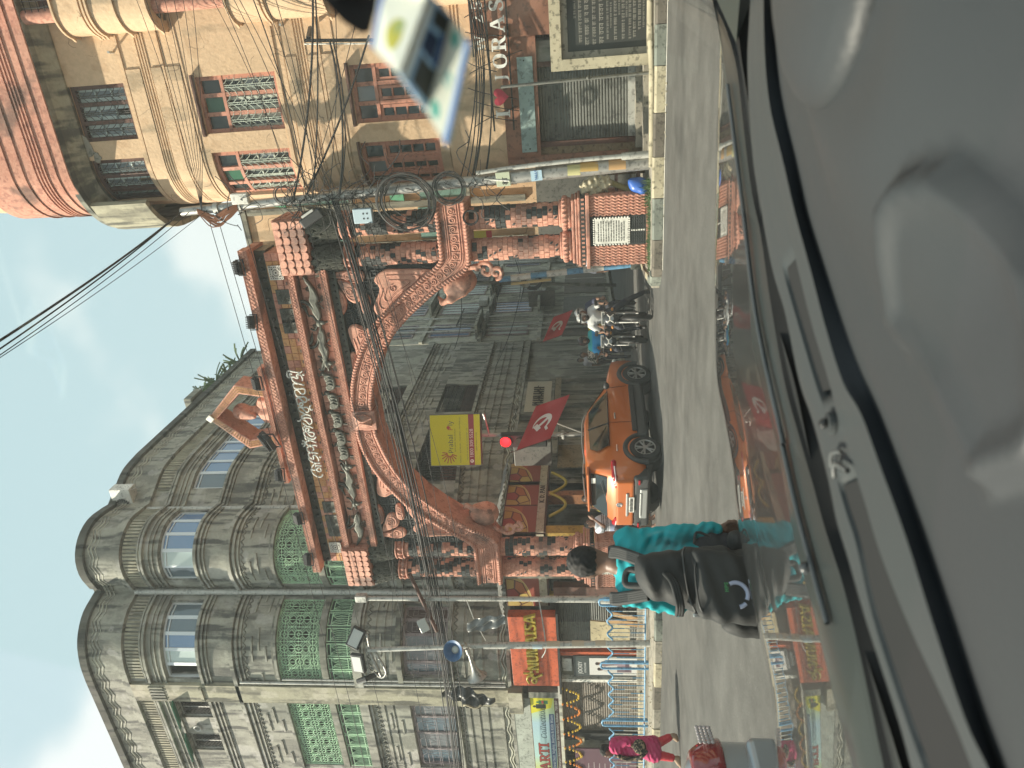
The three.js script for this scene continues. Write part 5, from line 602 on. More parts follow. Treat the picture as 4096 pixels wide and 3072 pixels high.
// ------------------------------------------------------------------ shop fronts under the grey corner building
const kraft = flat(0.012, 0.012, 0.013, 0.6);
{ // orange shop with yellow letters
  const t = thing('orange_shop', 'orange shop sign with raised yellow letters over grey roller shutters', 'shop', [-15.7, 0.15, -15.5]);
  const orange = std({ map: T.grime, color: col(0.56, 0.115, 0.045), roughness: 0.45 }), yel = std({ map: T.grime, color: col(0.55, 0.42, 0.04), roughness: 0.45 });
  parts('sign_board', [rbx(2.66, 1.36, 0.3, 0.01, -15.69, 3.24, -15.4)], orange, t); parts('soffit', [bx(-17.3, -14.2, 2.5, 2.56, -15.9, -15.2)], M.dark, t);
  let x = -16.28; for (const c of 'NUMAISA') { const g = text(c, 0.34, 0.1); const b = g.boundingBox; mesh('letter', tr(g, x - b.min.x, 3.12, -15.25), yel, t, W); x += b.max.x - b.min.x + 0.035; }
  mesh('letter', [tube([[-16.86, 3.44, -15.2], [-16.7, 3.5, -15.2], [-16.56, 3.42, -15.2], [-16.62, 3.26, -15.2], [-16.78, 3.22, -15.2], [-16.84, 3.3, -15.2], [-16.7, 3.34, -15.2], [-16.5, 3.04, -15.2]], 0.036), tube([[-16.6, 3.5, -15.2], [-16.48, 3.3, -15.2], [-16.46, 3.6, -15.2]], 0.034)], yel, t, W); parts('colon', [rbx(0.08, 0.08, 0.08, 0.01, -16.36, 3.36, -15.2), rbx(0.08, 0.08, 0.08, 0.01, -16.36, 3.18, -15.2)], yel, t);
  shutter(-15.85, -14.9, 0.3, 2.5, -15.66, M.shutter, t); shutter(-14.9, -13.95, 0.3, 2.5, -15.66, std({ map: T.grime, color: col(0.085, 0.09, 0.085), roughness: 0.6, metalness: 0.3 }), t);
  parts('pillar', [bx(-16.0, -15.86, 0.15, 2.5, -15.8, -15.45)], orange, t); parts('pillar', [bx(-13.95, -13.6, 0.15, 2.6, -15.85, -15.6)], M.woodDark, t); parts('step', [bx(-17.1, -13.6, 0.15, 0.3, -15.9, -15.1)], M.concrete, t);
  parts('leaning_board', [rot(box(0.85, 1.1, 0.05), -0.12).translate(-15.0, 1.05, -15.3)], std({ map: T.concrete, color: col(1.3, 1.2, 0.9), roughness: 0.8 }), t); parts('wooden_plank', [rot(box(0.16, 1.0, 0.04), -0.2, 0, 0.05).translate(-14.5, 0.65, -15.2), rot(box(0.14, 0.9, 0.04), -0.2, 0, -0.1).translate(-14.3, 0.6, -15.22)], std({ map: T.grime, color: col(0.36, 0.22, 0.1), roughness: 0.8 }), t);
  parts('meter_box', [rbx(0.5, 0.3, 0.15, 0.02, -16.4, 2.32, -15.55)], M.galv, t);
}
{ // poster of two people in sports clothes
  const t = thing('clothing_poster', 'grey framed clothing poster beside the white jamb', 'poster', [-16.4, 0.3, -15.45]);
  parts('poster_frame', [rbx(0.82, 1.9, 0.12, 0.01, -16.39, 1.18, -15.48)], flat(0.05, 0.055, 0.055, 0.5), t);
  const tx = print(256, 590, (c, w, h) => { c.fillStyle = '#3d4444'; c.fillRect(0, 0, w, h); c.fillStyle = '#c9c9c6'; c.fillRect(10, 130, w - 20, h - 140); c.fillStyle = '#d9dad8'; c.font = '52px sans-serif'; c.fillText('JOCKEY', 26, 60); c.font = '26px sans-serif'; c.fillText('ATHLEISURE', 40, 98);
    const man = (x, y, s, top, leg) => { c.fillStyle = '#6b4a3c'; c.beginPath(); c.ellipse(x, y, 20 * s, 26 * s, 0, 0, 7); c.fill(); c.fillStyle = '#2a2220'; c.beginPath(); c.ellipse(x, y - 12 * s, 21 * s, 17 * s, 0, 0, 7); c.fill(); c.fillStyle = top; c.beginPath(); c.moveTo(x - 16 * s, y + 24 * s); c.quadraticCurveTo(x - 56 * s, y + 40 * s, x - 50 * s, y + 160 * s); c.lineTo(x + 50 * s, y + 160 * s); c.quadraticCurveTo(x + 56 * s, y + 40 * s, x + 16 * s, y + 24 * s); c.fill(); c.fillStyle = leg; c.fillRect(x - 42 * s, y + 150 * s, 84 * s, 130 * s); };
    man(170, 215, 1, '#7d6d70', '#94808a'); man(92, 235, 1.05, '#b9b6b2', '#6f6068'); c.fillStyle = '#5b4a55'; c.fillRect(60, 470, 150, 40); });
  mesh('poster_print', face(0.72, 1.8, -16.39, 1.16, -15.415), std({ map: tx, roughness: 0.4 }), t, W);
}
{ // big brown shutter, sign board and garland
  const t = thing('clothes_shop', 'clothes shop with a yellow green sign board and wide brown roller shutter', 'shop', [-19, 0.15, -15.5]);
  shutter(-19.3, -17.06, 0.22, 2.55, -15.62, M.shutterBrown, t, 'roller_shutter', 0.07); parts('jamb', [bx(-17.06, -16.95, 0.2, 2.5, -15.7, -15.45)], M.whitePaint, t); parts('jamb', [bx(-19.6, -19.3, 0.2, 2.55, -15.8, -15.5)], M.dark, t); parts('step', [bx(-21, -17.0, 0.15, 0.24, -15.9, -15.0)], M.concretePale, t);
  parts('fascia_wall', [bx(-24, -17.75, 3.5, 4.06, -15.8, -15.42)], std({ map: T.grime, color: col(0.42, 0.46, 0.42), roughness: 0.8 }), t); parts('fascia_wall', [bx(-17.75, -17.0, 3.5, 4.06, -15.9, -15.6)], M.shutterBrown, t); parts('sign_end', [bx(-17.58, -17.34, 2.62, 3.52, -15.6, -15.3)], M.plasterDark, t);
  const tx = print(1024, 300, (c, w, h) => { const g = c.createLinearGradient(0, 0, w, 0); g.addColorStop(0, '#c9b93a'); g.addColorStop(0.3, '#a9c9c4'); g.addColorStop(0.7, '#9fbcc8'); g.addColorStop(1, '#c8cf6a'); c.fillStyle = g; c.fillRect(0, 0, w, h); c.fillStyle = '#c9c22b'; c.beginPath(); c.moveTo(w, 0); c.lineTo(w - 190, 0); c.lineTo(w - 120, 220); c.lineTo(w, 250); c.fill();
    c.font = '150px serif'; c.lineJoin = 'round'; c.lineWidth = 16; c.strokeStyle = '#5d2a22'; c.fillStyle = '#b13a2c'; c.strokeText('ARTI', 120, 165); c.fillText('ARTI', 120, 165); c.font = 'italic 84px serif'; c.fillStyle = '#27343f'; c.fillText('Collection', 520, 150); c.fillStyle = '#3b5177'; c.fillRect(100, 190, 730, 56); c.fillStyle = '#dfe3df'; c.font = '40px serif'; c.fillText('Salwar Suit, Nighty, Kurtis & Kids Ware', 112, 232, 705);
    c.fillStyle = '#20261f'; c.beginPath(); c.ellipse(w - 105, 40, 13, 17, 0, 0, 7); c.fill(); c.fillRect(w - 130, 55, 52, 110); c.fillStyle = '#2f6a45'; c.beginPath(); c.ellipse(w - 55, 75, 11, 14, 0, 0, 7); c.fill(); c.fillRect(w - 75, 88, 42, 100); c.fillStyle = '#b8402e'; c.fillRect(w - 72, 120, 36, 22); c.fillStyle = '#4a2a24'; c.fillRect(0, 254, w, 46); c.fillStyle = '#e4e2d8'; c.font = '34px sans-serif'; c.fillText('160, Chittaranjan Avenue (Near Ram Mandir), Kolkata - 700 007', 30, 289, 960); });
  parts('sign_board', [bx(-21.3, -17.6, 2.62, 3.5, -15.6, -15.36)], M.woodDark, t); mesh('sign_print', face(3.66, 0.84, -19.45, 3.06, -15.354), std({ map: tx, roughness: 0.4 }), t, W); parts('pelmet', [bx(-21.3, -16.95, 2.52, 2.62, -15.8, -15.3)], M.plasterPale, t);
  const mg = [flat(0.62, 0.20, 0.02, 0.8), flat(0.55, 0.36, 0.03, 0.8)];
  const gl = thing('marigold_garland', 'orange and yellow marigold garland looped along the brown shutter', 'garland', [-19, 2.5, -15.3]); const gs = [[], []]; const n = 6, x0 = -17.15, st = 0.64; for (let i = 0; i < n; i++) for (let k = 0; k <= 13; k++) { const u = k / 13, x = x0 - (i + u) * st, y = 2.5 - 0.5 * 4 * u * (1 - u) * rr(0.96, 1.04); gs[i % 2].push(ball(0.042, x, y, -15.28 + rr(-0.01, 0.01), 1, 0.8, 1, 7)); } mesh('flower_string', gs[0], mg[1], gl, WS); mesh('flower_string', gs[1], mg[0], gl, WS);
  parts('purple_banner', [bx(-21.5, -19.75, 0.3, 2.2, -15.35, -15.3)], flat(0.10, 0.045, 0.065, 0.6), t); { const g = []; for (let i = 0; i < 8; i++) g.push(box(rr(0.3, 0.6), 0.02, 0.004, -20.6, 0.6 + i * 0.17, -15.297)); mesh('banner_text', g, flat(0.4, 0.35, 0.36), t, WS); } parts('notice', [bx(-19.9, -19.4, 1.9, 2.05, -15.45, -15.4)], M.concretePale, t);
}
{ // the corner paan shop
  const t = thing('corner_shop', 'corner shop with leaf patterned yellow and red sign panels under a tin awning', 'shop', [-12.6, 0.15, -17]);
  const leafTx = print(512, 256, (c, w, h) => { c.fillStyle = '#a5573f'; c.fillRect(0, 0, w, h); c.fillStyle = '#8e4a3e'; c.fillRect(0, h * 0.55, w, h * 0.45); c.save(); c.beginPath(); c.moveTo(0, 0); c.lineTo(w * 0.98, 0); c.quadraticCurveTo(w * 0.9, h * 0.72, 0, h * 0.78); c.closePath(); c.clip(); c.fillStyle = '#b3965a'; c.fillRect(0, 0, w, h); const P = [[0, 0, 120, 0, 100, 80, 30, 110, 0, 90], [120, 0, 250, 0, 270, 60, 190, 100, 105, 80], [250, 0, 420, 0, 400, 70, 275, 62], [30, 112, 105, 84, 190, 102, 200, 160, 90, 190], [195, 104, 272, 64, 395, 74, 350, 130, 205, 160], [0, 95, 28, 114, 86, 192, 0, 200]]; P.forEach((p, i) => { c.fillStyle = ['#b8a05c', '#9c4038', '#b59a52', '#b8a05c', '#a8673f', '#b09558'][i]; c.strokeStyle = '#5d3327'; c.lineWidth = 9; c.beginPath(); for (let k = 0; k < p.length; k += 2) c[k ? 'lineTo' : 'moveTo'](p[k], p[k + 1]); c.closePath(); c.fill(); c.stroke(); }); c.restore(); c.strokeStyle = '#c9b884'; c.lineWidth = 6; c.beginPath(); c.moveTo(w * 0.98, 0); c.quadraticCurveTo(w * 0.9, h * 0.72, 0, h * 0.78); c.stroke(); });
  const pm = std({ map: leafTx, roughness: 0.4 }), cream = std({ map: T.grime, color: col(0.5, 0.46, 0.36), roughness: 0.6 });
  parts('sign_box', [bx(-14.55, -12.0, 2.75, 4.0, -16.4, -15.92), bx(-12.5, -11.95, 2.75, 4.0, -19.4, -15.92)], M.woodDark, t);
  for (const x of [-13.95, -12.7]) mesh('leaf_panel', face(1.22, 0.95, x, 3.5, -15.912), pm, t, W);
  for (const z of [-16.55, -17.85, -18.9]) mesh('leaf_panel', rot(face(1.24, 0.95), 0, Math.PI / 2).translate(-11.94, 3.5, z), pm, t, W);
  parts('name_strip', [bx(-14.55, -12.0, 2.8, 3.02, -15.92, -15.9), bx(-11.95, -11.93, 2.8, 3.02, -19.4, -15.92)], cream, t); { const g = text('K. D. PAN', 0.15, 0.008); rot(g, 0, Math.PI / 2, 0); mesh('name_lettering', tr(g, -11.93, 2.84, -17.3), flat(0.03, 0.03, 0.03), t, W); }
  const wavy = []; for (let i = 0; i <= 30; i++) wavy.push([0, 0]); const aw = (x0, z0, x1, z1, ox, oz) => { const n = 60, g = new THREE.PlaneGeometry(1, 1, n, 1), p = g.attributes.position; for (let i = 0; i < p.count; i++) { const u = p.getX(i) + 0.5, v = p.getY(i) + 0.5; p.setXYZ(i, mix(x0, x1, u) + (1 - v) * ox, 4.03 + 0.2 * v + 0.02 * Math.sin(u * n * 1.5), mix(z0, z1, u) + (1 - v) * oz); } g.computeVertexNormals(); return g.toNonIndexed(); };
  parts('tin_awning', [aw(-14.6, -16.0, -12.1, -16.0, 0.0, 0.6), aw(-12.1, -16.0, -12.1, -19.3, 0.5, 0)], std({ map: T.grime, color: col(0.2, 0.2, 0.19), roughness: 0.7 }), t);
  shutter(-14.3, -12.2, 0.3, 2.7, -16.1, M.shutter, t); { const g = shutter(0, 3.2, 0.3, 2.7, 0, M.shutter, t); g.geometry.rotateY(Math.PI / 2); g.geometry.translate(0.45 + 0.15 - 0.0, 0, -0.2 + 17 - 16.05 - 0.0); }
  const yp = std({ map: T.grime, color: col(0.50, 0.33, 0.06), roughness: 0.6 }); parts('yellow_pillar', [bx(-14.45, -14.15, 0.2, 2.75, -16.2, -15.95), bx(-13.2, -12.95, 0.2, 2.75, -16.2, -15.95), bx(-12.35, -12.0, 0.2, 2.75, -16.3, -15.95)], yp, t); parts('orange_pillar', [bx(-12.3, -11.98, 0.2, 2.75, -18.0, -17.75)], std({ map: T.grime, color: col(0.36, 0.16, 0.07), roughness: 0.6 }), t);
  { const p = []; for (let i = 0; i <= 20; i++) { const u = i / 20; p.push([-11.9, 2.66 - 0.45 * Math.abs(Math.sin(u * 6.283)) , -16.6 - 2.3 * u]); } mesh('yellow_tinsel', tube(p, 0.045, 80, 6), flat(0.5, 0.4, 0.05, 0.6), t, W); }
  parts('bamboo_screen', [bx(-11.93, -11.9, 1.4, 2.5, -20.6, -19.2)], std({ map: T.grime, color: col(0.33, 0.27, 0.17), bumpMap: T.grain, bumpScale: 0.02, roughness: 0.9 }), t); parts('step', [bx(-14.5, -11.7, 0.15, 0.3, -16.4, -15.5)], M.concrete, t);
}
{ // grey shop fronts along the wing
  const t = thing('side_street_shops', 'row of grey shutters under a cream sign on the side street wing', 'shop', [-12.2, 0.15, -23]); const F = -12.2;
  for (let i = 0; i < 3; i++) { const z = -20.8 - i * 2.2; const g = shutter(-0.95, 0.95, 0.3, 2.6, 0, i % 2 ? M.shutterBrown : M.shutter, t); g.geometry.translate(12.2 - 0, 0, 23); g.geometry.translate(-12.2, 0, -23); g.geometry.rotateY(Math.PI / 2); g.geometry.translate(0.14, 0, z + 23 ); }
  parts('pier', [-19.7, -21.9, -24.1, -26.3].map((z) => bx(F, F + 0.16, 0.15, 3.0, z - 0.12, z + 0.12)), M.plasterDark, t);
  const sg = thing('cream_sign', 'cream signboard with dark raised lettering on the side street', 'sign', [-12.0, 3.3, -24.4]); parts('sign_frame', [bx(-12.2, -11.95, 2.75, 3.95, -25.9, -23.0)], M.plasterDark, sg); parts('sign_panel', [bx(-11.96, -11.93, 2.87, 3.83, -25.75, -23.15)], flat(0.52, 0.48, 0.37, 0.6), sg); { const g = []; for (let i = 0; i < 9; i++) { const z = -23.6 - i * 0.19; g.push(rod([-11.9, 3.15, z], [-11.9, 3.55, z - rr(-0.05, 0.05)], 0.026, 5), rod([-11.9, rr(3.2, 3.5), z], [-11.9, rr(3.2, 3.5), z - 0.15], 0.022, 5)); } mesh('raised_lettering', g, flat(0.05, 0.055, 0.055), sg, WS); }
  parts('thatch_fringe', [bx(-11.98, -11.9, 2.5, 2.72, -26, -23)], std({ map: T.grime, color: col(0.36, 0.30, 0.2), bumpMap: T.grain, bumpScale: 0.03, roughness: 0.95 }), t); parts('steel_cabinet', [bx(-12.1, -11.6, 2.5, 3.9, -21.6, -19.6)], M.plasterDark, t);
}
// ------------------------------------------------------------------ railings, poles, signals, flags, speakers
{ // blue and white railing: one bay built, then copies
  const bayLen = 2.06;
  function bay(label) { const t = thing('pavement_railing', label, 'railing', [0, 0.15, -13.35], 0, undefined); const wv = []; for (let i = 0; i <= 40; i++) { const u = i / 40; wv.push([-0.28 - u * (bayLen - 0.4), 0.96 + 0.06 * Math.cos(u * 4 * 6.283), 0]); } mesh('wavy_rail', tube(wv, 0.024, 120, 7), M.blueRail, t); mesh('bottom_rail', rod([-0.1, 0.1, 0], [-bayLen, 0.1, 0], 0.022), M.blueRail, t);
    mesh('hoop_post', tube([[-0.0, -0.02, 0], [-0.0, 0.6, 0], [-0.0, 1.12, 0], [-0.06, 1.2, 0], [-0.14, 1.2, 0], [-0.2, 1.12, 0], [-0.2, 0.6, 0], [-0.2, -0.02, 0]], 0.03, 60, 7), M.blueRail, t); mesh('post_panel', rot(bx(-0.16, -0.04, 0, 1.1, -0.12, -0.1), 0), M.blueRail, t);
    for (let i = 0; i < 12; i++) { const x = -0.38 - i * 0.137, y = 0.94 + 0.06 * Math.cos((-(x + 0.28)) / (bayLen - 0.4) * 4 * 6.283), k = i % 4, c = [0.35, 0.6, 0.5, 0.2][k]; const up = rod([x, mix(y, 0.1, c), 0], [x, y, 0], 0.013, 5), lo = rod([x, 0.1, 0], [x, mix(y, 0.1, c), 0], 0.013, 5); const b = mesh('baluster', i % 2 ? up : lo, M.whiteGloss, t); mesh('baluster_band', i % 2 ? lo : up, M.blueRail, b); } return t; }
  const L = ['blue and white railing bay nearest the walking man', 'blue and white railing bay in front of the clothing poster', 'blue and white railing bay in front of the wide brown shutter', 'blue and white railing bay beside the woman in pink', 'blue and white railing bay at the left edge of the photo'];
  const b0 = bay(L[1]); b0.position.x = -14.05; [[-11.99, 0], [-16.11, 2], [-18.17, 3], [-20.23, 4]].forEach(([x, i]) => dup(b0, [x, 0.15, -13.35], 0, L[i]));
}
{ const t = thing('grey_fence_pole', 'pale grey steel pole at the end of the railing, right of the orange sign', 'pole', [-12.5, 0.15, -13.9]); mesh('pole', [rod([0, 0, 0], [0.01, 2.6, 0], 0.085, 12), rod([0.01, 2.6, 0], [0.02, 7.4, 0], 0.062, 12)], M.galv, t); mesh('pole_foot', cyl(0.11, 0.11, 1.2, 0, 0, 0, 12), M.galv, t); mesh('junction_box', rbx(0.2, 0.3, 0.16, 0.02, 0.06, 7.3, 0.02), M.galv, t); mesh('cross_arm', [rod([0.9, 5.9, 0.1], [-0.75, 5.35, 0.35], 0.05, 8), rbx(0.06, 0.2, 0.06, 0.01, 0.02, 5.7, 0.06)], M.woodDark, t); mesh('arm_lamp', [rot(rbx(0.34, 0.24, 0.09, 0.02), 0.3, 0.2, 0.35).translate(-0.55, 5.68, 0.35)], M.lampGlass, t); mesh('white_tie', [tube([[0.08, 2.7, 0.09], [-0.3, 2.62, 0.4], [-0.9, 2.55, 0.7], [-1.2, 2.66, 0.75]], 0.016, 30, 5), tube([[0.08, 4.55, 0.08], [-0.4, 4.3, 0.4], [-0.9, 3.95, 0.72]], 0.014, 30, 5)], M.galv, t); }
{ const t = thing('floodlight_pole', 'grey pole carrying floodlights and horn speakers before the orange sign', 'pole', [-13.2, 0.15, -13.15]); mesh('pole', [rod([0, 0, 0], [-0.12, 4.1, 0], 0.085, 12), rod([-0.12, 4.1, 0], [-0.3, 7.1, 0], 0.06, 12)], M.galv, t);
  mesh('lamp_frame', [rod([-0.2, 7.1, 0], [-1.1, 6.85, 0.1], 0.035), tube([[-0.3, 6.95, 0], [-0.9, 6.7, 0.1], [-1.15, 6.85, 0.1], [-1.0, 7.05, 0.05]], 0.03), rod([-0.28, 7.05, 0], [0.35, 7.0, 0.1], 0.03)], M.steel, t);
  const fl = (x, y, ry, rz) => { const q = mesh('pole_floodlight', rot(rbx(0.52, 0.36, 0.12, 0.03), -0.25, ry, rz).translate(x, y, 0.14), M.black, t); mesh('lens', rot(box(0.42, 0.26, 0.015, 0, 0, 0.064), -0.25, ry, rz).translate(x, y, 0.14), M.lampGlass, q); }; fl(0.25, 7.28, 0.5, -0.5); fl(-0.6, 7.36, 0.2, 0.08); fl(-1.12, 7.2, -0.9, 0.7);
  mesh('poster_patch', [[2.35, 0.32, 0.25], [1.75, 0.3, 0.3], [1.2, 0.25, 0.25]].map(([y, h]) => new THREE.CylinderGeometry(0.093, 0.093, h, 12, 1, true, 0.4, 1.9).translate(-y * 0.029, y, 0)), flat(0.48, 0.40, 0.3, 0.9), t); mesh('sticker', new THREE.CylinderGeometry(0.094, 0.094, 0.24, 12, 1, true, -0.8, 1.7).translate(-0.08, 2.75, 0), flat(0.38, 0.47, 0.5, 0.8), t);
  const horn = (name, label, pos, dir, mats, k = 1) => { const h = thing(name, label, 'loudspeaker', pos); const pr = [[0.03, 0], [0.045, 0.22], [0.07, 0.42], [0.12, 0.55], [0.19, 0.63], [0.25, 0.66]].map((p) => new THREE.Vector2(p[0] * k, p[1] * k)); const q = new THREE.Quaternion().setFromUnitVectors(new THREE.Vector3(0, 1, 0), new THREE.Vector3(...dir).normalize()); mesh('horn', new THREE.LatheGeometry(pr, 24).applyQuaternion(q), mats[0], h); mesh('horn_inside', new THREE.LatheGeometry([[0.02, 0.25], [0.06, 0.44], [0.112, 0.55], [0.182, 0.632], [0.246, 0.662]].map((p) => new THREE.Vector2(p[0] * k, p[1] * k)), 24).applyQuaternion(q), mats[1], h); mesh('driver', new THREE.CylinderGeometry(0.055 * k, 0.055 * k, 0.14 * k, 12).translate(0, -0.05, 0).applyQuaternion(q), M.galv, h); mesh('horn_centre', ball(0.1 * k, 0, 0.5 * k, 0, 1, 0.4, 1, 12).applyQuaternion(q), mats[0], h); return h; };
  horn('horn_speaker', 'blue lined horn loudspeaker on the floodlight pole, facing the street', [-13.15, 4.72, -12.98], [0.55, 0.22, 0.8], [M.galv, flat(0.04, 0.11, 0.24, 0.5)], 1); horn('horn_speaker', 'plain silver horn loudspeaker on the floodlight pole, pointing left', [-13.42, 4.62, -13.0], [-0.95, -0.25, 0.2], [M.steel, M.steel], 1.05); }
{ const q = tex(64, (u, v) => [0.02, 0.022, 0.022], 1); const t = thing('black_tarpaulin', 'torn black tarpaulin bundle hanging from the pilaster', 'tarpaulin', [-17.3, 4.4, -15.2]); const g = new THREE.PlaneGeometry(0.7, 1.6, 14, 22), p = g.attributes.position; for (let i = 0; i < p.count; i++) { const u = p.getX(i), v = p.getY(i); p.setXYZ(i, u * (1 - 0.75 * Math.abs(v / 0.8) ** 1.6) - 0.05 + 0.12 * (v / 0.8), v + 0.9, 0.16 * Math.sin(u * 11 + v * 4) * (0.8 - Math.abs(v)) + 0.12 + 0.05 * Math.sin(v * 17)); } g.computeVertexNormals(); mesh('sheet', g.toNonIndexed(), flat(0.022, 0.025, 0.026, 0.4), t); mesh('torn_edge', tube([[-0.2, 0.5, 0.25], [-0.3, 0.7, 0.28], [-0.16, 0.95, 0.3], [-0.3, 1.1, 0.22]], 0.03), M.concretePale, t);
  const s = thing('grey_plastic_sheet', 'crumpled grey plastic sheet hanging beside the horn loudspeakers', 'sheet', [-12.45, 4.1, -13.0]); const g2 = new THREE.PlaneGeometry(0.34, 0.95, 10, 18), p2 = g2.attributes.position; for (let i = 0; i < p2.count; i++) { const u = p2.getX(i), v = p2.getY(i); p2.setXYZ(i, u - v * 0.28, v, 0.05 * Math.sin(u * 26 + v * 5) + 0.03 * Math.sin(v * 19)); } g2.computeVertexNormals(); mesh('sheet', g2.toNonIndexed(), flat(0.14, 0.15, 0.15, 0.3), s);
  const b = thing('cloth_bag', 'small patterned cloth bag tied to the floodlight pole', 'bag', [-13.25, 4.9, -13.0]); mesh('bag', ball(0.15, -0.02, 0, 0.02, 1, 1.1, 0.5, 10), flat(0.35, 0.16, 0.17, 0.9), b); }
// air conditioner and roof plants on the grey building
{ const t = thing('air_conditioner', 'white air conditioner on the roof edge of the grey building', 'air conditioner', [-12.85, 16.98, -19.2]); mesh('casing', rbx(0.95, 0.72, 0.38, 0.02, 0, 0.36, 0), M.whitePaint, t); mesh('fan_grille', [...Array.from({ length: 18 }, (_, i) => rod([-0.15 + 0.05 * Math.cos(i * 0.349), 0.36 + 0.05 * Math.sin(i * 0.349), 0.2], [-0.15 + 0.26 * Math.cos(i * 0.349 + 0.5), 0.36 + 0.26 * Math.sin(i * 0.349 + 0.5), 0.2], 0.008, 4)), tr(new THREE.TorusGeometry(0.27, 0.012, 6, 28), -0.15, 0.36, 0.2)], M.galv, t, { kind: 'stuff' }); mesh('fan_opening', tr(new THREE.CylinderGeometry(0.265, 0.265, 0.01, 28).rotateX(Math.PI / 2), -0.15, 0.36, 0.192), M.dark, t); mesh('fan_hub', ball(0.045, -0.15, 0.36, 0.2), M.whitePaint, t); mesh('bracket', [rod([-0.4, 0, 0.1], [-0.4, -0.3, -0.2], 0.02), rod([0.4, 0, 0.1], [0.4, -0.3, -0.2], 0.02)], M.steel, t); }
function fanPlant(x, y, z, s, label, sd) { seed = sd; const t = thing('rooftop_plant', label, 'plant', [x, y, z]); const st = [rod([0, 0, 0], [-0.12 * s, 0.5 * s, 0], 0.03 * s)], lf = []; const clump = (cx, cy, n) => { for (let i = 0; i < n; i++) { const a = rr(0, 6.28), e = rr(-0.5, 1.4), l = rr(0.35, 0.7) * s, d = [Math.cos(a) * Math.cos(e), Math.sin(e), Math.sin(a) * Math.cos(e)], b = [cx, cy, 0], k = rr(0.045, 0.08) * s; lf.push(tube([b, [b[0] + d[0] * l * 0.6, b[1] + d[1] * l * 0.6, d[2] * l * 0.6], [b[0] + d[0] * l, b[1] + d[1] * l - 0.12 * l, d[2] * l]], k * 0.35, 5, 3)); } }; clump(-0.12 * s, 0.55 * s, 90); clump(0.4 * s, 0.2 * s, 34); clump(-0.5 * s, 0.25 * s, 34); mesh('stem', [...st, rod([0, 0, 0], [0.4 * s, 0.2 * s, 0], 0.02 * s), rod([0, 0, 0], [-0.5 * s, 0.25 * s, 0], 0.02 * s)], M.woodDark, t); mesh('foliage', lf, M.leaf, t, { kind: 'stuff' }); }
fanPlant(-13.0, 17.75, -27.7, 1.5, 'spiky plant on the roof, left of the bust frame peak', 5); fanPlant(-13.3, 17.75, -30.3, 1.7, 'spiky plant on the roof, right of the other one', 6);
{ const t = thing('roof_tank_ledge', 'dark slab projecting from the roofline of the grey wing', 'ledge', [-12.4, 17.8, -25.6]); mesh('slab', rbx(0.9, 0.32, 1.0, 0.03, 0, 0.16, 0), M.plasterDark, t); }
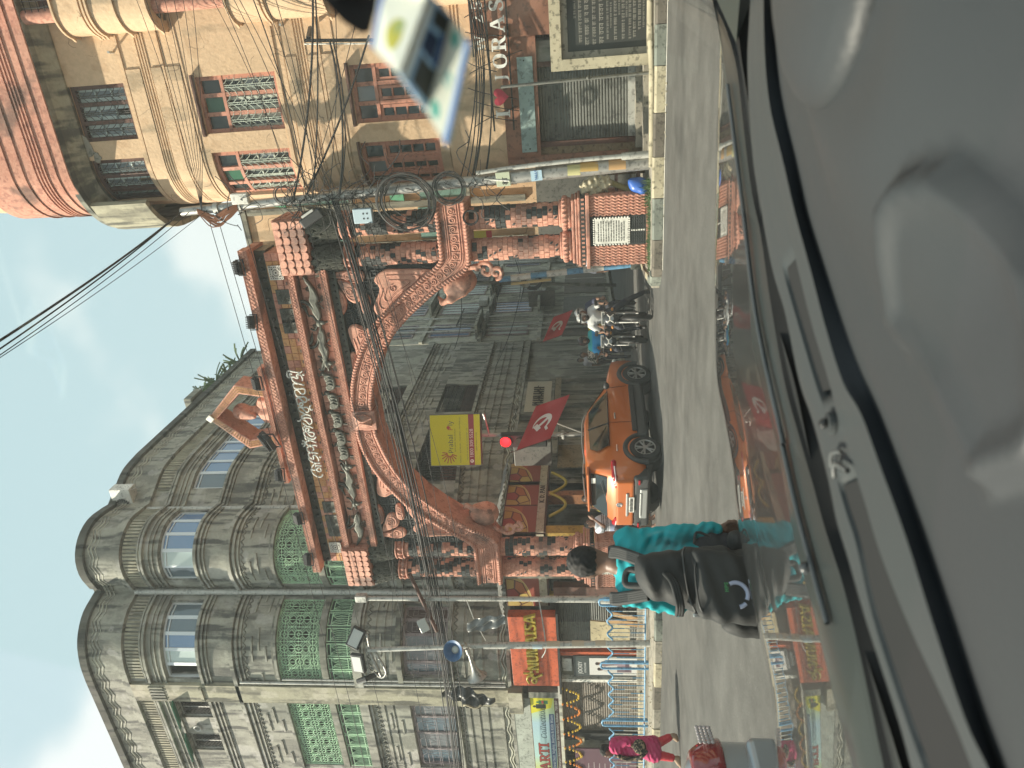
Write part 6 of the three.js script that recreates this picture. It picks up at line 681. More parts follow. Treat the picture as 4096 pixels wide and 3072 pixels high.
// traffic light with the yellow advertisement above it
{ const t = thing('traffic_light', 'traffic light on a grey pole with its red lamp lit', 'traffic light', [-9.6, 0, -17.35]);
  mesh('pole', rod([-0.2, 0, -0.15], [-0.1, 6.0, -0.15], 0.06, 10), M.galv, t); mesh('signal_head', [rbx(0.4, 1.3, 0.22, 0.03, -0.22, 3.3, 0.0)], M.black, t); mesh('arm', [rod([-0.1, 4.3, -0.15], [0.55, 4.38, -0.1], 0.035), ball(0.05, 0.56, 4.38, -0.1)], M.steel, t);
  mesh('signal_bezel', tr(new THREE.CylinderGeometry(0.17, 0.18, 0.12, 24).rotateX(Math.PI / 2), -0.2, 3.8, 0.1), M.black, t); mesh('red_lens', tr(new THREE.CylinderGeometry(0.15, 0.15, 0.03, 24).rotateX(Math.PI / 2), -0.2, 3.8, 0.16), std({ color: col(0.3, 0, 0), emissive: col(1, 0.012, 0.02), emissiveIntensity: 1.1, roughness: 0.4 }), t);
  const pl = new THREE.PointLight(col(1, 0.03, 0.05), 0.8, 0, 2); pl.position.set(-9.8, 3.8, -17.05); pl.castShadow = true; pl.shadow.radius = 6; scene.add(pl);
  for (const [i, y] of [[0, 3.42], [1, 3.12], [2, 2.82]]) mesh('dark_lens', tr(new THREE.CylinderGeometry(0.12, 0.13, 0.04, 20).rotateX(Math.PI / 2), -0.22, y, 0.12), flat(0.03, 0.04, 0.035, 0.25), t); mesh('control_box', rbx(0.8, 1.1, 0.3, 0.03, -0.85, 3.1, -0.4), M.shutter, t); mesh('pole_clamp', [rbx(0.2, 0.08, 0.2, 0.02, -0.18, 2.2, -0.15), rod([-0.35, 1.0, 0], [0.4, 2.5, 0.1], 0.02, 6)], M.galv, t);
  const a = thing('advertisement_box', 'yellow plywood advertisement box on the traffic light pole', 'sign', [-9.75, 5.22, -17.3], 0.42); mesh('box_case', rbx(1.46, 1.46, 0.22, 0.01, 0, 0, 0), flat(0.1, 0.11, 0.11, 0.5), a);
  const tx = print(640, 640, (c, w, h) => { c.fillStyle = '#c6c21f'; c.fillRect(0, 0, w, h); c.fillStyle = '#8f2f3c'; c.fillRect(0, h * 0.77, w, h * 0.11); c.fillStyle = '#ece4de'; c.font = '56px sans-serif'; c.fillText('1800 309 5528', 90, h * 0.855, 500); c.beginPath(); c.arc(50, h * 0.825, 22, 0, 7); c.fill(); c.fillStyle = '#8f2f3c'; c.fillRect(42, h * 0.81, 20, 14); c.fillStyle = '#26374a'; c.font = '84px sans-serif'; c.fillText('Prabal', 150, 290, 270); c.fillText('ly', 500, 290, 90); c.fillStyle = '#a8332f'; c.fillText('P', 440, 290, 60); c.beginPath(); c.arc(478, 235, 22, 0, 7); c.fill(); c.save(); c.translate(150, 245); for (let i = 0; i < 9; i++) { c.save(); c.rotate(Math.PI * (0.62 + i * 0.115)); c.fillStyle = '#9c3a35'; c.fillRect(30, -6, 60 + 40 * Math.sin((i + 0.5) / 9 * Math.PI), 12); c.restore(); } c.restore(); c.fillStyle = '#3a4630'; c.font = '22px sans-serif'; c.fillText('NAYA SAPNE, NAYA BHAROSA', 170, 325, 330); c.fillText('PLYWOOD  |  BLOCKBOARD  |  FLUSH DOOR  |  SHUTTERING PLY', 30, 390, 580); c.fillText('CRAFTED BY RAM RAJ PLYWOOD PVT. LTD.', 60, 480, 500); c.fillText('WWW.PRABALPLY.COM', 180, 598, 300); });
  mesh('printed_face', face(1.42, 1.42, 0, 0, 0.112), std({ map: tx, roughness: 0.35 }), a);
}
// red flags with hammer and sickle
function flag(pos, ry, k, label, sd) { const t = thing('red_flag', label, 'flag', pos, ry); const N = 20, g = new THREE.PlaneGeometry(1.0, 0.75, N, 12), p = g.attributes.position, wv = (u, v) => 0.05 * Math.sin(u * 7 + v * 3 + sd) + 0.03 * Math.sin(v * 9 + sd); const M4 = (u, v) => { const x = u * 0.95 - 0.32 * v, y = v - 0.45 * u; return [x * k, y * k, wv(u, v) * k]; };
  for (let i = 0; i < p.count; i++) { const u = p.getX(i) + 0.5, v = p.getY(i) + 0.375; p.setXYZ(i, ...M4(u, v)); } g.computeVertexNormals(); mesh('cloth', g.toNonIndexed(), flat(0.40, 0.035, 0.04, 0.75), t); mesh('flag_stick', rod([0.12 * k, -0.4 * k, 0], [-0.3 * k, 0.9 * k, 0], 0.012, 6), M.woodDark, t);
  const s = new THREE.Shape(); s.absarc(0, 0, 0.2, -2.4, 1.9, false); s.absarc(-0.035, 0.02, 0.155, 1.95, -2.2, true); const em = [new THREE.ShapeGeometry(s, 20), tr(rot(new THREE.PlaneGeometry(0.34, 0.07, 16, 2), 0, 0, -0.78), 0.0, -0.02), tr(rot(new THREE.PlaneGeometry(0.2, 0.09, 10, 3), 0, 0, 0.78), -0.09, 0.08), tr(rot(new THREE.PlaneGeometry(0.12, 0.05), 0, 0, 0.7), -0.17, -0.16)];
  for (const e of em) { const q = e.attributes.position; for (let i = 0; i < q.count; i++) { const u = 0.5 + q.getX(i), v = 0.4 + q.getY(i), r = M4(u, v); q.setXYZ(i, r[0], r[1], r[2] + 0.014); } e.computeVertexNormals(); } mesh('hammer_and_sickle', em, flat(0.74, 0.70, 0.66, 0.8), t); return t; }
flag([-9.35, 2.5, -16.55], 0.44, 1.22, 'large red hammer and sickle flag hanging by the traffic light', 0.4); flag([-9.45, 2.35, -24.4], 0.44, 0.95, 'smaller red hammer and sickle flag farther down the side street', 2.1);
{ const t = thing('red_cloth', 'small red cloth tied behind the right gate pier', 'cloth', [-4.6, 2.0, -18.5]); mesh('cloth', ext(spl([[-0.15, 0.2], [0.15, 0.12], [0.2, -0.15], [-0.05, -0.25], [-0.22, -0.05]], 3), 0.02), flat(0.38, 0.04, 0.04, 0.8), t); }
{ const t = thing('blue_white_post', 'blue and white banded iron post left of the right gate pier', 'post', [-4.83, 0, -17.1]); mesh('post', rod([0, 0, 0], [-0.25, 3.6, 0], 0.075, 10), M.blueRail, t); mesh('white_band', [1.0, 1.9, 2.8].map((y) => rod([-y * 0.069, y, 0], [-(y + 0.5) * 0.069, y + 0.5, 0], 0.079, 10)), M.whitePaint, t); mesh('post_base', bx(-0.12, 0.14, 0, 0.35, -0.12, 0.12), M.kerbBlue, t); mesh('wooden_bar', rod([-0.35, 3.3, 0.1], [-0.28, 2.3, 0.1], 0.035, 6), flat(0.5, 0.38, 0.18, 0.8), t); }
// the old utility pole on the right with its coils, boxes and cables
const PB = [-2.1, 0.15, -14.5], PT = [-2.52, 9.9, -14.5], onP = (y) => lerp3(PB, PT, (y - PB[1]) / (PT[1] - PB[1]));
{ const t = thing('utility_pole', 'silver utility pole with peeling posters on the right pavement', 'pole', PB); const q = (y) => onP(y).map((v, i) => v - PB[i]); mesh('pole', [rod(q(0.15), q(3), 0.13, 14), rod(q(3), q(6.5), 0.11, 14), rod(q(6.5), q(9.9), 0.09, 14)], M.steel, t); mesh('pole_collar', [3, 6.5, 9.1, 8.6].map((y) => rod(q(y - 0.05), q(y + 0.05), 0.125, 14)), M.galv, t); mesh('conduit', [tube([[0.17, 0, 0.1], [0.15, 1.2, 0.1], [0.08, 2.6, 0.1], [0.02, 3.4, 0.12]], 0.045, 30, 7), rod([0.17, 0.02, 0.1], [0.16, 0.55, 0.1], 0.07, 8)], M.galv, t);
  const bandP = (y0, y1, mat, a0, a1, nm, r = 0.134) => { const c = q((y0 + y1) / 2); mesh(nm, tr(new THREE.CylinderGeometry(r, r, y1 - y0, 14, 1, true, a0, a1), c[0], c[1], c[2]), mat, t); }; bandP(0.62, 0.95, flat(0.42, 0.26, 0.12, 0.9), -0.4, 2.4, 'torn_poster'); bandP(1.15, 1.5, flat(0.45, 0.30, 0.10, 0.9), -0.2, 2.2, 'torn_poster'); bandP(1.5, 1.75, flat(0.42, 0.40, 0.20, 0.9), -0.6, 1.8, 'torn_poster'); mesh('sticker', rot(box(0.2, 0.22, 0.005), 0, -0.1, 0.06).translate(...q(2.36).map((v, i) => v + (i === 2 ? 0.145 : 0))), flat(0.36, 0.5, 0.6, 0.7), t); { const g = text('TALLY', 0.05, 0.002); mesh('sticker_text', rot(g, 0, -0.1, 0.06).translate(q(2.34)[0] - 0.085, q(2.34)[1], 0.15), flat(0.05, 0.12, 0.3), t); }
  mesh('enamel_plate', rot(rbx(0.28, 0.28, 0.03, 0.01), 0, -0.1, 0.04).translate(...q(3.02).map((v, i) => v + (i === 2 ? 0.15 : 0))), flat(0.42, 0.46, 0.34, 0.5), t); { const g = text('8TP', 0.1, 0.003); mesh('plate_text', tr(g, q(3)[0] - 0.11, q(2.94)[1], 0.166), flat(0.04, 0.04, 0.04), t); }
  mesh('tube_lamp', rod([-0.16, 2.75, 0.16], [-0.1, 3.25, 0.16], 0.02, 6), M.whiteGloss, t); }
{ const b = thing('meter_box', 'pale blue meter box with four holes among the cables', 'box', [-2.78, 5.95, -14.35]); mesh('casing', rbx(0.3, 0.4, 0.14, 0.02), flat(0.42, 0.52, 0.58, 0.5), b); mesh('knockout', [[-0.05, -0.1], [0.05, -0.1], [-0.05, -0.02], [0.05, -0.02]].map(([x, y]) => tr(new THREE.CylinderGeometry(0.018, 0.018, 0.01, 10).rotateX(Math.PI / 2), x, y, 0.07)), M.dark, b); const c = thing('junction_box', 'white junction box near the top of the utility pole', 'box', [-2.3, 8.5, -14.4]); mesh('casing', rbx(0.22, 0.36, 0.14, 0.02), M.whitePaint, c); const d = thing('black_splice_box', 'black cable splice case clipped to the wires beside the utility pole', 'box', [-2.75, 7.0, -14.25]); mesh('casing', rot(rbx(0.22, 0.55, 0.14, 0.05), 0, 0, 0.5), M.black, d); mesh('clip', rot(rbx(0.05, 0.3, 0.05, 0.01, 0.12, 0, 0.06), 0, 0, 0.5), M.galv, d); }
function coil(name, label, c, r, n, th, tilt = 0) { const t = thing(name, label, 'cable coil', c); for (let i = 0; i < n; i++) { const k = [], a0 = rr(0, 6.28), e = rr(0.78, 1.1); for (let j = 0; j < 18; j++) { const a = j / 18 * 6.283; k.push([r * e * Math.cos(a + a0) * rr(0.96, 1.04) + rr(-0.01, 0.01) * r, r * e * 1.04 * Math.sin(a + a0), (i - n / 2) * th * 0.7 + tilt * Math.cos(a + a0) * r]); } mesh('cable_loop', tube(k, th * rr(0.45, 0.8), 70, 5, true), i % 3 ? M.cable : M.cableGrey, t); } }
coil('cable_coil', 'large black cable coil hung on the utility pole', [-2.55, 5.02, -14.3], 0.54, 14, 0.016, 0.12); coil('cable_coil', 'medium black cable coil hanging below the large one', [-2.32, 4.1, -14.28], 0.3, 11, 0.012); coil('cable_coil', 'small grey cable coil near the gate band', [-2.95, 3.75, -14.4], 0.15, 6, 0.01); coil('cable_coil', 'small black cable coil at mid height of the utility pole', [-2.28, 7.55, -14.35], 0.2, 6, 0.009);
// cable runs
function bundle(name, label, runs, group) { const t = thing(name, label, 'cables', runs[0][0]); runs.forEach(([a, b, s, r, g, m]) => mesh('cable', sag(a, b, s ?? 0.1, r ?? 0.008, 24, 4), m ?? M.cable, t, W)); return t; }
{ const R = []; for (let i = 0; i < 12; i++) { const o = rr(-0.16, 0.16), z = -13.8 + rr(-0.1, 0.1); R.push([[-2.45, 6.45 + o * 1.4, -14.35], [-30, 6.6 + o * 1.5, z], 1.0 + rr(-0.1, 0.14), rr(0.009, 0.02), 0, i % 4 === 3 ? M.cableGrey : M.cable]); } bundle('gate_cables', 'heavy sagging cable bundle crossing in front of the gateway', R); }
{ const R = []; for (let i = 0; i < 6; i++) R.push([[-2.4, 6.4 + rr(-0.5, 0.8), -14.35], [-13.2 + rr(-0.3, 0.3), rr(4.6, 7.2), -13.3], rr(0.05, 0.5), 0.006]); for (const [y0, y1, z] of [[9.3, 9.2, -13.6], [9.1, 8.7, -13.5], [7.2, 6.6, -13.5], [8.6, 7.6, -13.6]]) R.push([[-2.5, y0, -14.4], [-30, y1 - 0.2, z], 0.35, 0.008]); bundle('thin_cables', 'thin single wires strung across the gateway at several heights', R); }
{ const R = []; const ends = [[1.3, 7.52, 0.012], [1.3, 7.3, 0.008], [1.4, 7.1, 0.008], [1.5, 6.32, 0.022], [1.5, 6.28, 0.016], [0.5, 6.18, 0.02], [0.5, 6.12, 0.014], [0.52, 5.4, 0.02], [1.6, 8.2, 0.007], [1.6, 8.0, 0.007], [1.6, 7.9, 0.007], [1.6, 5.9, 0.008], [1.6, 8.4, 0.006], [1.7, 5.2, 0.007]]; for (const [x, y, r] of ends) R.push([onP(6.9 + rr(-0.6, 0.5)).map((v, i) => v + (i === 2 ? 0.15 : 0)), [x, y, -14.7], rr(0.05, 0.22), r]); for (let i = 0; i < 7; i++) R.push([onP(9.4).map((v, k) => v + (k === 2 ? 0.1 : 0)), [2.2, 8.6 + i * 0.22, -14.7], 0.12, 0.006]); bundle('house_cables', 'black service cables running from the utility pole to the ochre building', R); }
{ const R = [[PT, 0, 0, 0.02], [PT, 0, 0, 0.013], [onP(9.7), 0, 0, 0.008], [onP(9.3), 0, 0, 0.006]]; bundle('street_crossing_cables', 'thick twisted cables rising from the pole top across the open sky', R.map(([a, b, s, r]) => [a, [-3.021,9.35,-8.125].map((v, i) => v + (i === 0 ? (r - 0.02) * 14 : 0)), 0.12, r])); }
{ const g = [], g2 = []; for (let i = 0; i < 90; i++) { const y = i < 60 ? rr(5.6, 7.6) : rr(3, 9.3), c = onP(y), k = [[c[0] + rr(-0.1, 0.1), c[1], c[2] + 0.14]]; let x = k[0][0], yy = k[0][1], z = k[0][2]; const n = 3 + (rnd() * 3 | 0), sx = rnd() < 0.6 ? -1 : 1; for (let j = 0; j < n; j++) { x += sx * rr(-0.05, 0.28); yy += rr(-0.3, 0.24); z += rr(-0.06, 0.07); k.push([x, yy, z]); } (i % 5 ? g : g2).push(tube(k, rr(0.004, 0.011), 16, 4)); } const t = thing('cable_tangle', 'dense tangle of loose black wires round the utility pole', 'cables', onP(6.5)); mesh('loose_wire', g, M.cable, t, WS); mesh('pale_loose_wire', g2, M.cableGrey, t, WS);
  const r = []; for (let i = 0; i < 26; i++) { const a = rr(-0.12, 0.12); r.push(tube([onP(9.5).map((v, k) => v + (k === 2 ? 0.1 : k === 0 ? a * 0.4 : 0)), onP(9.15).map((v, k) => v + [(-0.25 + a), rr(-0.1, 0.1), 0.12][k]), onP(8.8).map((v, k) => v + [(-0.12 + a), 0.05, 0.14][k]), onP(8.6).map((v, k) => v + [a * 0.5, 0, 0.12][k])], 0.012, 14, 4)); } const w = thing('rusty_wire_wrap', 'rust brown coil of wire lashed near the top of the utility pole', 'wire', onP(9)); mesh('wire_wrap', r, flat(0.16, 0.06, 0.025, 0.7, 0.3), w, WS); }
{ const R = []; for (let i = 0; i < 9; i++) { const x = -1.3 + i * 0.25; R.push([[x, 3.55 + rr(-0.15, 0.15), -15.2], [x + rr(-0.3, 0.4), 2.7 + rr(-0.2, 0.4), -15.2], -0.1, 0.008]); } for (let i = 0; i < 8; i++) R.push([[-2.2, rr(3.3, 4.1), -14.5], [1.5, rr(3.4, 3.75), -15.15], 0.25, 0.012]); bundle('wall_cables', 'loops of dusty cable strung behind the love sign', R); }
{ const t = thing('wall_bracket', 'black iron bracket with a white arm on the ochre building', 'bracket', [0.6, 6.6, -15.2]); mesh('bracket', [rod([0.75, 6.75, -15.4], [0.55, 6.62, -14.8], 0.05, 6), rod([0.52, 6.7, -14.8], [0.42, 5.2, -14.8], 0.035, 6)], M.black, t, W); mesh('arm', rod([0.46, 6.7, -14.75], [0.36, 5.2, -14.75], 0.015, 6), M.whiteGloss, t, W); }
// rubbish and weeds between the pole and the gate
{ const t = thing('blue_plastic_bag', 'blue plastic bag among rubbish behind the utility pole', 'bag', [-2.55, 0.15, -14.7]); mesh('bag', iso(blend([elli([0, 0.2, 0], [0.16, 0.2, 0.15]), elli([0.08, 0.32, 0.03], [0.08, 0.1, 0.08]), elli([-0.08, 0.12, 0.08], [0.1, 0.1, 0.08])], 0.04), [-0.3, -0.05, -0.3], [0.3, 0.5, 0.3], 0.03), flat(0.03, 0.11, 0.42, 0.35), t); const s = thing('white_sack', 'crumpled white sack on top of the rubbish behind the pole', 'sack', [-2.6, 1.15, -14.9]); const g = iso((x, y, z) => blend([elli([0, 0.1, 0], [0.24, 0.26, 0.18]), elli([0.1, -0.1, 0.05], [0.16, 0.2, 0.14])], 0.06)(x, y, z) + 0.02 * Math.sin(x * 40 + y * 22) + 0.015 * Math.sin(y * 50 - x * 18), [-0.4, -0.4, -0.3], [0.4, 0.5, 0.3], 0.03); mesh('sack', g, M.concretePale, s);
  const st = thing('rubbish_stand', 'dark wooden stand stacked with rubbish behind the utility pole', 'stand', [-2.55, 0.15, -15.0]); parts('plank', [bx(-2.9, -2.2, 0.75, 0.8, -15.3, -14.85), bx(-2.9, -2.85, 0.15, 1.6, -15.3, -15.2), bx(-2.25, -2.2, 0.15, 1.6, -15.3, -15.2), bx(-2.9, -2.2, 0.3, 0.36, -15.25, -14.9)], M.woodDark, st); parts('broom', [rod([-2.75, 0.3, -14.8], [-2.45, 1.0, -14.85], 0.06, 7)], flat(0.20, 0.17, 0.07, 0.9), st);
  const wd = [], wd2 = []; for (let i = 0; i < 420; i++) { const x = rr(-4.2, -2.4), z = -14.35 + rr(-0.2, 0.15), h = rr(0.03, 0.16) * (x > -2.9 ? 1.6 : 0.7); const lf = new THREE.ConeGeometry(0.012, h, 3).translate(0, h / 2, 0); rot(lf, rr(-0.7, 0.7), rr(0, 3), rr(-0.7, 0.7)); wd.push(tr(lf, x, 0.15, z)); } const w = mesh('weeds', wd, M.leaf, scene, { kind: 'stuff' }); w.userData.label = 'weeds along the foot of the gate pedestal'; w.userData.category = 'weeds';
  const dust = []; for (let i = 0; i < 260; i++) { const x = rr(-22, 2), z = x < -10.9 ? rr(-13.2, -11.9) : rr(-13.6, -13.1), s = rr(0.008, 0.03); if (x > -10.9 && x < -4.4) continue; dust.push(tr(rot(new THREE.TetrahedronGeometry(s), rr(0, 3), rr(0, 3), 0), x, (z < -13.3 || (x < -10.9 && z < -12.1) ? 0.17 : 0.005) + s * 0.4, z)); } const dm = mesh('kerb_litter', dust, M.concretePale, scene, { kind: 'stuff' }); dm.userData.label = 'small stones and litter along the kerbs'; dm.userData.category = 'litter'; }
{ const t = thing('red_roof_sheet', 'scrap of red cloth and paper litter on the left pavement', 'litter', [-17.3, 0.16, -14.2]); mesh('scrap', [rot(box(0.16, 0.01, 0.1), 0.1, 0.4).translate(0, 0.02, 0), rot(box(0.1, 0.01, 0.1), 0.1, 1).translate(-1.2, 0.02, 0.3)], flat(0.4, 0.05, 0.06), t); }
// ------------------------------------------------------------------ people
const SKIN = flat(0.21, 0.115, 0.075, 0.6), SKIN2 = flat(0.15, 0.08, 0.052, 0.6), HAIR = flat(0.010, 0.0085, 0.008, 0.75);
const cloth = (r, g, b, o = {}) => std({ color: col(r, g, b), roughness: 0.85, bumpMap: T.grain, bumpScale: 0.0015, ...o });
const STAND = () => ({ pel: [0, 0.93, 0], che: [0, 1.24, 0], nec: [0, 1.43, -0.02], hea: [0, 1.585, 0.02], shL: [0.175, 1.37, -0.01], shR: [-0.175, 1.37, -0.01], elL: [0.235, 1.1, -0.03], elR: [-0.235, 1.1, -0.03], wrL: [0.235, 0.86, 0.03], wrR: [-0.235, 0.86, 0.03], hiL: [0.09, 0.9, 0], hiR: [-0.09, 0.9, 0], knL: [0.1, 0.5, 0.03], knR: [-0.1, 0.5, 0.03], anL: [0.105, 0.09, -0.02], anR: [-0.105, 0.09, -0.02], face: [0, 0, 1] });
const sub = (a, b) => [a[0] - b[0], a[1] - b[1], a[2] - b[2]], add = (a, b, k = 1) => [a[0] + b[0] * k, a[1] + b[1] * k, a[2] + b[2] * k], nrm = (a) => { const l = Math.hypot(...a) || 1; return a.map((v) => v / l); }, crs = (a, b) => [a[1] * b[2] - a[2] * b[1], a[2] * b[0] - a[0] * b[2], a[0] * b[1] - a[1] * b[0]];
const hullBox = (pts, m) => [[0, 1, 2].map((k) => Math.min(...pts.map((p) => p[k])) - m), [0, 1, 2].map((k) => Math.max(...pts.map((p) => p[k])) + m)];
// a hand: palm, four curled fingers of different lengths and a thumb from the palm's side
function handField(wr, dir, palmN, thumbSide, curl = 0.5, k = 1) {
  const d = nrm(dir), n = nrm(palmN), s = nrm(crs(d, n)).map((v) => v * thumbSide), P = (a, b, c) => add(add(add(wr, d, a * k), s, b * k), n, c * k), fs = [], pts = [wr];
  fs.push(caps(P(0, 0, 0), P(0.03, 0, 0), 0.024 * k, 0.028 * k), caps(P(0.03, 0.022, 0), P(0.085, 0.03, 0), 0.016 * k, 0.0125 * k), caps(P(0.03, 0, 0), P(0.09, 0.01, 0), 0.017 * k, 0.013 * k), caps(P(0.03, -0.015, 0), P(0.085, -0.011, 0), 0.016 * k, 0.0125 * k), caps(P(0.03, -0.025, 0), P(0.078, -0.031, 0), 0.015 * k, 0.0115 * k));
  [[0.085, 0.031, 0.072], [0.09, 0.0105, 0.082], [0.086, -0.0105, 0.075], [0.078, -0.031, 0.058]].forEach(([a, b, l], i) => { let p = P(a, b, 0), ang = 0.25 * curl + i * 0.1 * curl, r = (i === 3 ? 0.0085 : 0.0098) * k; for (const [q, c] of [[0.45, 0.55], [0.3, 0.75], [0.25, 0.6]]) { const e = add(add(p, d, l * q * k * Math.cos(ang)), n, l * q * k * Math.sin(ang)); fs.push(caps(p, e, r, r * 0.92)); pts.push(e); p = e; r *= 0.92; ang += c * curl; } });
  let p = P(0.02, 0.022, 0.004); for (const [a, b, c] of [[0.045, 0.05, 0.014], [0.072, 0.058, 0.022], [0.095, 0.056, 0.03]]) { const e = P(a, b, c); fs.push(caps(p, e, 0.0125 * k, 0.0105 * k)); p = e; pts.push(e); }
  return { f: blend(fs, 0.006 * k), pts };
}
function figure(label, base, turn, J, o = {}) {
  const t = thing('person', label, 'person', base, turn, o.group), c = o.cell ?? 0.018, sk = o.skin ?? SKIN, fat = o.fat ?? 1, F = nrm(J.face), R3 = nrm(crs([0, 1, 0], F));   // R3: the figure's left
  const H = (x, y, z) => add(add(add(J.hea, R3, x), [0, 1, 0], y), F, z);
  const arm = (s) => [caps(J['sh' + s], J['el' + s], 0.05 * fat, 0.04 * fat), caps(J['el' + s], J['wr' + s], 0.038 * fat, 0.025)];
  const leg = (s) => [caps(J['hi' + s], J['kn' + s], 0.085 * fat, 0.055 * fat), caps(J['kn' + s], add(J['kn' + s], sub(J['an' + s], J['kn' + s]), 0.35), 0.052 * fat, 0.055 * fat), caps(J['kn' + s], J['an' + s], 0.05, 0.034)];
  const foot = (s) => { const a = J['an' + s], f = o['foot' + s] ?? (o.footDir ?? [0, -0.3, 1]), d = nrm(f); return [caps(add(a, [0, -0.05, 0]), add(add(a, [0, -0.06, 0]), d, 0.15), 0.035, 0.028), caps(a, add(add(a, [0, -0.03, 0]), d, 0.08), 0.036, 0.035)]; };
  const torso = [caps(J.pel, J.che, 0.125 * fat, 0.125 * fat), caps(J.shL, J.shR, 0.06), caps(lerp3(J.che, J.shL, 0.55), lerp3(J.che, J.shR, 0.55), 0.105 * fat), caps(J.hiL, J.hiR, 0.1 * fat), caps(J.che, J.nec, 0.11, 0.055)];
  const body = blend([...torso, ...arm('L'), ...arm('R'), ...leg('L'), ...leg('R'), ...foot('L'), ...foot('R'), caps(J.nec, H(0, -0.06, -0.02), 0.052, 0.05)], 0.025);
  const all = Object.entries(J).filter(([k]) => k !== 'face').map(([, v]) => v), bb = hullBox(all, 0.2), geos = [iso(body, ...bb, c)];
  // head with brow, nose, mouth, chin, ears
  const hd = blend([elli(J.hea, [0.076, 0.105, 0.09]), elli(H(0, -0.055, 0.025), [0.055, 0.06, 0.06]), elli(H(0, 0.03, -0.02), [0.078, 0.085, 0.085]), caps(H(0, -0.05, -0.02), J.nec, 0.05, 0.052)], 0.03);
  const det = blend([caps(H(0, 0.015, 0.088), H(0, -0.025, 0.105), 0.008, 0.014), caps(H(-0.05, 0.03, 0.07), H(0.05, 0.03, 0.07), 0.014), elli(H(0.078, -0.005, -0.005), [0.014, 0.03, 0.02]), elli(H(-0.078, -0.005, -0.005), [0.014, 0.03, 0.02]), caps(H(-0.022, -0.058, 0.08), H(0.022, -0.058, 0.08), 0.008), elli(H(0, -0.088, 0.065), [0.025, 0.02, 0.02])], 0.01);
  const hbb = [J.hea.map((v) => v - 0.19), J.hea.map((v) => v + 0.17)], hf = (x, y, z) => { let d = smin(hd(x, y, z), det(x, y, z), 0.014); for (const s of [-1, 1]) d = Math.max(d, -elli(H(s * 0.033, 0.008, 0.093), [0.02, 0.012, 0.014])(x, y, z)); return d; };
  geos.push(iso(hf, ...hbb, o.headCell ?? 0.012));
  for (const s of ['L', 'R']) { const h = handField(J['wr' + s], o['hd' + s] ?? sub(J['wr' + s], J['el' + s]), o['pn' + s] ?? [s === 'L' ? -1 : 1, 0, 0], (o['ts' + s] ?? 1) * (s === 'L' ? 1 : -1), o.curl ?? 0.7); geos.push(iso(h.f, ...hullBox(h.pts, 0.035), o.handCell ?? 0.0085)); }
  mesh('body', geos, sk, t);
  if (!o.noEyes) { mesh('eyes', [-1, 1].map((s) => ball(0.0125, ...H(s * 0.033, 0.008, 0.082), 1, 0.7, 1, 8)), flat(0.5, 0.48, 0.45, 0.3), t); mesh('pupils', [-1, 1].map((s) => ball(0.007, ...H(s * 0.033, 0.008, 0.0905), 1, 1, 0.6, 8)), HAIR, t); mesh('eyebrows', [-1, 1].map((s) => rod(H(s * 0.05, 0.034, 0.082), H(s * 0.016, 0.036, 0.088), 0.005, 5)), HAIR, t); }
  if (o.beard) mesh('beard', iso((x, y, z) => Math.max(hd(x, y, z) - 0.008, -(0.0 - sub([x, y, z], H(0, -0.045, 0))[1]), elli(H(0, -0.055, 0.06), [0.03, 0.008, 0.06])(x, y, z) * -1), ...hbb, 0.012), HAIR, t);
  if (!o.helmet) { const hn = o.hairNoise ?? 0.006, hr = (x, y, z) => { const q = sub([x, y, z], J.hea), fw = q[0] * F[0] + q[2] * F[2], up = q[1]; let d = elli(H(0, 0.028, -0.018), [0.089, 0.1, 0.1])(x, y, z) + hn * Math.sin(x * 130 + Math.sin(y * 90) * 2) * Math.sin(z * 120 + y * 40); if (o.longHair) d = smin(d, caps(H(0, 0.02, -0.07), H(0, -0.14, -0.1), 0.06, 0.035)(x, y, z), 0.03); return Math.max(d, fw * 1.0 - up * 0.9 - 0.035, -0.045 - up + (fw > 0 ? 0.06 : o.longHair ? -0.2 : 0)); }; const hb = [J.hea.map((v) => v - (o.longHair ? 0.26 : 0.16)), J.hea.map((v) => v + 0.17)]; mesh('hair', iso(hr, ...hb, o.headCell ?? 0.012), o.hair ?? HAIR, t); }
  else { const hm = mesh('helmet', iso((x, y, z) => { const q = sub([x, y, z], H(0, 0.02, -0.01)), fw = q[0] * F[0] + q[2] * F[2]; let d = elli(H(0, 0.025, -0.01), [0.125, 0.14, 0.145])(x, y, z); d = Math.max(d, -elli(H(0, -0.03, 0.14), [0.085, 0.075, 0.13])(x, y, z), -0.13 - q[1]); return d; }, J.hea.map((v) => v - 0.2), J.hea.map((v) => v + 0.2), 0.016), o.helmet, t); mesh('visor', iso((x, y, z) => Math.max(Math.abs(elli(H(0, 0.03, -0.01), [0.13, 0.145, 0.15])(x, y, z)) - 0.004, -(sub([x, y, z], H(0, 0.045, 0.02))[1]), -(F[0] * (x - H(0, 0, 0.03)[0]) + F[2] * (z - H(0, 0, 0.03)[2])), sub([x, y, z], H(0, 0.1, 0))[1]), J.hea.map((v) => v - 0.2), J.hea.map((v) => v + 0.22), 0.012), flat(0.02, 0.022, 0.024, 0.1), hm); }
  if (o.extraHead) o.extraHead(t, H);
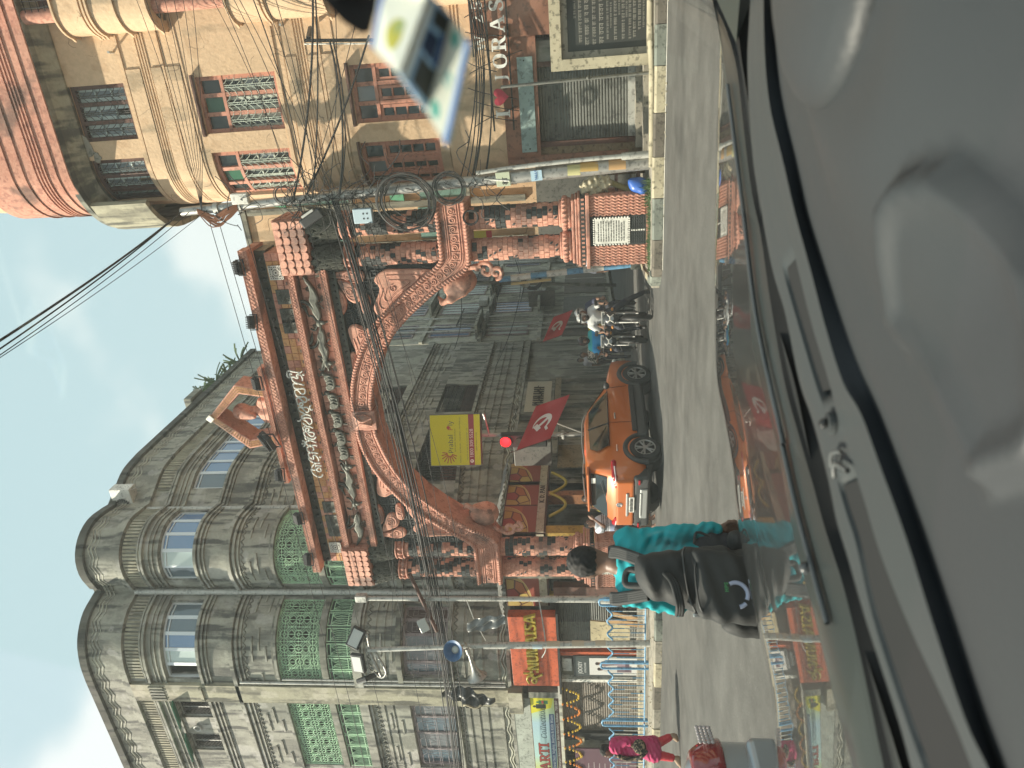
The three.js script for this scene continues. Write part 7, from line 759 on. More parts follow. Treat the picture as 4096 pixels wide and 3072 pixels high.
  // shirt
  if (o.shirt) { const sv = o.sleeve ?? 0.6, loose = o.loose ?? 0.02, fold = o.fold ?? 0.005, ar = (s) => sv <= 1 ? [caps(J['sh' + s], lerp3(J['sh' + s], J['el' + s], sv), 0.055 * fat + loose * 0.5, 0.05 * fat + loose)] : [caps(J['sh' + s], J['el' + s], 0.055 * fat + loose * 0.5, 0.045 * fat + loose * 0.8), caps(J['el' + s], lerp3(J['el' + s], J['wr' + s], sv - 1), 0.045 * fat + loose * 0.8, 0.034 + loose * 0.6)]; const hem = o.hem ?? 0; const tor = [caps(add(J.pel, [0, -hem * 0.6, 0]), J.che, 0.128 * fat + loose + (o.flare ?? 0), 0.128 * fat + loose), caps(J.shL, J.shR, 0.068), caps(lerp3(J.che, J.shL, 0.55), lerp3(J.che, J.shR, 0.55), 0.11 * fat + loose * 0.7), caps(J.che, J.nec, 0.112, 0.052)]; if (hem > 0.15) tor.push(...['L', 'R'].map((s) => caps(J['hi' + s], lerp3(J['hi' + s], J['kn' + s], 0.9), 0.12, 0.15)));
    const f = blend([...tor, ...ar('L'), ...ar('R')], 0.03), low = J.pel[1] - 0.06 - hem; const g = iso((x, y, z) => Math.max(f(x, y, z) + fold * (Math.sin(y * 62 + (x + z) * 34 + 2.2 * Math.sin(x * 17 - y * 11)) * 0.6 + Math.sin(y * 110 - x * 70 + 2 * Math.sin(z * 23 + y * 14)) * 0.4) * (0.4 + Math.sin(x * 13 + y * 9 + z * 7) ** 2), low - y + 0.012 * Math.sin(x * 30 + z * 25), caps(J.nec, add(J.nec, [0, 0.2, 0]), 0.058)(x, y, z) * -1), ...hullBox([...all.filter((p) => p[1] > J.pel[1] - 0.6 - hem), add(J.pel, [0, -hem, 0])], 0.25), o.shirtCell ?? c, o.shirtColour); mesh(o.shirtName ?? 'shirt', g, o.shirt, t); }
  if (o.trousers) { const tl = o.trouserLen ?? 1.92, lg = (s) => { const e = tl <= 1 ? lerp3(J['hi' + s], J['kn' + s], tl) : J['kn' + s]; const a = [caps(J['hi' + s], e, 0.098 * fat, 0.072 * fat + (o.trouserWide ?? 0))]; if (tl > 1) a.push(caps(J['kn' + s], lerp3(J['kn' + s], J['an' + s], tl - 1), 0.068 * fat + (o.trouserWide ?? 0), 0.052 + (o.trouserWide ?? 0))); return a; }; const f = blend([...lg('L'), ...lg('R'), caps(J.hiL, J.hiR, 0.112 * fat), caps(J.pel, add(J.pel, [0, 0.08, 0]), 0.125 * fat)], 0.025); mesh(o.trouserName ?? 'trousers', iso((x, y, z) => Math.max(f(x, y, z) + 0.003 * Math.sin(y * 90 + x * 40 + z * 30), o.seated ? -1 : y - J.pel[1] - 0.1), ...hullBox([J.pel, J.hiL, J.hiR, J.knL, J.knR, J.anL, J.anR], 0.2), c), o.trousers, t); }
  if (o.shoes) mesh('shoes', ['L', 'R'].map((s) => iso((x, y, z) => Math.max(blend(foot(s), 0.03)(x, y, z) - 0.012, J['an' + s][1] - 0.1 - y), ...hullBox([J['an' + s], add(J['an' + s], nrm(o['foot' + s] ?? o.footDir ?? [0, -0.3, 1]), 0.2)], 0.1), 0.014)), o.shoes, t);
  return t;
}
// ---- the man with the backpack, close to the bonnet, seen from behind
const MB = [[-2.637,1.511,-3.207][0], 0, [-2.637,1.511,-3.207][2]];
{ const J = STAND(), up = (k, v) => J[k] = v; for (const k in J) if (k !== 'face') J[k] = [J[k][0], J[k][1] * 0.955, J[k][2]];
  Object.assign(J, { hea: [-0.02, 1.515, 0.06], nec: [-0.01, 1.365, 0.0], shR: [-0.14, 1.305, -0.02], shL: [0.155, 1.30, 0.0], elR: [-0.165, 1.03, -0.06], wrR: [-0.195, 0.79, -0.02], elL: [0.22, 1.04, 0.1], wrL: [0.16, 0.9, 0.28], knR: [-0.1, 0.48, -0.06], anR: [-0.1, 0.12, -0.24], knL: [0.1, 0.48, 0.12], anL: [0.11, 0.08, 0.22], face: nrm([0.18, -0.12, 1]) });
  const teal = cloth(0.008, 0.34, 0.385), bag = cloth(0.022, 0.023, 0.023, { roughness: 0.7 });
  const m = figure('man in a teal shirt with a large black backpack, seen from behind', MB, -2.42, J, { cell: 0.014, headCell: 0.0075, handCell: 0.0055, shirtCell: 0.009, shirt: teal, fat: 0.9, sleeve: 1.9, loose: 0.012, fold: 0.008, hem: 0.06, trousers: cloth(0.03, 0.03, 0.035), shoes: M.black, skin: flat(0.17, 0.092, 0.06, 0.5), hairNoise: 0.004, pnR: [0.4, 0, -1], curl: 0.55, hdR: [0.12, -1, 0.22], footR: [0, -0.9, 0.6] });
  const b = thing('backpack', 'large black backpack with a grey strip, worn by the man in teal', 'backpack', [MB[0] - 0.04, 0, MB[2] + 0.035], -2.42);
  const rb = (c, h, r) => (x, y, z) => { const q = [Math.abs(x - c[0]) - h[0] + r, Math.abs(y - c[1]) - h[1] + r, Math.abs(z - c[2]) - h[2] + r]; return Math.hypot(...q.map((v) => Math.max(v, 0))) + Math.min(Math.max(...q), 0) - r; };
  const tilt = 0.13, wob = (x, y, z) => 0.008 * Math.sin(x * 24 + y * 17) * Math.sin(y * 29 - x * 9) + 0.004 * Math.sin(y * 70 + x * 25);
  const main = (x, y, z) => { const k = sstep(1.28, 0.8, y); return rb([0.03 + (1 - k) * 0.0, 0.96, -0.27], [0.11 + 0.075 * k, 0.32, 0.11 + 0.05 * k], 0.09)(x - (1.0 - y) * tilt, y, z) * 0.9 + wob(x, y, z); };
  mesh('main_pack', iso(main, [-0.4, 0.55, -0.55], [0.45, 1.35, 0.0], 0.014), bag, b);
  const pocket = (x, y, z) => rb([0.045, 0.84, -0.43], [0.17, 0.16, 0.06], 0.05)(x - (1.0 - y) * tilt, y, z) * 0.9 + wob(x, y, z); mesh('front_pocket', iso(pocket, [-0.3, 0.6, -0.56], [0.4, 1.08, -0.3], 0.013), bag, b);
  const roll = (x, y, z) => rb([0.05, 0.52, -0.28], [0.22, 0.14, 0.15], 0.1)(x, y, z) * 0.9 + wob(y, x, z); mesh('lower_bag', iso(roll, [-0.35, 0.3, -0.52], [0.45, 0.75, -0.05], 0.015), bag, b); mesh('side_pouch', [iso((x, y, z) => rb([-0.16, 0.66, -0.24], [0.06, 0.13, 0.09], 0.06)(x, y, z) + wob(x, y, z), [-0.35, 0.45, -0.4], [-0.05, 0.9, -0.05], 0.014), iso((x, y, z) => rb([0.25, 0.72, -0.26], [0.06, 0.13, 0.09], 0.06)(x, y, z) + wob(x, y, z), [0.2, 0.5, -0.4], [0.48, 0.95, -0.1], 0.014)], bag, b);
  mesh('reflective_strip', [tube([[-0.11, 0.71, -0.46], [0.02, 0.70, -0.503], [0.15, 0.69, -0.503], [0.24, 0.685, -0.46]], 0.02, 24, 6).scale(1, 1, 1)], flat(0.20, 0.205, 0.2, 0.5), b);
  const sw = (pts, r) => { const g = tube(pts, 1, 40, 8), c = new THREE.CatmullRomCurve3(pts.map(V)); return tube(pts, r, 40, 7); };
  const stp = flat(0.035, 0.037, 0.037, 0.75); mesh('shoulder_strap', [[[-0.06, 1.2, -0.2], [-0.115, 1.33, -0.08], [-0.125, 1.385, 0.0], [-0.14, 1.3, 0.11], [-0.15, 1.08, 0.14]], [[0.1, 1.2, -0.2], [0.125, 1.34, -0.07], [0.125, 1.385, 0.0], [0.14, 1.3, 0.11], [0.15, 1.08, 0.14]]].map((p) => [0, 0.022, -0.022, 0.011, -0.011].map((o) => tube(p.map((q) => [q[0] + o, q[1] + 0.012, q[2] - 0.02]), 0.014, 40, 6))), stp, b, {}); 
  mesh('top_handle', tube([[-0.01, 1.24, -0.24], [-0.02, 1.31, -0.2], [0.05, 1.325, -0.2], [0.06, 1.24, -0.24]], 0.018), bag, b); mesh('carry_handle', [0, 1, 2].map((i) => tube([[0.0 + i * 0.0, 1.14 - i * 0.012, -0.385], [0.05, 1.11 - i * 0.012, -0.44], [0.15, 1.09 - i * 0.012, -0.44], [0.2, 1.09 - i * 0.012, -0.385]], 0.012)), bag, b);
  mesh('zip', [tube([[-0.13, 1.03, -0.39], [-0.08, 1.045, -0.42], [0.1, 1.03, -0.425], [0.2, 0.99, -0.38]], 0.006, 40, 4), tube([[-0.1, 0.98, -0.455], [0.0, 1.0, -0.485], [0.15, 0.99, -0.485], [0.21, 0.95, -0.44]], 0.005, 40, 4)], flat(0.05, 0.05, 0.05, 0.5), b); mesh('zip_pull', [rbx(0.02, 0.05, 0.01, 0.004, 0.2, 0.985, -0.39), tr(new THREE.TorusGeometry(0.014, 0.004, 5, 12), 0.202, 0.945, -0.39)], M.chrome, b);
  const lg = flat(0.42, 0.46, 0.62, 0.5); const arcT = (a0, a1, r) => { const p = []; for (let i = 0; i <= 10; i++) { const a = mix(a0, a1, i / 10); p.push([0.10 + r * Math.cos(a), 0.815 + r * Math.sin(a), -0.494]); } return tube(p, 0.011, 24, 5); }; mesh('round_logo', [arcT(2.6, 5.2, 0.055), arcT(5.5, 6.1, 0.06)], lg, b); { const g = text('HPS', 0.018, 0.003); rot(g, 0, Math.PI, 0); mesh('logo_text', tr(g, 0.09, 0.85, -0.497), flat(0.06, 0.3, 0.1), b); }
  mesh('dangling_strap', [tube([[-0.16, 0.95, -0.16], [-0.22, 0.93, -0.14], [-0.2, 0.86, -0.13]], 0.008), tube([[0.25, 0.8, -0.24], [0.3, 0.7, -0.28], [0.27, 0.62, -0.3]], 0.008)], bag, b);
}
// ---- woman in pink
{ const J = STAND(); for (const k in J) if (k !== 'face') J[k] = J[k].map((v) => v * 0.875); Object.assign(J, { hea: [0, 1.33, 0.1], nec: [0, 1.2, 0.02], anL: [0.07, 0.085, 0.17], knL: [0.08, 0.44, 0.11], anR: [-0.07, 0.11, -0.18], knR: [-0.07, 0.43, -0.03], elL: [0.2, 0.96, -0.12], wrL: [0.2, 0.8, 0.0], elR: [-0.26, 0.95, 0.06], wrR: [-0.3, 0.78, 0.2], face: nrm([0, -0.3, 1]) });
  const pink = cloth(0.46, 0.035, 0.13); const w = figure('woman in a bright pink tunic and black patterned scarf crossing the road', [-11.78, 0, -9.2], -0.86, J, { cell: 0.016, headCell: 0.009, shirt: pink, shirtName: 'tunic', sleeve: 1.25, loose: 0.025, fold: 0.012, hem: 0.5, flare: 0.02, trousers: cloth(0.5, 0.035, 0.05), trouserWide: 0.015, trouserLen: 1.8, longHair: true, shoes: flat(0.3, 0.2, 0.13, 0.7), skin: SKIN2, fat: 1.08, footR: [0, -0.7, 0.7] });
  const sc = []; for (let k = 0; k < 5; k++) sc.push(tube([[0.13 - k * 0.012, 1.17, -0.1], [0.1, 1.22, 0.06], [0.06 + k * 0.02, 1.05, 0.17], [-0.02 + k * 0.03, 0.85, 0.19], [0.05 + k * 0.035, 0.7, 0.12], [0.12 + k * 0.02, 0.6, 0.02]], 0.034, 40, 7), tube([[-0.13 + k * 0.012, 1.17, -0.08], [-0.1, 1.21, 0.07], [-0.04 - k * 0.01, 1.0, 0.175], [0.0 + k * 0.015, 0.86, 0.19]], 0.03, 30, 7)); const scm = std({ map: tex(256, (u, v) => sstep(0.55, 0.6, fbm(u, v, 22, 22, 71, 3)) > 0.5 ? [0.30, 0.22, 0.14] : [0.012, 0.014, 0.012], 0.5), roughness: 0.9 }); mesh('scarf', sc, scm, w); mesh('handbag', [iso(elli([0.26, 0.74, -0.05], [0.07, 0.12, 0.13]), [0.1, 0.55, -0.25], [0.4, 0.9, 0.15], 0.02)], scm, w); }
// ---- people round the orange car
{ const J = STAND(); for (const k in J) if (k !== 'face') J[k] = J[k].map((v) => v * 0.97); Object.assign(J, { elR: [-0.24, 1.2, 0.2], wrR: [-0.12, 1.42, 0.32], elL: [0.24, 1.08, 0.06], wrL: [0.2, 0.95, 0.25], knL: [0.08, 0.48, 0.12], anL: [0.06, 0.09, 0.12], face: nrm([0.1, 0.05, 1]) }); figure('barefoot person in a striped white and blue shirt beside the orange car', [-10.25, 0, -13.95], 1.35, J, { cell: 0.02, shirt: std({ vertexColors: true, roughness: 0.85 }), shirtColour: (x, y) => y > 1.27 ? [0.50, 0.54, 0.6] : y > 1.05 ? (Math.sin(y * 125) > 0 ? [0.5, 0.52, 0.55] : [0.05, 0.06, 0.1]) : [0.25, 0.29, 0.42], sleeve: 0.75, loose: 0.03, hem: 0.04, trousers: cloth(0.035, 0.035, 0.04), trouserLen: 1.1, trouserWide: 0.03, hdR: [0.2, 0.9, 0.3] }); }
{ const J = STAND(); Object.assign(J, { elR: [-0.3, 1.22, 0.15], wrR: [-0.25, 1.46, 0.22], face: nrm([-0.3, 0, 1]) }); figure('man in a yellow shirt standing behind the orange car', [-10.2, 0.0, -14.95], 0.75, J, { cell: 0.022, shirt: cloth(0.50, 0.44, 0.06), sleeve: 0.7, loose: 0.03, trousers: cloth(0.04, 0.04, 0.05), shoes: M.black, beard: true }); }
{ const J = STAND(); Object.assign(J, { elR: [-0.26, 1.12, 0.05], wrR: [-0.1, 1.1, 0.24], elL: [0.26, 1.1, 0.02], wrL: [0.12, 1.0, 0.26] }); figure('man in a patterned white shirt walking beyond the orange car', [-9.35, 0, -22.2], 0.35, J, { cell: 0.026, shirt: std({ map: tex(128, (u, v) => fbm(u, v, 14, 14, 81, 2) > 0.55 ? [0.06, 0.08, 0.07] : [0.58, 0.58, 0.55], 0.4), roughness: 0.9 }), sleeve: 0.8, trousers: cloth(0.035, 0.04, 0.06), shoes: M.black }); }
{ const J = STAND(); figure('distant person in a pale shirt on the left footway of the side street', [-11.6, 0.16, -27], 0.2, J, { cell: 0.03, shirt: cloth(0.5, 0.5, 0.55), sleeve: 0.8, trousers: cloth(0.06, 0.05, 0.05), shoes: M.black }); }
{ const J = STAND(); figure('person in a white shirt with a dark vest behind the motorcycles', [-5.95, 0, -21.2], 0.3, J, { cell: 0.026, shirt: cloth(0.55, 0.58, 0.68), sleeve: 0.8, trousers: cloth(0.03, 0.03, 0.05), shoes: M.black }); const K = STAND(); figure('person in a pale blue shirt farthest right behind the motorcycles', [-5.45, 0, -22.6], 0.1, K, { cell: 0.03, shirt: cloth(0.45, 0.5, 0.66), sleeve: 0.8, trousers: cloth(0.05, 0.05, 0.06), shoes: M.black }); }
// ---- motorcycles and riders
function motorcycle(label, pos, turn, steer) {   // faces +z, origin under the front wheel contact
  const t = thing('motorcycle', label, 'motorcycle', pos, turn, 'motorcycles coming through the gateway'); const wheel = (z, nm) => { const w = new THREE.Group(); w.name = nm; w.position.set(0, 0.31, z); t.add(w); mesh('tyre', rot(new THREE.TorusGeometry(0.245, 0.062, 10, 30), 0, Math.PI / 2), M.rubber, w); mesh('rim', [rot(new THREE.TorusGeometry(0.19, 0.014, 6, 28), 0, Math.PI / 2), rot(new THREE.CylinderGeometry(0.045, 0.045, 0.1, 12), 0, 0, Math.PI / 2), ...Array.from({ length: 6 }, (_, i) => rod([0, 0, 0], [0, 0.19 * Math.cos(i * 1.047), 0.19 * Math.sin(i * 1.047)], 0.014, 5))], flat(0.05, 0.05, 0.05, 0.4, 0.5), w); }; wheel(0, 'front_wheel'); wheel(-1.27, 'rear_wheel');
  mesh('fork', [-1, 1].map((s) => rod([s * 0.1, 0.31, 0], [s * 0.1, 0.92, -0.25], 0.024, 8)), M.steel, t); mesh('front_fender', rot(new THREE.TorusGeometry(0.315, 0.06, 6, 14, 1.9).scale(1, 1, 1), 0, -Math.PI / 2, 0).rotateX(-0.1).translate(0, 0.32, 0), M.black, t);
  mesh('headlamp', [iso(blend([elli([0, 0.93, -0.1], [0.15, 0.14, 0.1]), caps([0, 1.0, -0.16], [0, 0.8, -0.12], 0.1, 0.06)], 0.05), [-0.3, 0.65, -0.35], [0.3, 1.2, 0.1], 0.022)], flat(0.05, 0.055, 0.06, 0.3, 0.3), t); mesh('lamp_trim', [tube([[-0.1, 1.0, 0.0], [-0.04, 0.94, 0.015], [-0.09, 0.86, 0.0]], 0.014), tube([[0.1, 1.0, 0.0], [0.04, 0.94, 0.015], [0.09, 0.86, 0.0]], 0.014), rod([-0.04, 0.94, 0.012], [0.04, 0.94, 0.012], 0.014)], M.whiteGloss, t); mesh('lamp_lens', ball(0.06, 0, 0.9, -0.015, 1, 0.8, 0.4, 12), flat(0.45, 0.5, 0.55, 0.08), t);
  mesh('number_plate', rbx(0.3, 0.075, 0.008, 0.002, 0, 1.09, -0.1), M.whiteGloss, t); { const g = []; for (let i = 0; i < 9; i++) g.push(box(0.018, 0.045, 0.002, -0.115 + i * 0.028, 1.09, -0.094)); mesh('plate_characters', g, M.black, t, { kind: 'stuff' }); }
  mesh('handlebar', tube([[-0.37, 1.02, -0.42], [-0.28, 1.06, -0.34], [-0.1, 1.04, -0.26], [0.1, 1.04, -0.26], [0.28, 1.06, -0.34], [0.37, 1.02, -0.42]], 0.014, 40, 7), M.black, t); mesh('grip', [-1, 1].map((s) => rod([s * 0.3, 1.055, -0.355], [s * 0.38, 1.015, -0.43], 0.02, 8)), M.rubber, t); for (const s of [-1, 1]) mesh('mirror', [rod([s * 0.27, 1.06, -0.34], [s * 0.34, 1.22, -0.33], 0.007, 5), rot(rbx(0.13, 0.075, 0.03, 0.02), 0, s * 0.2, s * 0.1).translate(s * 0.35, 1.24, -0.33)], M.black, t);
  mesh('fuel_tank', iso(blend([elli([0, 0.9, -0.5], [0.14, 0.13, 0.24]), elli([0.09, 0.84, -0.38], [0.08, 0.1, 0.14]), elli([-0.09, 0.84, -0.38], [0.08, 0.1, 0.14])], 0.05), [-0.25, 0.65, -0.8], [0.25, 1.1, -0.15], 0.024), flat(0.025, 0.028, 0.03, 0.25), t); mesh('seat', rbx(0.24, 0.09, 0.66, 0.04, 0, 0.82, -0.98), M.black, t); mesh('engine', [rbx(0.24, 0.3, 0.34, 0.04, 0, 0.42, -0.6), ...Array.from({ length: 6 }, (_, i) => box(0.2, 0.012, 0.2, 0, 0.55 + i * 0.025, -0.5))], flat(0.07, 0.07, 0.07, 0.45, 0.5), t); mesh('frame', [rod([0, 0.86, -0.26], [0, 0.35, -0.4], 0.025), rod([0, 0.8, -0.6], [0, 0.75, -1.3], 0.03), rod([0.1, 0.31, -1.27], [0.1, 0.36, -0.65], 0.025), rod([-0.1, 0.31, -1.27], [-0.1, 0.36, -0.65], 0.025), rod([0.12, 0.75, -1.1], [0.12, 0.34, -1.25], 0.025)], M.black, t); mesh('exhaust', [rod([-0.14, 0.32, -0.5], [-0.16, 0.34, -1.2], 0.045, 9), tube([[-0.06, 0.5, -0.42], [-0.12, 0.34, -0.38], [-0.14, 0.32, -0.55]], 0.022)], M.steel, t); mesh('tail', rbx(0.18, 0.1, 0.3, 0.04, 0, 0.84, -1.42), M.black, t); mesh('indicator', [-1, 1].map((s) => ball(0.03, s * 0.2, 0.88, -0.14, 1.4, 1, 1, 8)), flat(0.5, 0.2, 0.03, 0.3), t); mesh('leg_guard', tube([[-0.2, 0.35, -0.25], [-0.24, 0.6, -0.22], [0, 0.66, -0.2], [0.24, 0.6, -0.22], [0.2, 0.35, -0.25]], 0.013), M.black, t); return t; }
const m1 = motorcycle('motorcycle ridden by the man in the blue shirt', [-6.45, 0, -16.1], 0.33), m2 = dup(m1, [-5.5, 0, -15.1], 0.3, 'motorcycle ridden by the man in the grey shirt, nearest the right gate pier'), m3 = dup(m1, [-5.05, 0, -18.4], 0.05, 'motorcycle waiting behind the grey shirted rider');
const ride = (o = {}) => ({ pel: [0, 0.96, -0.86], che: [0, 1.24, -0.78], nec: [0, 1.41, -0.74], hea: [0, 1.53, -0.68], shL: [0.19, 1.36, -0.75], shR: [-0.19, 1.36, -0.75], elL: [0.33, 1.14, -0.62], elR: [-0.33, 1.14, -0.62], wrL: [0.33, 1.06, -0.46], wrR: [-0.33, 1.06, -0.46], hiL: [0.1, 0.93, -0.84], hiR: [-0.1, 0.93, -0.84], knL: [0.22, 0.72, -0.45], knR: [-0.22, 0.72, -0.45], anL: [0.2, 0.36, -0.62], anR: [-0.2, 0.36, -0.62], face: [0, -0.05, 1], ...o });
const riderO = { cell: 0.02, seated: true, curl: 1.3, trousers: cloth(0.03, 0.035, 0.05), shoes: M.black, sleeve: 0.75, loose: 0.025, hem: 0.02, pnL: [0, -1, 0], pnR: [0, -1, 0] };
figure('rider in a bright blue shirt and dark helmet', [-6.45, 0, -16.1], 0.33, ride({ anL: [0.3, 0.1, -0.5], knL: [0.26, 0.56, -0.5] }), { ...riderO, shirt: std({ vertexColors: true, roughness: 0.85 }), shirtColour: (x, y) => y > 1.33 ? [0.04, 0.42, 0.45] : [0.03, 0.34, 0.72], helmet: flat(0.06, 0.05, 0.05, 0.2), beard: true });
figure('rider in a grey shirt with a silver helmet and one foot on the road', [-5.5, 0, -15.1], 0.3, ride({ anL: [0.55, 0.1, -0.75], knL: [0.36, 0.55, -0.62] }), { ...riderO, shirt: cloth(0.55, 0.56, 0.55), helmet: flat(0.5, 0.51, 0.5, 0.15, 0.3), beard: true });
figure('pillion passenger with a grey helmet behind the grey shirted rider', [-5.5, 0, -15.1], 0.3, (() => { const r = ride(); for (const k in r) if (k !== 'face') r[k] = [r[k][0] + 0.1, r[k][1] + 0.05, r[k][2] - 0.42]; return r; })(), { ...riderO, shirt: cloth(0.06, 0.07, 0.12), helmet: flat(0.45, 0.46, 0.46, 0.15, 0.3) });
figure('pillion passenger in a yellow scarf between the two motorcycles', [-6.3, 0, -16.4], 0.33, (() => { const r = ride(); for (const k in r) if (k !== 'face') r[k] = [r[k][0] + 0.22, r[k][1] - 0.02, r[k][2] - 0.42]; return r; })(), { ...riderO, shirt: cloth(0.55, 0.44, 0.02), longHair: true, sleeve: 1.4 });
// ------------------------------------------------------------------ cars
function wheelCar(parent, x, y, z, r, w, side, rimMat, spokes = 5) { const g = new THREE.Group(); g.name = 'wheel'; g.position.set(x, y, z); parent.add(g); mesh('tyre', rot(new THREE.LatheGeometry([[r * 0.66, -w / 2], [r * 0.93, -w / 2], [r, -w * 0.36], [r, w * 0.36], [r * 0.93, w / 2], [r * 0.66, w / 2]].map((p) => new THREE.Vector2(...p)), 36), 0, 0, Math.PI / 2), M.rubber, g); const q = [rot(new THREE.TorusGeometry(r * 0.64, 0.018, 8, 36), 0, Math.PI / 2).translate(side * w * 0.42, 0, 0), rot(new THREE.CylinderGeometry(0.05, 0.05, 0.03, 14), 0, 0, Math.PI / 2).translate(side * w * 0.42, 0, 0)]; for (let i = 0; i < spokes; i++) for (const d of [-0.12, 0.12]) { const a = i / spokes * 6.283, b = a + d * 1.7; q.push(rod([side * w * 0.42, 0.04 * Math.cos(a), 0.04 * Math.sin(a)], [side * w * 0.42, r * 0.63 * Math.cos(b), r * 0.63 * Math.sin(b)], 0.02, 6)); } mesh('rim', q, rimMat, g); mesh('wheel_well', rot(new THREE.CylinderGeometry(r * 0.63, r * 0.63, w * 0.72, 24), 0, 0, Math.PI / 2), M.black, g); return g; }
// body by stations along z: each ring is half-widths at heights, mirrored
function loftBody(stations) { const pos = [], idx = [], n = stations[0].ring.length; for (const s of stations) for (const [x, y] of s.ring) pos.push(x, y, s.z); for (let i = 0; i < stations.length - 1; i++) for (let j = 0; j < n - 1; j++) { const a = i * n + j, b = a + 1, c = a + n, d = c + 1; idx.push(a, c, b, b, c, d); } const g = new THREE.BufferGeometry(); g.setAttribute('position', new THREE.Float32BufferAttribute(pos, 3)); g.setIndex(idx); const e = toCreasedNormals(g, 0.7); return e; }
{ const paint = new THREE.MeshPhysicalMaterial({ color: col(0.50, 0.125, 0.02), roughness: 0.35, metalness: 0.15, clearcoat: 1, clearcoatRoughness: 0.06, side: THREE.DoubleSide }), clad = flat(0.045, 0.047, 0.047, 0.6), silv = flat(0.36, 0.37, 0.36, 0.4, 0.5), tint = new THREE.MeshPhysicalMaterial({ color: col(0.015, 0.018, 0.018), roughness: 0.05, ior: 1.7, side: THREE.DoubleSide });
  const t = thing('orange_car', 'orange compact suv turning through the gateway, seen from behind', 'car', [-8.13, 0, -14.39], -0.25);
  // local: +z rear, -z front, x right; length 3.99
  const ring = (w, y0, yb, h, tw) => { const R = [[0, y0], [w * 0.86, y0], [w * 0.97, y0 + 0.1], [w, y0 + 0.28], [w * 0.99, yb - 0.14], [w * 0.94, yb], [tw, h - 0.04], [tw * 0.86, h], [0, h + 0.015]]; return [...R, ...R.slice(0, -1).reverse().map(([x, y]) => [-x, y])]; };
  const S = (z, w, y0, yb, h, tw) => ({ z, ring: ring(w, y0, yb, h, tw) });
  mesh('body', loftBody([S(-2.0, 0.5, 0.42, 0.72, 0.74, 0.46), S(-1.96, 0.7, 0.36, 0.8, 0.84, 0.62), S(-1.8, 0.82, 0.3, 0.9, 0.94, 0.74), S(-1.5, 0.86, 0.28, 0.96, 1.0, 0.78), S(-1.1, 0.87, 0.28, 0.99, 1.05, 0.8), S(-0.85, 0.87, 0.28, 1.0, 1.09, 0.8), S(-0.2, 0.87, 0.28, 1.01, 1.54, 0.6), S(0.1, 0.87, 0.28, 1.02, 1.585, 0.6), S(0.7, 0.87, 0.28, 1.03, 1.59, 0.6), S(1.3, 0.87, 0.3, 1.05, 1.56, 0.6), S(1.55, 0.86, 0.33, 1.06, 1.5, 0.58), S(1.78, 0.84, 0.36, 1.06, 1.2, 0.66), S(1.9, 0.8, 0.42, 1.0, 1.06, 0.7), S(1.98, 0.7, 0.5, 0.9, 0.96, 0.6), S(2.0, 0.6, 0.55, 0.85, 0.9, 0.55)]), paint, t);
  // glass: side windows, rear window, windscreen
  const quad = (p, m, nm, o) => { const g = new THREE.BufferGeometry(); const f = []; for (let i = 1; i < p.length - 1; i++) f.push(...p[0], ...p[i], ...p[i + 1]); g.setAttribute('position', new THREE.Float32BufferAttribute(f, 3)); g.computeVertexNormals(); return mesh(nm, g, m, t); };
  for (const s of [-1, 1]) { quad([[s * 0.835, 1.06, -0.62], [s * 0.838, 1.06, 0.42], [s * 0.648, 1.49, 0.42], [s * 0.64, 1.48, -0.12], [s * 0.70, 1.36, -0.36]], tint, 'door_window'); quad([[s * 0.84, 1.065, 0.46], [s * 0.842, 1.08, 1.12], [s * 0.74, 1.32, 1.2], [s * 0.655, 1.47, 1.05], [s * 0.648, 1.49, 0.46]], tint, 'door_window'); mesh('window_trim', [rod([s * 0.85, 1.045, -0.65], [s * 0.855, 1.065, 1.15], 0.012), rod([s * 0.842, 1.06, 0.44], [s * 0.65, 1.5, 0.44], 0.016)], M.black, t);
    mesh('roof_rail', tube([[s * 0.6, 1.56, -0.1], [s * 0.59, 1.625, 0.2], [s * 0.59, 1.635, 0.8], [s * 0.59, 1.59, 1.4]], 0.018), silv, t); for (const z of [-0.05, 0.95]) { const h = mesh('door_handle', rbx(0.03, 0.035, 0.19, 0.014, s * 0.885, 0.91, z + 0.3), M.chrome, t); }
    mesh('sill_cladding', [rbx(0.1, 0.2, 1.7, 0.03, s * 0.845, 0.36, -0.02), rbx(0.05, 0.12, 1.5, 0.02, s * 0.885, 0.5, -0.02)], clad, t); for (const z of [-1.22, 1.24]) { const a = new THREE.TorusGeometry(0.4, 0.055, 8, 26, Math.PI * 1.08).rotateZ(-0.12); mesh('wheel_arch', rot(a, 0, Math.PI / 2).translate(s * 0.86, 0.34, z), clad, t); mesh('wheel_opening', rot(new THREE.CylinderGeometry(0.39, 0.39, 0.3, 26), 0, 0, Math.PI / 2).translate(s * 0.64, 0.36, z), M.black, t); wheelCar(t, s * 0.79, 0.33, z, 0.33, 0.2, s, flat(0.32, 0.32, 0.31, 0.35, 0.6)); }
    mesh('door_mirror', iso(elli([s * 0.98, 1.06, -0.66], [0.1, 0.075, 0.06]), [s * 0.98 - 0.15, 0.9, -0.8], [s * 0.98 + 0.15, 1.2, -0.5], 0.03), M.black, t); mesh('headlamp', iso(elli([s * 0.66, 0.82, -1.86], [0.16, 0.06, 0.12]), [s * 0.66 - 0.25, 0.7, -2.05], [s * 0.66 + 0.25, 0.95, -1.65], 0.03), M.lampGlass, t); mesh('door_seam', [rod([s * 0.872, 0.56, 0.44], [s * 0.868, 1.04, 0.44], 0.006, 4), rod([s * 0.873, 0.6, -0.78], [s * 0.872, 1.02, -0.72], 0.006, 4)], M.black, t);
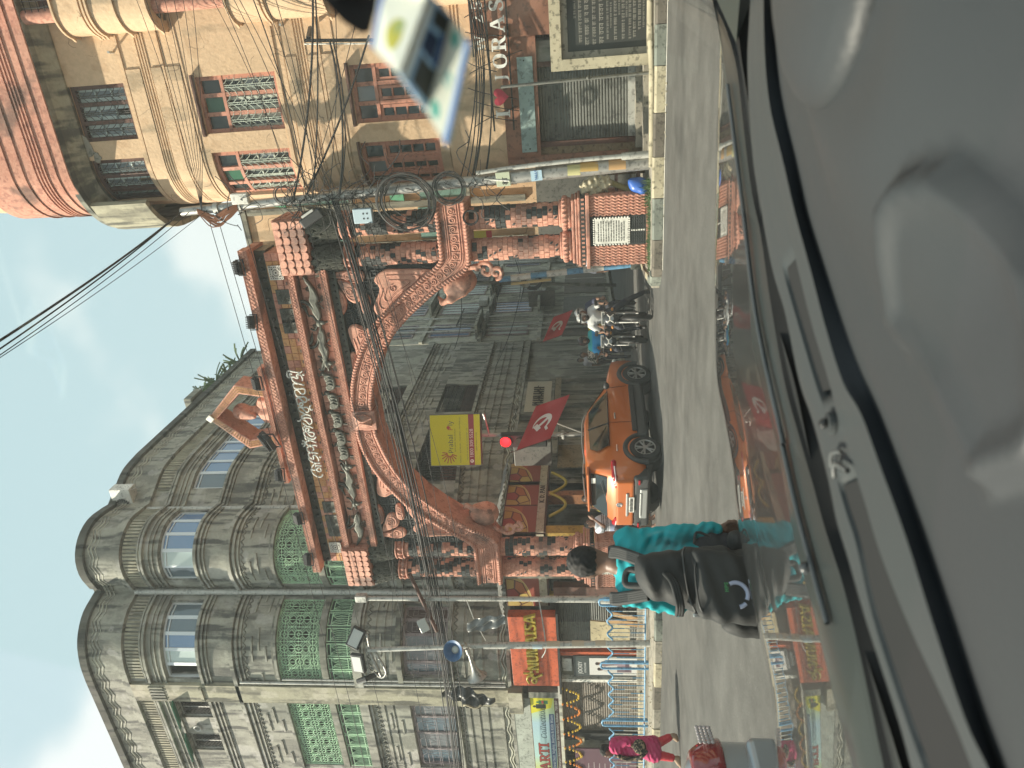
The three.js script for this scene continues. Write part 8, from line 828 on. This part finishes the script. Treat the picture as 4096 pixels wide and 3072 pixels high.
    // rear lamp wrapping the corner
    const lr = std({ color: col(0.35, 0.008, 0.015), roughness: 0.12 }); mesh('tail_lamp', iso(blend([caps([s * 0.84, 1.0, 1.62], [s * 0.72, 0.99, 1.9], 0.055, 0.06), caps([s * 0.72, 0.99, 1.9], [s * 0.5, 0.96, 1.975], 0.055, 0.04)], 0.03), [Math.min(s * 0.4, s * 0.95), 0.8, 1.5], [Math.max(s * 0.4, s * 0.95), 1.15, 2.1], 0.02), lr, t); mesh('lamp_strip', tube([[s * 0.86, 0.985, 1.75], [s * 0.745, 0.975, 1.945], [s * 0.55, 0.955, 2.0]], 0.017), flat(0.6, 0.5, 0.5, 0.2), t); mesh('reflector', rbx(0.13, 0.04, 0.03, 0.01, s * 0.66, 0.5, 2.03), lr, t); }
  quad([[-0.62, 1.14, 1.84], [0.62, 1.14, 1.84], [0.5, 1.47, 1.6], [-0.5, 1.47, 1.6]], tint, 'rear_window'); quad([[-0.72, 1.1, -0.9], [0.72, 1.1, -0.9], [0.56, 1.51, -0.26], [-0.56, 1.51, -0.26]], tint, 'windscreen');
  mesh('rear_spoiler', rbx(1.16, 0.05, 0.26, 0.02, 0, 1.53, 1.6), paint, t); mesh('wiper', rod([0.02, 1.17, 1.855], [0.42, 1.27, 1.79], 0.01, 5), M.black, t); mesh('tailgate', [iso((x, y, z) => Math.max(Math.abs(x) - 0.66, Math.abs(y - 0.78) - 0.16, Math.abs(z - 1.97) - 0.045) - 0.02, [-0.75, 0.5, 1.8], [0.75, 1.1, 2.1], 0.03)], paint, t); mesh('badge', [tr(new THREE.TorusGeometry(0.055, 0.012, 6, 20), 0, 0.9, 2.04), rot(rbx(0.05, 0.09, 0.01, 0.004), 0, 0, 0.5).translate(0, 0.9, 2.04)], M.chrome, t); mesh('chrome_bar', rbx(0.7, 0.05, 0.04, 0.015, 0, 0.74, 2.04), silv, t); mesh('number_plate', rbx(0.46, 0.11, 0.012, 0.004, 0, 0.65, 2.04), M.whiteGloss, t); { const g = []; for (let i = 0; i < 10; i++) g.push(box(0.025, 0.06, 0.004, -0.19 + i * 0.042, 0.65, 2.049)); mesh('plate_characters', g, M.black, t, { kind: 'stuff' }); }
  mesh('rear_bumper', iso(blend([(x, y, z) => Math.hypot(Math.max(Math.abs(x) - 0.68, 0), Math.max(Math.abs(y - 0.45) - 0.1, 0), Math.max(Math.abs(z - 1.85) - 0.08, 0)) - 0.08], 0.01), [-0.95, 0.2, 1.6], [0.95, 0.7, 2.1], 0.025), clad, t); mesh('skid_plate', [rbx(0.9, 0.16, 0.06, 0.03, 0, 0.4, 2.01), rbx(0.7, 0.05, 0.05, 0.02, 0, 0.46, 2.03)], silv, t); mesh('sticker', [rbx(0.16, 0.09, 0.004, 0.001, 0.34, 1.42, 1.665)], M.whitePaint, t); mesh('underbody', rbx(1.5, 0.12, 3.3, 0.03, 0, 0.26, 0), M.black, t); mesh('antenna_fin', rot(rbx(0.03, 0.07, 0.12, 0.015), 0.3).translate(0, 1.61, 1.2), M.black, t); }
{ // the silver car just ahead on the left: rear corner with its red lamp
  const t = thing('silver_car', 'silver car ahead at the left edge, showing its red tail lamp', 'car', [-3.98, 0, -3.24], 1.5); const pt = new THREE.MeshPhysicalMaterial({ color: col(0.34, 0.37, 0.40), roughness: 0.35, metalness: 0.5, clearcoat: 1, clearcoatRoughness: 0.08, side: THREE.DoubleSide });
  // local frame: +z rear (towards the viewpoint), x right
  const sd = (x, y, z) => { const q = [Math.max(Math.abs(x + 0.85) - 0.62, 0), Math.max(Math.abs(y - 0.6) - 0.14, 0), Math.max(Math.abs(z + 2.0) - 1.8, 0)]; return Math.hypot(...q) - 0.24; }, cab = (x, y, z) => { const k = (y - 0.9) / 0.5; return Math.max(Math.hypot(Math.max(Math.abs(x + 0.85) - 0.55 + 0.2 * clamp(k), 0), Math.max(Math.abs(y - 1.1) - 0.2, 0), Math.max(Math.abs(z + 2.2) - 0.9 + 0.5 * clamp(k), 0)) - 0.14, -10); };
  mesh('body', iso((x, y, z) => smin(sd(x, y, z), cab(x, y, z), 0.06), [-1.9, 0.15, -4.3], [0.2, 1.6, 0.4], 0.05), pt, t); const lr = new THREE.MeshPhysicalMaterial({ color: col(0.22, 0.006, 0.012), roughness: 0.08, clearcoat: 1 });
  mesh('tail_lamp', iso((x, y, z) => Math.max(sd(x, y, z) - 0.02, Math.abs(y - 0.83) - 0.1, -(z + 0.26), -(x + 0.3)), [-0.6, 0.6, -0.5], [0.2, 1.1, 0.35], 0.02), lr, t); mesh('lamp_cell', Array.from({ length: 24 }, (_, i) => ball(0.014, -0.12 + (i % 6) * 0.03, 0.79 + Math.floor(i / 6) * 0.025, 0.055 - (i % 6) * 0.014, 1, 1, 0.6, 6)), flat(0.45, 0.4, 0.4, 0.1), t, { kind: 'stuff' }); for (const [x, z] of [[0.0, -0.7], [-1.7, -0.7], [0, -3.2], [-1.7, -3.2]]) wheelCar(t, x, 0.32, z, 0.32, 0.2, x < -1 ? -1 : 1, M.steel); mesh('rear_bumper', rbx(1.5, 0.2, 0.12, 0.05, -0.85, 0.5, 0.05), pt, t); }
// ------------------------------------------------------------------ the car the picture is taken from: bonnet, windscreen base, dashboard
const vc = (a) => a.map((p) => new THREE.Vector3(p[0], p[1], p[2]));
const rise = (a, h) => a.map(([x, z]) => [x, h, z]);
// each line runs from the far right corner to the near left, at its own height above the road
const L = {
  hoodFront: rise([[0.515,-3.456],[0.138,-3.33],[-0.14,-3.266],[-0.359,-3.289],[-0.681,-3.252],[-0.986,-3.198],[-1.436,-3.013],[-1.53,-2.792],[-1.631,-2.608],[-1.792,-2.442],[-1.879,-2.259],[-1.961,-2.039],[-2.036,-1.842],[-2.223,-1.668],[-2.36,-1.539]], 0.90),
  hoodBack: rise([[0.387,-2.589],[0.1,-2.426],[-0.067,-2.319],[-0.207,-2.236],[-0.352,-2.083],[-0.471,-1.924],[-0.609,-1.85],[-0.738,-1.765],[-0.793,-1.656],[-0.871,-1.469],[-0.996,-1.273],[-1.05,-1.123],[-1.109,-0.99],[-1.15,-0.866],[-1.185,-0.778]], 1.06),
  cowl: rise([[0.537,-3.496],[0.106,-2.493],[0.018,-2.248],[-0.078,-2.074],[-0.215,-1.945],[-0.347,-1.812],[-0.418,-1.702],[-0.542,-1.563],[-0.669,-1.394],[-0.73,-1.258],[-0.765,-1.17],[-0.808,-1.071],[-0.839,-0.974],[-0.889,-0.88],[-0.982,-0.741],[-1.028,-0.665]], 1.085),
  padFront: rise([[0.265,-1.815],[0.068,-1.764],[-0.044,-1.755],[-0.137,-1.711],[-0.249,-1.634],[-0.337,-1.531],[-0.429,-1.404],[-0.475,-1.301],[-0.564,-1.173],[-0.591,-1.093],[-0.639,-0.99],[-0.684,-0.929],[-0.707,-0.87],[-0.74,-0.792],[-0.791,-0.648],[-0.811,-0.613],[-0.841,-0.546]], 1.125),
  slotFront: rise([[0.257,-1.762],[0.066,-1.705],[-0.043,-1.679],[-0.131,-1.632],[-0.237,-1.549],[-0.319,-1.442],[-0.404,-1.318],[-0.46,-1.207],[-0.52,-1.081],[-0.541,-1.03],[-0.608,-0.953],[-0.639,-0.891],[-0.655,-0.849],[-0.712,-0.763],[-0.762,-0.624],[-0.773,-0.584],[-0.801,-0.52]], 1.13),
  slotBack: rise([[0.252,-1.729],[0.064,-1.668],[-0.043,-1.625],[-0.127,-1.567],[-0.225,-1.462],[-0.298,-1.345],[-0.377,-1.228],[-0.439,-1.127],[-0.492,-1.021],[-0.521,-0.973],[-0.56,-0.89],[-0.589,-0.828],[-0.612,-0.783],[-0.641,-0.687],[-0.665,-0.546],[-0.676,-0.512],[-0.698,-0.455]], 1.13),
  padBack: rise([[0.24,-1.654],[0.061,-1.607],[-0.042,-1.561],[-0.122,-1.498],[-0.211,-1.369],[-0.282,-1.266],[-0.353,-1.147],[-0.413,-1.05],[-0.46,-0.953],[-0.47,-0.884],[-0.504,-0.8],[-0.53,-0.737],[-0.55,-0.694],[-0.586,-0.628],[-0.635,-0.522],[-0.64,-0.486],[-0.661,-0.431]], 1.135),
  grooveBack: rise([[0.243,-1.686],[0.06,-1.63],[-0.043,-1.576],[-0.124,-1.501],[-0.219,-1.373],[-0.287,-1.287],[-0.358,-1.157],[-0.412,-1.047],[-0.456,-0.943],[-0.474,-0.89],[-0.509,-0.806],[-0.537,-0.747],[-0.558,-0.705],[-0.593,-0.636],[-0.651,-0.535],[-0.667,-0.507],[-0.686,-0.448]], 1.11),
  dashA: rise([[0.222,-1.549],[0.054,-1.5],[-0.041,-1.442],[-0.114,-1.367],[-0.2,-1.247],[-0.26,-1.158],[-0.321,-1.036],[-0.37,-0.937],[-0.409,-0.843],[-0.425,-0.798],[-0.457,-0.723],[-0.48,-0.667],[-0.498,-0.629],[-0.531,-0.569],[-0.584,-0.48],[-0.598,-0.455],[-0.62,-0.406]], 1.13),
};
const rs = (pts, n) => new THREE.CatmullRomCurve3(vc(pts), false, 'centripetal').getSpacedPoints(n);
function loftLines(rows, n = 120, mat, name, parent, f) { const C = rows.map((r) => rs(r, n)), pos = [], idx = [], m = C.length; for (let j = 0; j < m; j++) for (let i = 0; i <= n; i++) { const p = C[j][i].clone(); if (f) f(p, i / n, j / (m - 1)); pos.push(p.x, p.y, p.z); } for (let j = 0; j < m - 1; j++) for (let i = 0; i < n; i++) { const a = j * (n + 1) + i, b = a + 1, c = a + n + 1, d = c + 1; idx.push(a, b, c, b, d, c); } const g = new THREE.BufferGeometry(); g.setAttribute('position', new THREE.Float32BufferAttribute(pos, 3)); g.setIndex(idx); g.computeVertexNormals(); return mesh(name, g, mat, parent, W); }
// smooth in-between rows across the loft
function fill(rows, per) { const n = 120, C = rows.map((r) => rs(r, n)), out = []; for (let k = 0; k <= (rows.length - 1) * per; k++) { const row = []; for (let i = 0; i <= n; i++) { const c = new THREE.CatmullRomCurve3(C.map((q) => q[i]), false, 'centripetal'); const p = c.getPoint(k / ((rows.length - 1) * per)); row.push([p.x, p.y, p.z]); } out.push(row); } return out; }
const shift = (r, k, dy) => r.map((p, i) => [p[0] + (k.x ?? 0), p[1] + dy, p[2] + (k.z ?? 0)]);
const pit = () => new THREE.MeshPhysicalMaterial({ color: col(0.02, 0.021, 0.022), roughness: 0.95, specularIntensity: 0.5, side: THREE.DoubleSide });
const HEAD = { x: -0.886, z: -0.463 };   // the way the car points
const CAR = thing('own_car', 'dark car around the viewpoint: glossy bonnet, windscreen and matt grey dashboard', 'car', [-0.6, 0, -1.2]);
{ const bonnet = new THREE.MeshPhysicalMaterial({ color: col(0.05, 0.054, 0.055), roughness: 0.3, metalness: 0.3, clearcoat: 1, clearcoatRoughness: 0.012, ior: 1.5, side: THREE.DoubleSide });
  const mid = L.hoodBack.map((p, i) => { const q = L.hoodFront[i]; return [mix(p[0], q[0], 0.52), 1.0, mix(p[2], q[2], 0.52)]; }), back2 = L.hoodBack.map((p) => [p[0] - HEAD.x * 0.25, 1.078, p[2] - HEAD.z * 0.25]), f2 = L.hoodFront.map((p) => [p[0] + HEAD.x * 0.05, 0.862, p[2] + HEAD.z * 0.05]), f3 = L.hoodFront.map((p) => [p[0] + HEAD.x * 0.07, 0.7, p[2] + HEAD.z * 0.07]);
  loftLines(fill([back2, L.hoodBack, mid, L.hoodFront, f2], 6), 120, bonnet, 'bonnet', CAR); loftLines([f2, f3], 120, M.black, 'bonnet_edge', CAR);
  const cowlUp = L.cowl; loftLines(fill([L.hoodBack.map((p) => [p[0] - HEAD.x * 0.01, 1.068, p[2] - HEAD.z * 0.01]), L.hoodBack.map((p, i) => lerp3(p, L.cowl[i], 0.5).map((v, k) => k === 1 ? 1.088 : v)), L.cowl], 3), 120, flat(0.03, 0.036, 0.036, 0.28), 'cowl_panel', CAR);
  loftLines([L.cowl, L.cowl.map((p, i) => lerp3(p, L.padFront[i], 0.25).map((v, k) => k === 1 ? 1.02 : v)), L.cowl.map((p, i) => lerp3(p, L.padFront[i], 0.8).map((v, k) => k === 1 ? 1.0 : v)), L.padFront], 120, pit(), 'windscreen_gap', CAR);
  const wip = (a, b, r) => rod(lerp3(L.cowl[a], L.hoodBack[a], 0.4), lerp3(L.cowl[b], L.hoodBack[b], 0.75), r); mesh('wiper_arm', [tube([9, 10, 11, 12].map((i) => add(lerp3(L.cowl[i], L.hoodBack[i], 0.35), [0, 0.02, 0])), 0.006), tube([3, 5, 7, 9].map((i) => add(lerp3(L.cowl[i], L.hoodBack[i], 0.3), [0, 0.02, 0])), 0.006), ball(0.012, ...add(lerp3(L.cowl[11], L.hoodBack[11], 0.4), [0, 0.03, 0]))], flat(0.05, 0.055, 0.06, 0.3), CAR, W); }
// dashboard, matt and slightly grained, in one sweep with the strip along the glass
{ const plastic = (r, g, b, o = {}) => new THREE.MeshPhysicalMaterial({ side: THREE.DoubleSide, color: col(r, g, b), roughness: 0.5, specularIntensity: 0.65, bumpMap: T.grain, bumpScale: 0.0006, ...o }), grey = plastic(0.045, 0.051, 0.053), blueGrey = plastic(0.022, 0.027, 0.033, { roughness: 0.6 }), main = plastic(0.036, 0.040, 0.043, { roughness: 0.5 });
  const dash = new THREE.Group(); dash.name = 'dashboard'; dash.position.set(0.1, 1.0, 0.3); CAR.add(dash);
  const lip = L.padFront.map((p) => [p[0], 1.06, p[2]]); loftLines(fill([lip, L.padFront, L.slotFront], 3), 120, grey, 'defroster_lip', dash);
  const sb = (u) => sstep(0.46, 0.5, u) * (1 - sstep(0.64, 0.66, u)) + sstep(0.72, 0.745, u);
  const down = (r) => r.map((p) => [p[0], p[1] - 0.05, p[2]]);
  loftLines([L.slotFront, L.slotFront.map((p, i) => lerp3(p, L.slotBack[i], 0.12)), L.slotFront.map((p, i) => lerp3(p, L.slotBack[i], 0.5)), L.slotFront.map((p, i) => lerp3(p, L.slotBack[i], 0.88)), L.slotBack], 160, grey, 'defroster_panel', dash, (p, u, v) => { if (v > 0.2 && v < 0.8) p.y -= 0.02 * sb(u); });
  for (const [a, b] of [[0.475, 0.645], [0.735, 1]]) { const S = rs(L.slotFront, 160), B = rs(L.slotBack, 160), i0 = Math.round(a * 160), i1 = Math.round(b * 160), q = (k) => { const r = []; for (let i = i0; i <= i1; i++) { const p = S[i].clone().lerp(B[i], k); r.push([p.x, p.y - 0.006, p.z]); } return r; }; loftLines([q(0.04), q(0.96)], 60, pit(), 'defroster_slot', dash); }
  loftLines(fill([L.slotBack, L.padBack], 3), 120, grey, 'defroster_rear_lip', dash); loftLines(fill([L.padBack, L.padBack.map((p, i) => lerp3(p, L.grooveBack[i], 0.5).map((v, k) => k === 1 ? 1.121 : v)), L.grooveBack], 3), 120, blueGrey, 'recessed_strip', dash);
  // sun sensor and clip on the bridge between the slots
  const S = rs(L.slotFront, 100), B = rs(L.slotBack, 100), at = (u, k, h = 0) => { const p = S[Math.round(u * 100)].clone().lerp(B[Math.round(u * 100)], k); return [p.x, p.y + h, p.z]; };
  mesh('sensor_seat', tr(new THREE.CylinderGeometry(0.016, 0.018, 0.008, 24), ...at(0.675, 0.55, 0.006)), grey, dash, W); mesh('sensor_knob', ball(0.008, ...at(0.675, 0.55, 0.014)), flat(0.02, 0.02, 0.02, 0.15), dash, W); mesh('clip', [tube([at(0.715, 0.15, 0.008), at(0.705, 0.5, 0.012), at(0.71, 0.9, 0.008)], 0.003), tube([at(0.73, 0.2, 0.008), at(0.72, 0.55, 0.012), at(0.725, 0.95, 0.008)], 0.004)], flat(0.09, 0.095, 0.095, 0.3), dash, W);
  // main pad as a height field over the lines: airbag panel raised, binnacle hood rising at the right
  const far = L.dashA.map((p) => { const d = nrm([0 - HEAD.x, 0, -HEAD.z]); return [p[0] + d[0] * 0.42, 1.135, p[2] + d[2] * 0.42]; }), far2 = far.map((p) => [p[0] - HEAD.x * 0.35, 1.08, p[2] - HEAD.z * 0.35]);
  const poly = [[-0.312,-0.798],[-0.244,-0.801],[-0.169,-0.787],[-0.136,-0.757],[-0.122,-0.727],[-0.115,-0.697],[-0.118,-0.663],[-0.128,-0.629],[-0.149,-0.582],[-0.191,-0.525],[-0.271,-0.483],[-0.32,-0.493],[-0.348,-0.525],[-0.362,-0.542],[-0.385,-0.565],[-0.388,-0.574],[-0.377,-0.604],[-0.348,-0.665],[-0.332,-0.717],[-0.328,-0.769]];
  const pd = (x, z) => { let d = 1e9, ins = false; for (let i = 0, j = poly.length - 1; i < poly.length; j = i++) { const [ax, az] = poly[j], [bx2, bz] = poly[i], dx = bx2 - ax, dz = bz - az, t = clamp(((x - ax) * dx + (z - az) * dz) / (dx * dx + dz * dz)); d = Math.min(d, Math.hypot(x - ax - dx * t, z - az - dz * t)); if ((az > z) !== (bz > z) && x < (bx2 - ax) * (z - az) / (bz - az) + ax) ins = !ins; } return ins ? d : -d; };
  const hump = [[0.045,-0.993]][0], hp = [[-0.04,-1.14]][0];
  const n = 260, rows = fill([L.grooveBack, L.dashA, far, far2], 26), C = rows.map((r) => rs(r, n)), pos = [], idx = [];
  for (const r of C) for (const p of r) { const k = pd(p.x, p.z); let y = p.y + 0.026 * sstep(-0.004, 0.017, k) - 0.01 * sstep(0.02, 0.05, k); const e = Math.hypot((p.x - hump[0]) * 0.78 + (p.z - hump[1]) * 0.62, ((p.z - hump[1]) * 0.78 - (p.x - hump[0]) * 0.62) * 0.62); y += 0.055 * sstep(0.3, 0.12, e); pos.push(p.x, y, p.z); }
  for (let j = 0; j < C.length - 1; j++) for (let i = 0; i < n; i++) { const a = j * (n + 1) + i, b = a + 1, c = a + n + 1, d = c + 1; idx.push(a, b, c, b, d, c); } const g = new THREE.BufferGeometry(); g.setAttribute('position', new THREE.Float32BufferAttribute(pos, 3)); g.setIndex(idx); g.computeVertexNormals(); mesh('dash_pad', g, main, dash, W);
  mesh('binnacle_hood', iso(blend([elli([hump[0] + 0.02, 1.19, hump[1] - 0.02], [0.16, 0.05, 0.16]), elli([hump[0] + 0.06, 1.18, hump[1] - 0.08], [0.14, 0.055, 0.14])], 0.03), [hump[0] - 0.25, 1.1, hump[1] - 0.3], [hump[0] + 0.3, 1.3, hump[1] + 0.25], 0.012), main, dash, W);
  // windscreen pillar foot at the far right
  const p0 = [-0.015,1.1,-2.024], pA = [0.083,1.16,-1.979], pB = [0.072,1.11,-1.84], pC = [0.07,1.15,-1.762], e = (a, k) => { const b = lerp3(p0, a, k); return b; }; const pg = new THREE.BufferGeometry(); const F = []; const A2 = e(pA, 3.4), B2 = e(pB, 3.4), C2 = e(pC, 3.4); for (const t3 of [[p0, A2, C2], [p0, C2, B2], [p0, B2, A2], [A2, B2, C2]]) F.push(...t3.flat()); pg.setAttribute('position', new THREE.Float32BufferAttribute(F, 3)); pg.computeVertexNormals(); mesh('pillar_trim', pg, plastic(0.035, 0.044, 0.041, { roughness: 0.35 }), CAR, W); }
// windscreen: one raked pane rising from the cowl over the viewpoint
{ const base = rs(L.cowl, 40), top = base.map((p) => new THREE.Vector3(p.x - HEAD.x * 0.98, 1.93, p.z - HEAD.z * 0.98)), pos = [], idx = []; for (let j = 0; j <= 10; j++) for (let i = 0; i <= 40; i++) { const t = j / 10, p = base[i].clone().lerp(top[i], t); p.x += HEAD.x * 0.05 * Math.sin(t * Math.PI); p.z += HEAD.z * 0.05 * Math.sin(t * Math.PI); p.y += 0.05 * Math.sin(t * Math.PI); pos.push(p.x, p.y, p.z); } for (let j = 0; j < 10; j++) for (let i = 0; i < 40; i++) { const a = j * 41 + i; idx.push(a, a + 1, a + 41, a + 1, a + 42, a + 41); } const g = new THREE.BufferGeometry(); g.setAttribute('position', new THREE.Float32BufferAttribute(pos, 3)); g.setIndex(idx); g.computeVertexNormals(); mesh('windscreen', g, new THREE.MeshPhysicalMaterial({ color: col(0.97, 1, 0.985), transmission: 1, thickness: 0, roughness: 0, ior: 1.5, side: THREE.DoubleSide }), CAR, W); }
// mirror and hanging card
{ const t = thing('rear_view_mirror', 'black rear view mirror at the top right of the windscreen', 'mirror', [0.046,1.658,-0.558]); const g = [[0.059,1.683,-0.561], [0.042,1.675,-0.554], [0.029,1.663,-0.549], [0.021,1.651,-0.547], [0.021,1.645,-0.548], [0.032,1.641,-0.553], [0.055,1.632,-0.565]]; const o = t.position, f = g.map((p) => sub(p, [o.x, o.y, o.z])); const ax = nrm([o.x, o.y - 1.5, o.z]); const pos = [], bk = f.map((p) => add(p, ax, 0.06)); const tri = (a, b, c) => pos.push(...a, ...b, ...c); for (let i = 1; i < f.length - 1; i++) { tri(f[0], f[i], f[i + 1]); tri(bk[0], bk[i + 1], bk[i]); } for (let i = 0; i < f.length; i++) { const j = (i + 1) % f.length; tri(f[i], bk[i], f[j]); tri(f[j], bk[i], bk[j]); } const q = new THREE.BufferGeometry(); q.setAttribute('position', new THREE.Float32BufferAttribute(pos, 3)); q.computeVertexNormals(); mesh('mirror_housing', q, flat(0.004, 0.004, 0.005, 0.7), t); mesh('mirror_stem', rod([0, 0, 0], [0.2, 0.06, -0.09], 0.012), M.black, t);
  const c = thing('hanging_card', 'white and blue folded card hanging from the mirror', 'card', [-0.001,1.588,-0.488]), co = c.position, P = (p) => sub(p, [co.x, co.y, co.z]);
  const e = [[[0.041,1.625,-0.515], [0.011,1.632,-0.5]], [[0.036,1.589,-0.489], [-0.007,1.608,-0.467]], [[0.024,1.58,-0.512], [-0.029,1.598,-0.486]], [[0.007,1.566,-0.489], [-0.05,1.582,-0.461]]].map((q) => q.map(P));
  const panel = (i, nm, draw) => { const [a, b] = e[i], [d, f] = e[i + 1]; const pos = [], uv = []; const n = nrm(crs(sub(d, a), sub(b, a))), th = 0.0016, q = (o) => [a, b, f, d].map((p) => add(p, n, o)); const A = q(th), B = q(-th); const quad = (p0, p1, p2, p3, u = [[0, 0], [0, 1], [1, 1], [1, 0]]) => { pos.push(...p0, ...p1, ...p2, ...p0, ...p2, ...p3); for (const k of [0, 1, 2, 0, 2, 3]) uv.push(...u[k]); }; quad(...A); quad(...B); for (let k = 0; k < 4; k++) quad(A[k], A[(k + 1) % 4], B[(k + 1) % 4], B[k]); const g = new THREE.BufferGeometry(); g.setAttribute('position', new THREE.Float32BufferAttribute(pos, 3)); g.setAttribute('uv', new THREE.Float32BufferAttribute(uv, 2)); g.computeVertexNormals(); g.userData.uv = true; mesh(nm, g, std({ map: print(128, 256, draw), roughness: 0.5 }), c); };
  // card print: x runs across the panel, y up from its lower end
  panel(0, 'card_panel', (x, w, h) => { x.fillStyle = '#dfe3d8'; x.fillRect(0, 0, w, h); x.fillStyle = '#4a68a8'; x.fillRect(4, 0, 16, h); x.fillStyle = '#b9b54a'; x.beginPath(); x.ellipse(78, 120, 24, 56, 0, 0, 7); x.fill(); x.fillStyle = '#9aa96a'; x.beginPath(); x.ellipse(86, 150, 14, 24, 0, 0, 7); x.fill(); });
  panel(1, 'card_panel', (x, w, h) => { x.fillStyle = '#8fb4d6'; x.fillRect(0, 0, w, h); x.fillStyle = '#dfe3d8'; x.fillRect(0, 0, 18, h * 0.95); x.fillStyle = '#2f3130'; x.fillRect(34, 16, 82, 88); x.fillRect(34, 200, 82, 46); x.fillStyle = '#1d2a4c'; x.fillRect(26, 118, 62, 66); x.fillStyle = '#22407a'; x.fillRect(92, 110, 26, 90); });
  panel(2, 'card_panel', (x, w, h) => { x.fillStyle = '#dfe3d4'; x.fillRect(0, 0, w, h); x.fillStyle = '#7f9fd6'; x.fillRect(w - 22, 0, 22, h); x.fillStyle = '#4fae9f'; x.beginPath(); x.ellipse(44, 34, 22, 20, 0, 0, 7); x.fill(); x.beginPath(); x.ellipse(52, 226, 22, 20, 0, 0, 7); x.fill(); x.fillStyle = '#8fb9b4'; x.fillRect(40, 110, 40, 12); x.fillRect(46, 130, 40, 18); });
  mesh('card_string', rod(e[1][0], add(e[1][0], [0.02, 0.14, -0.02]), 0.002, 5), M.whiteGloss, c); }
renderer.render(scene, camera);
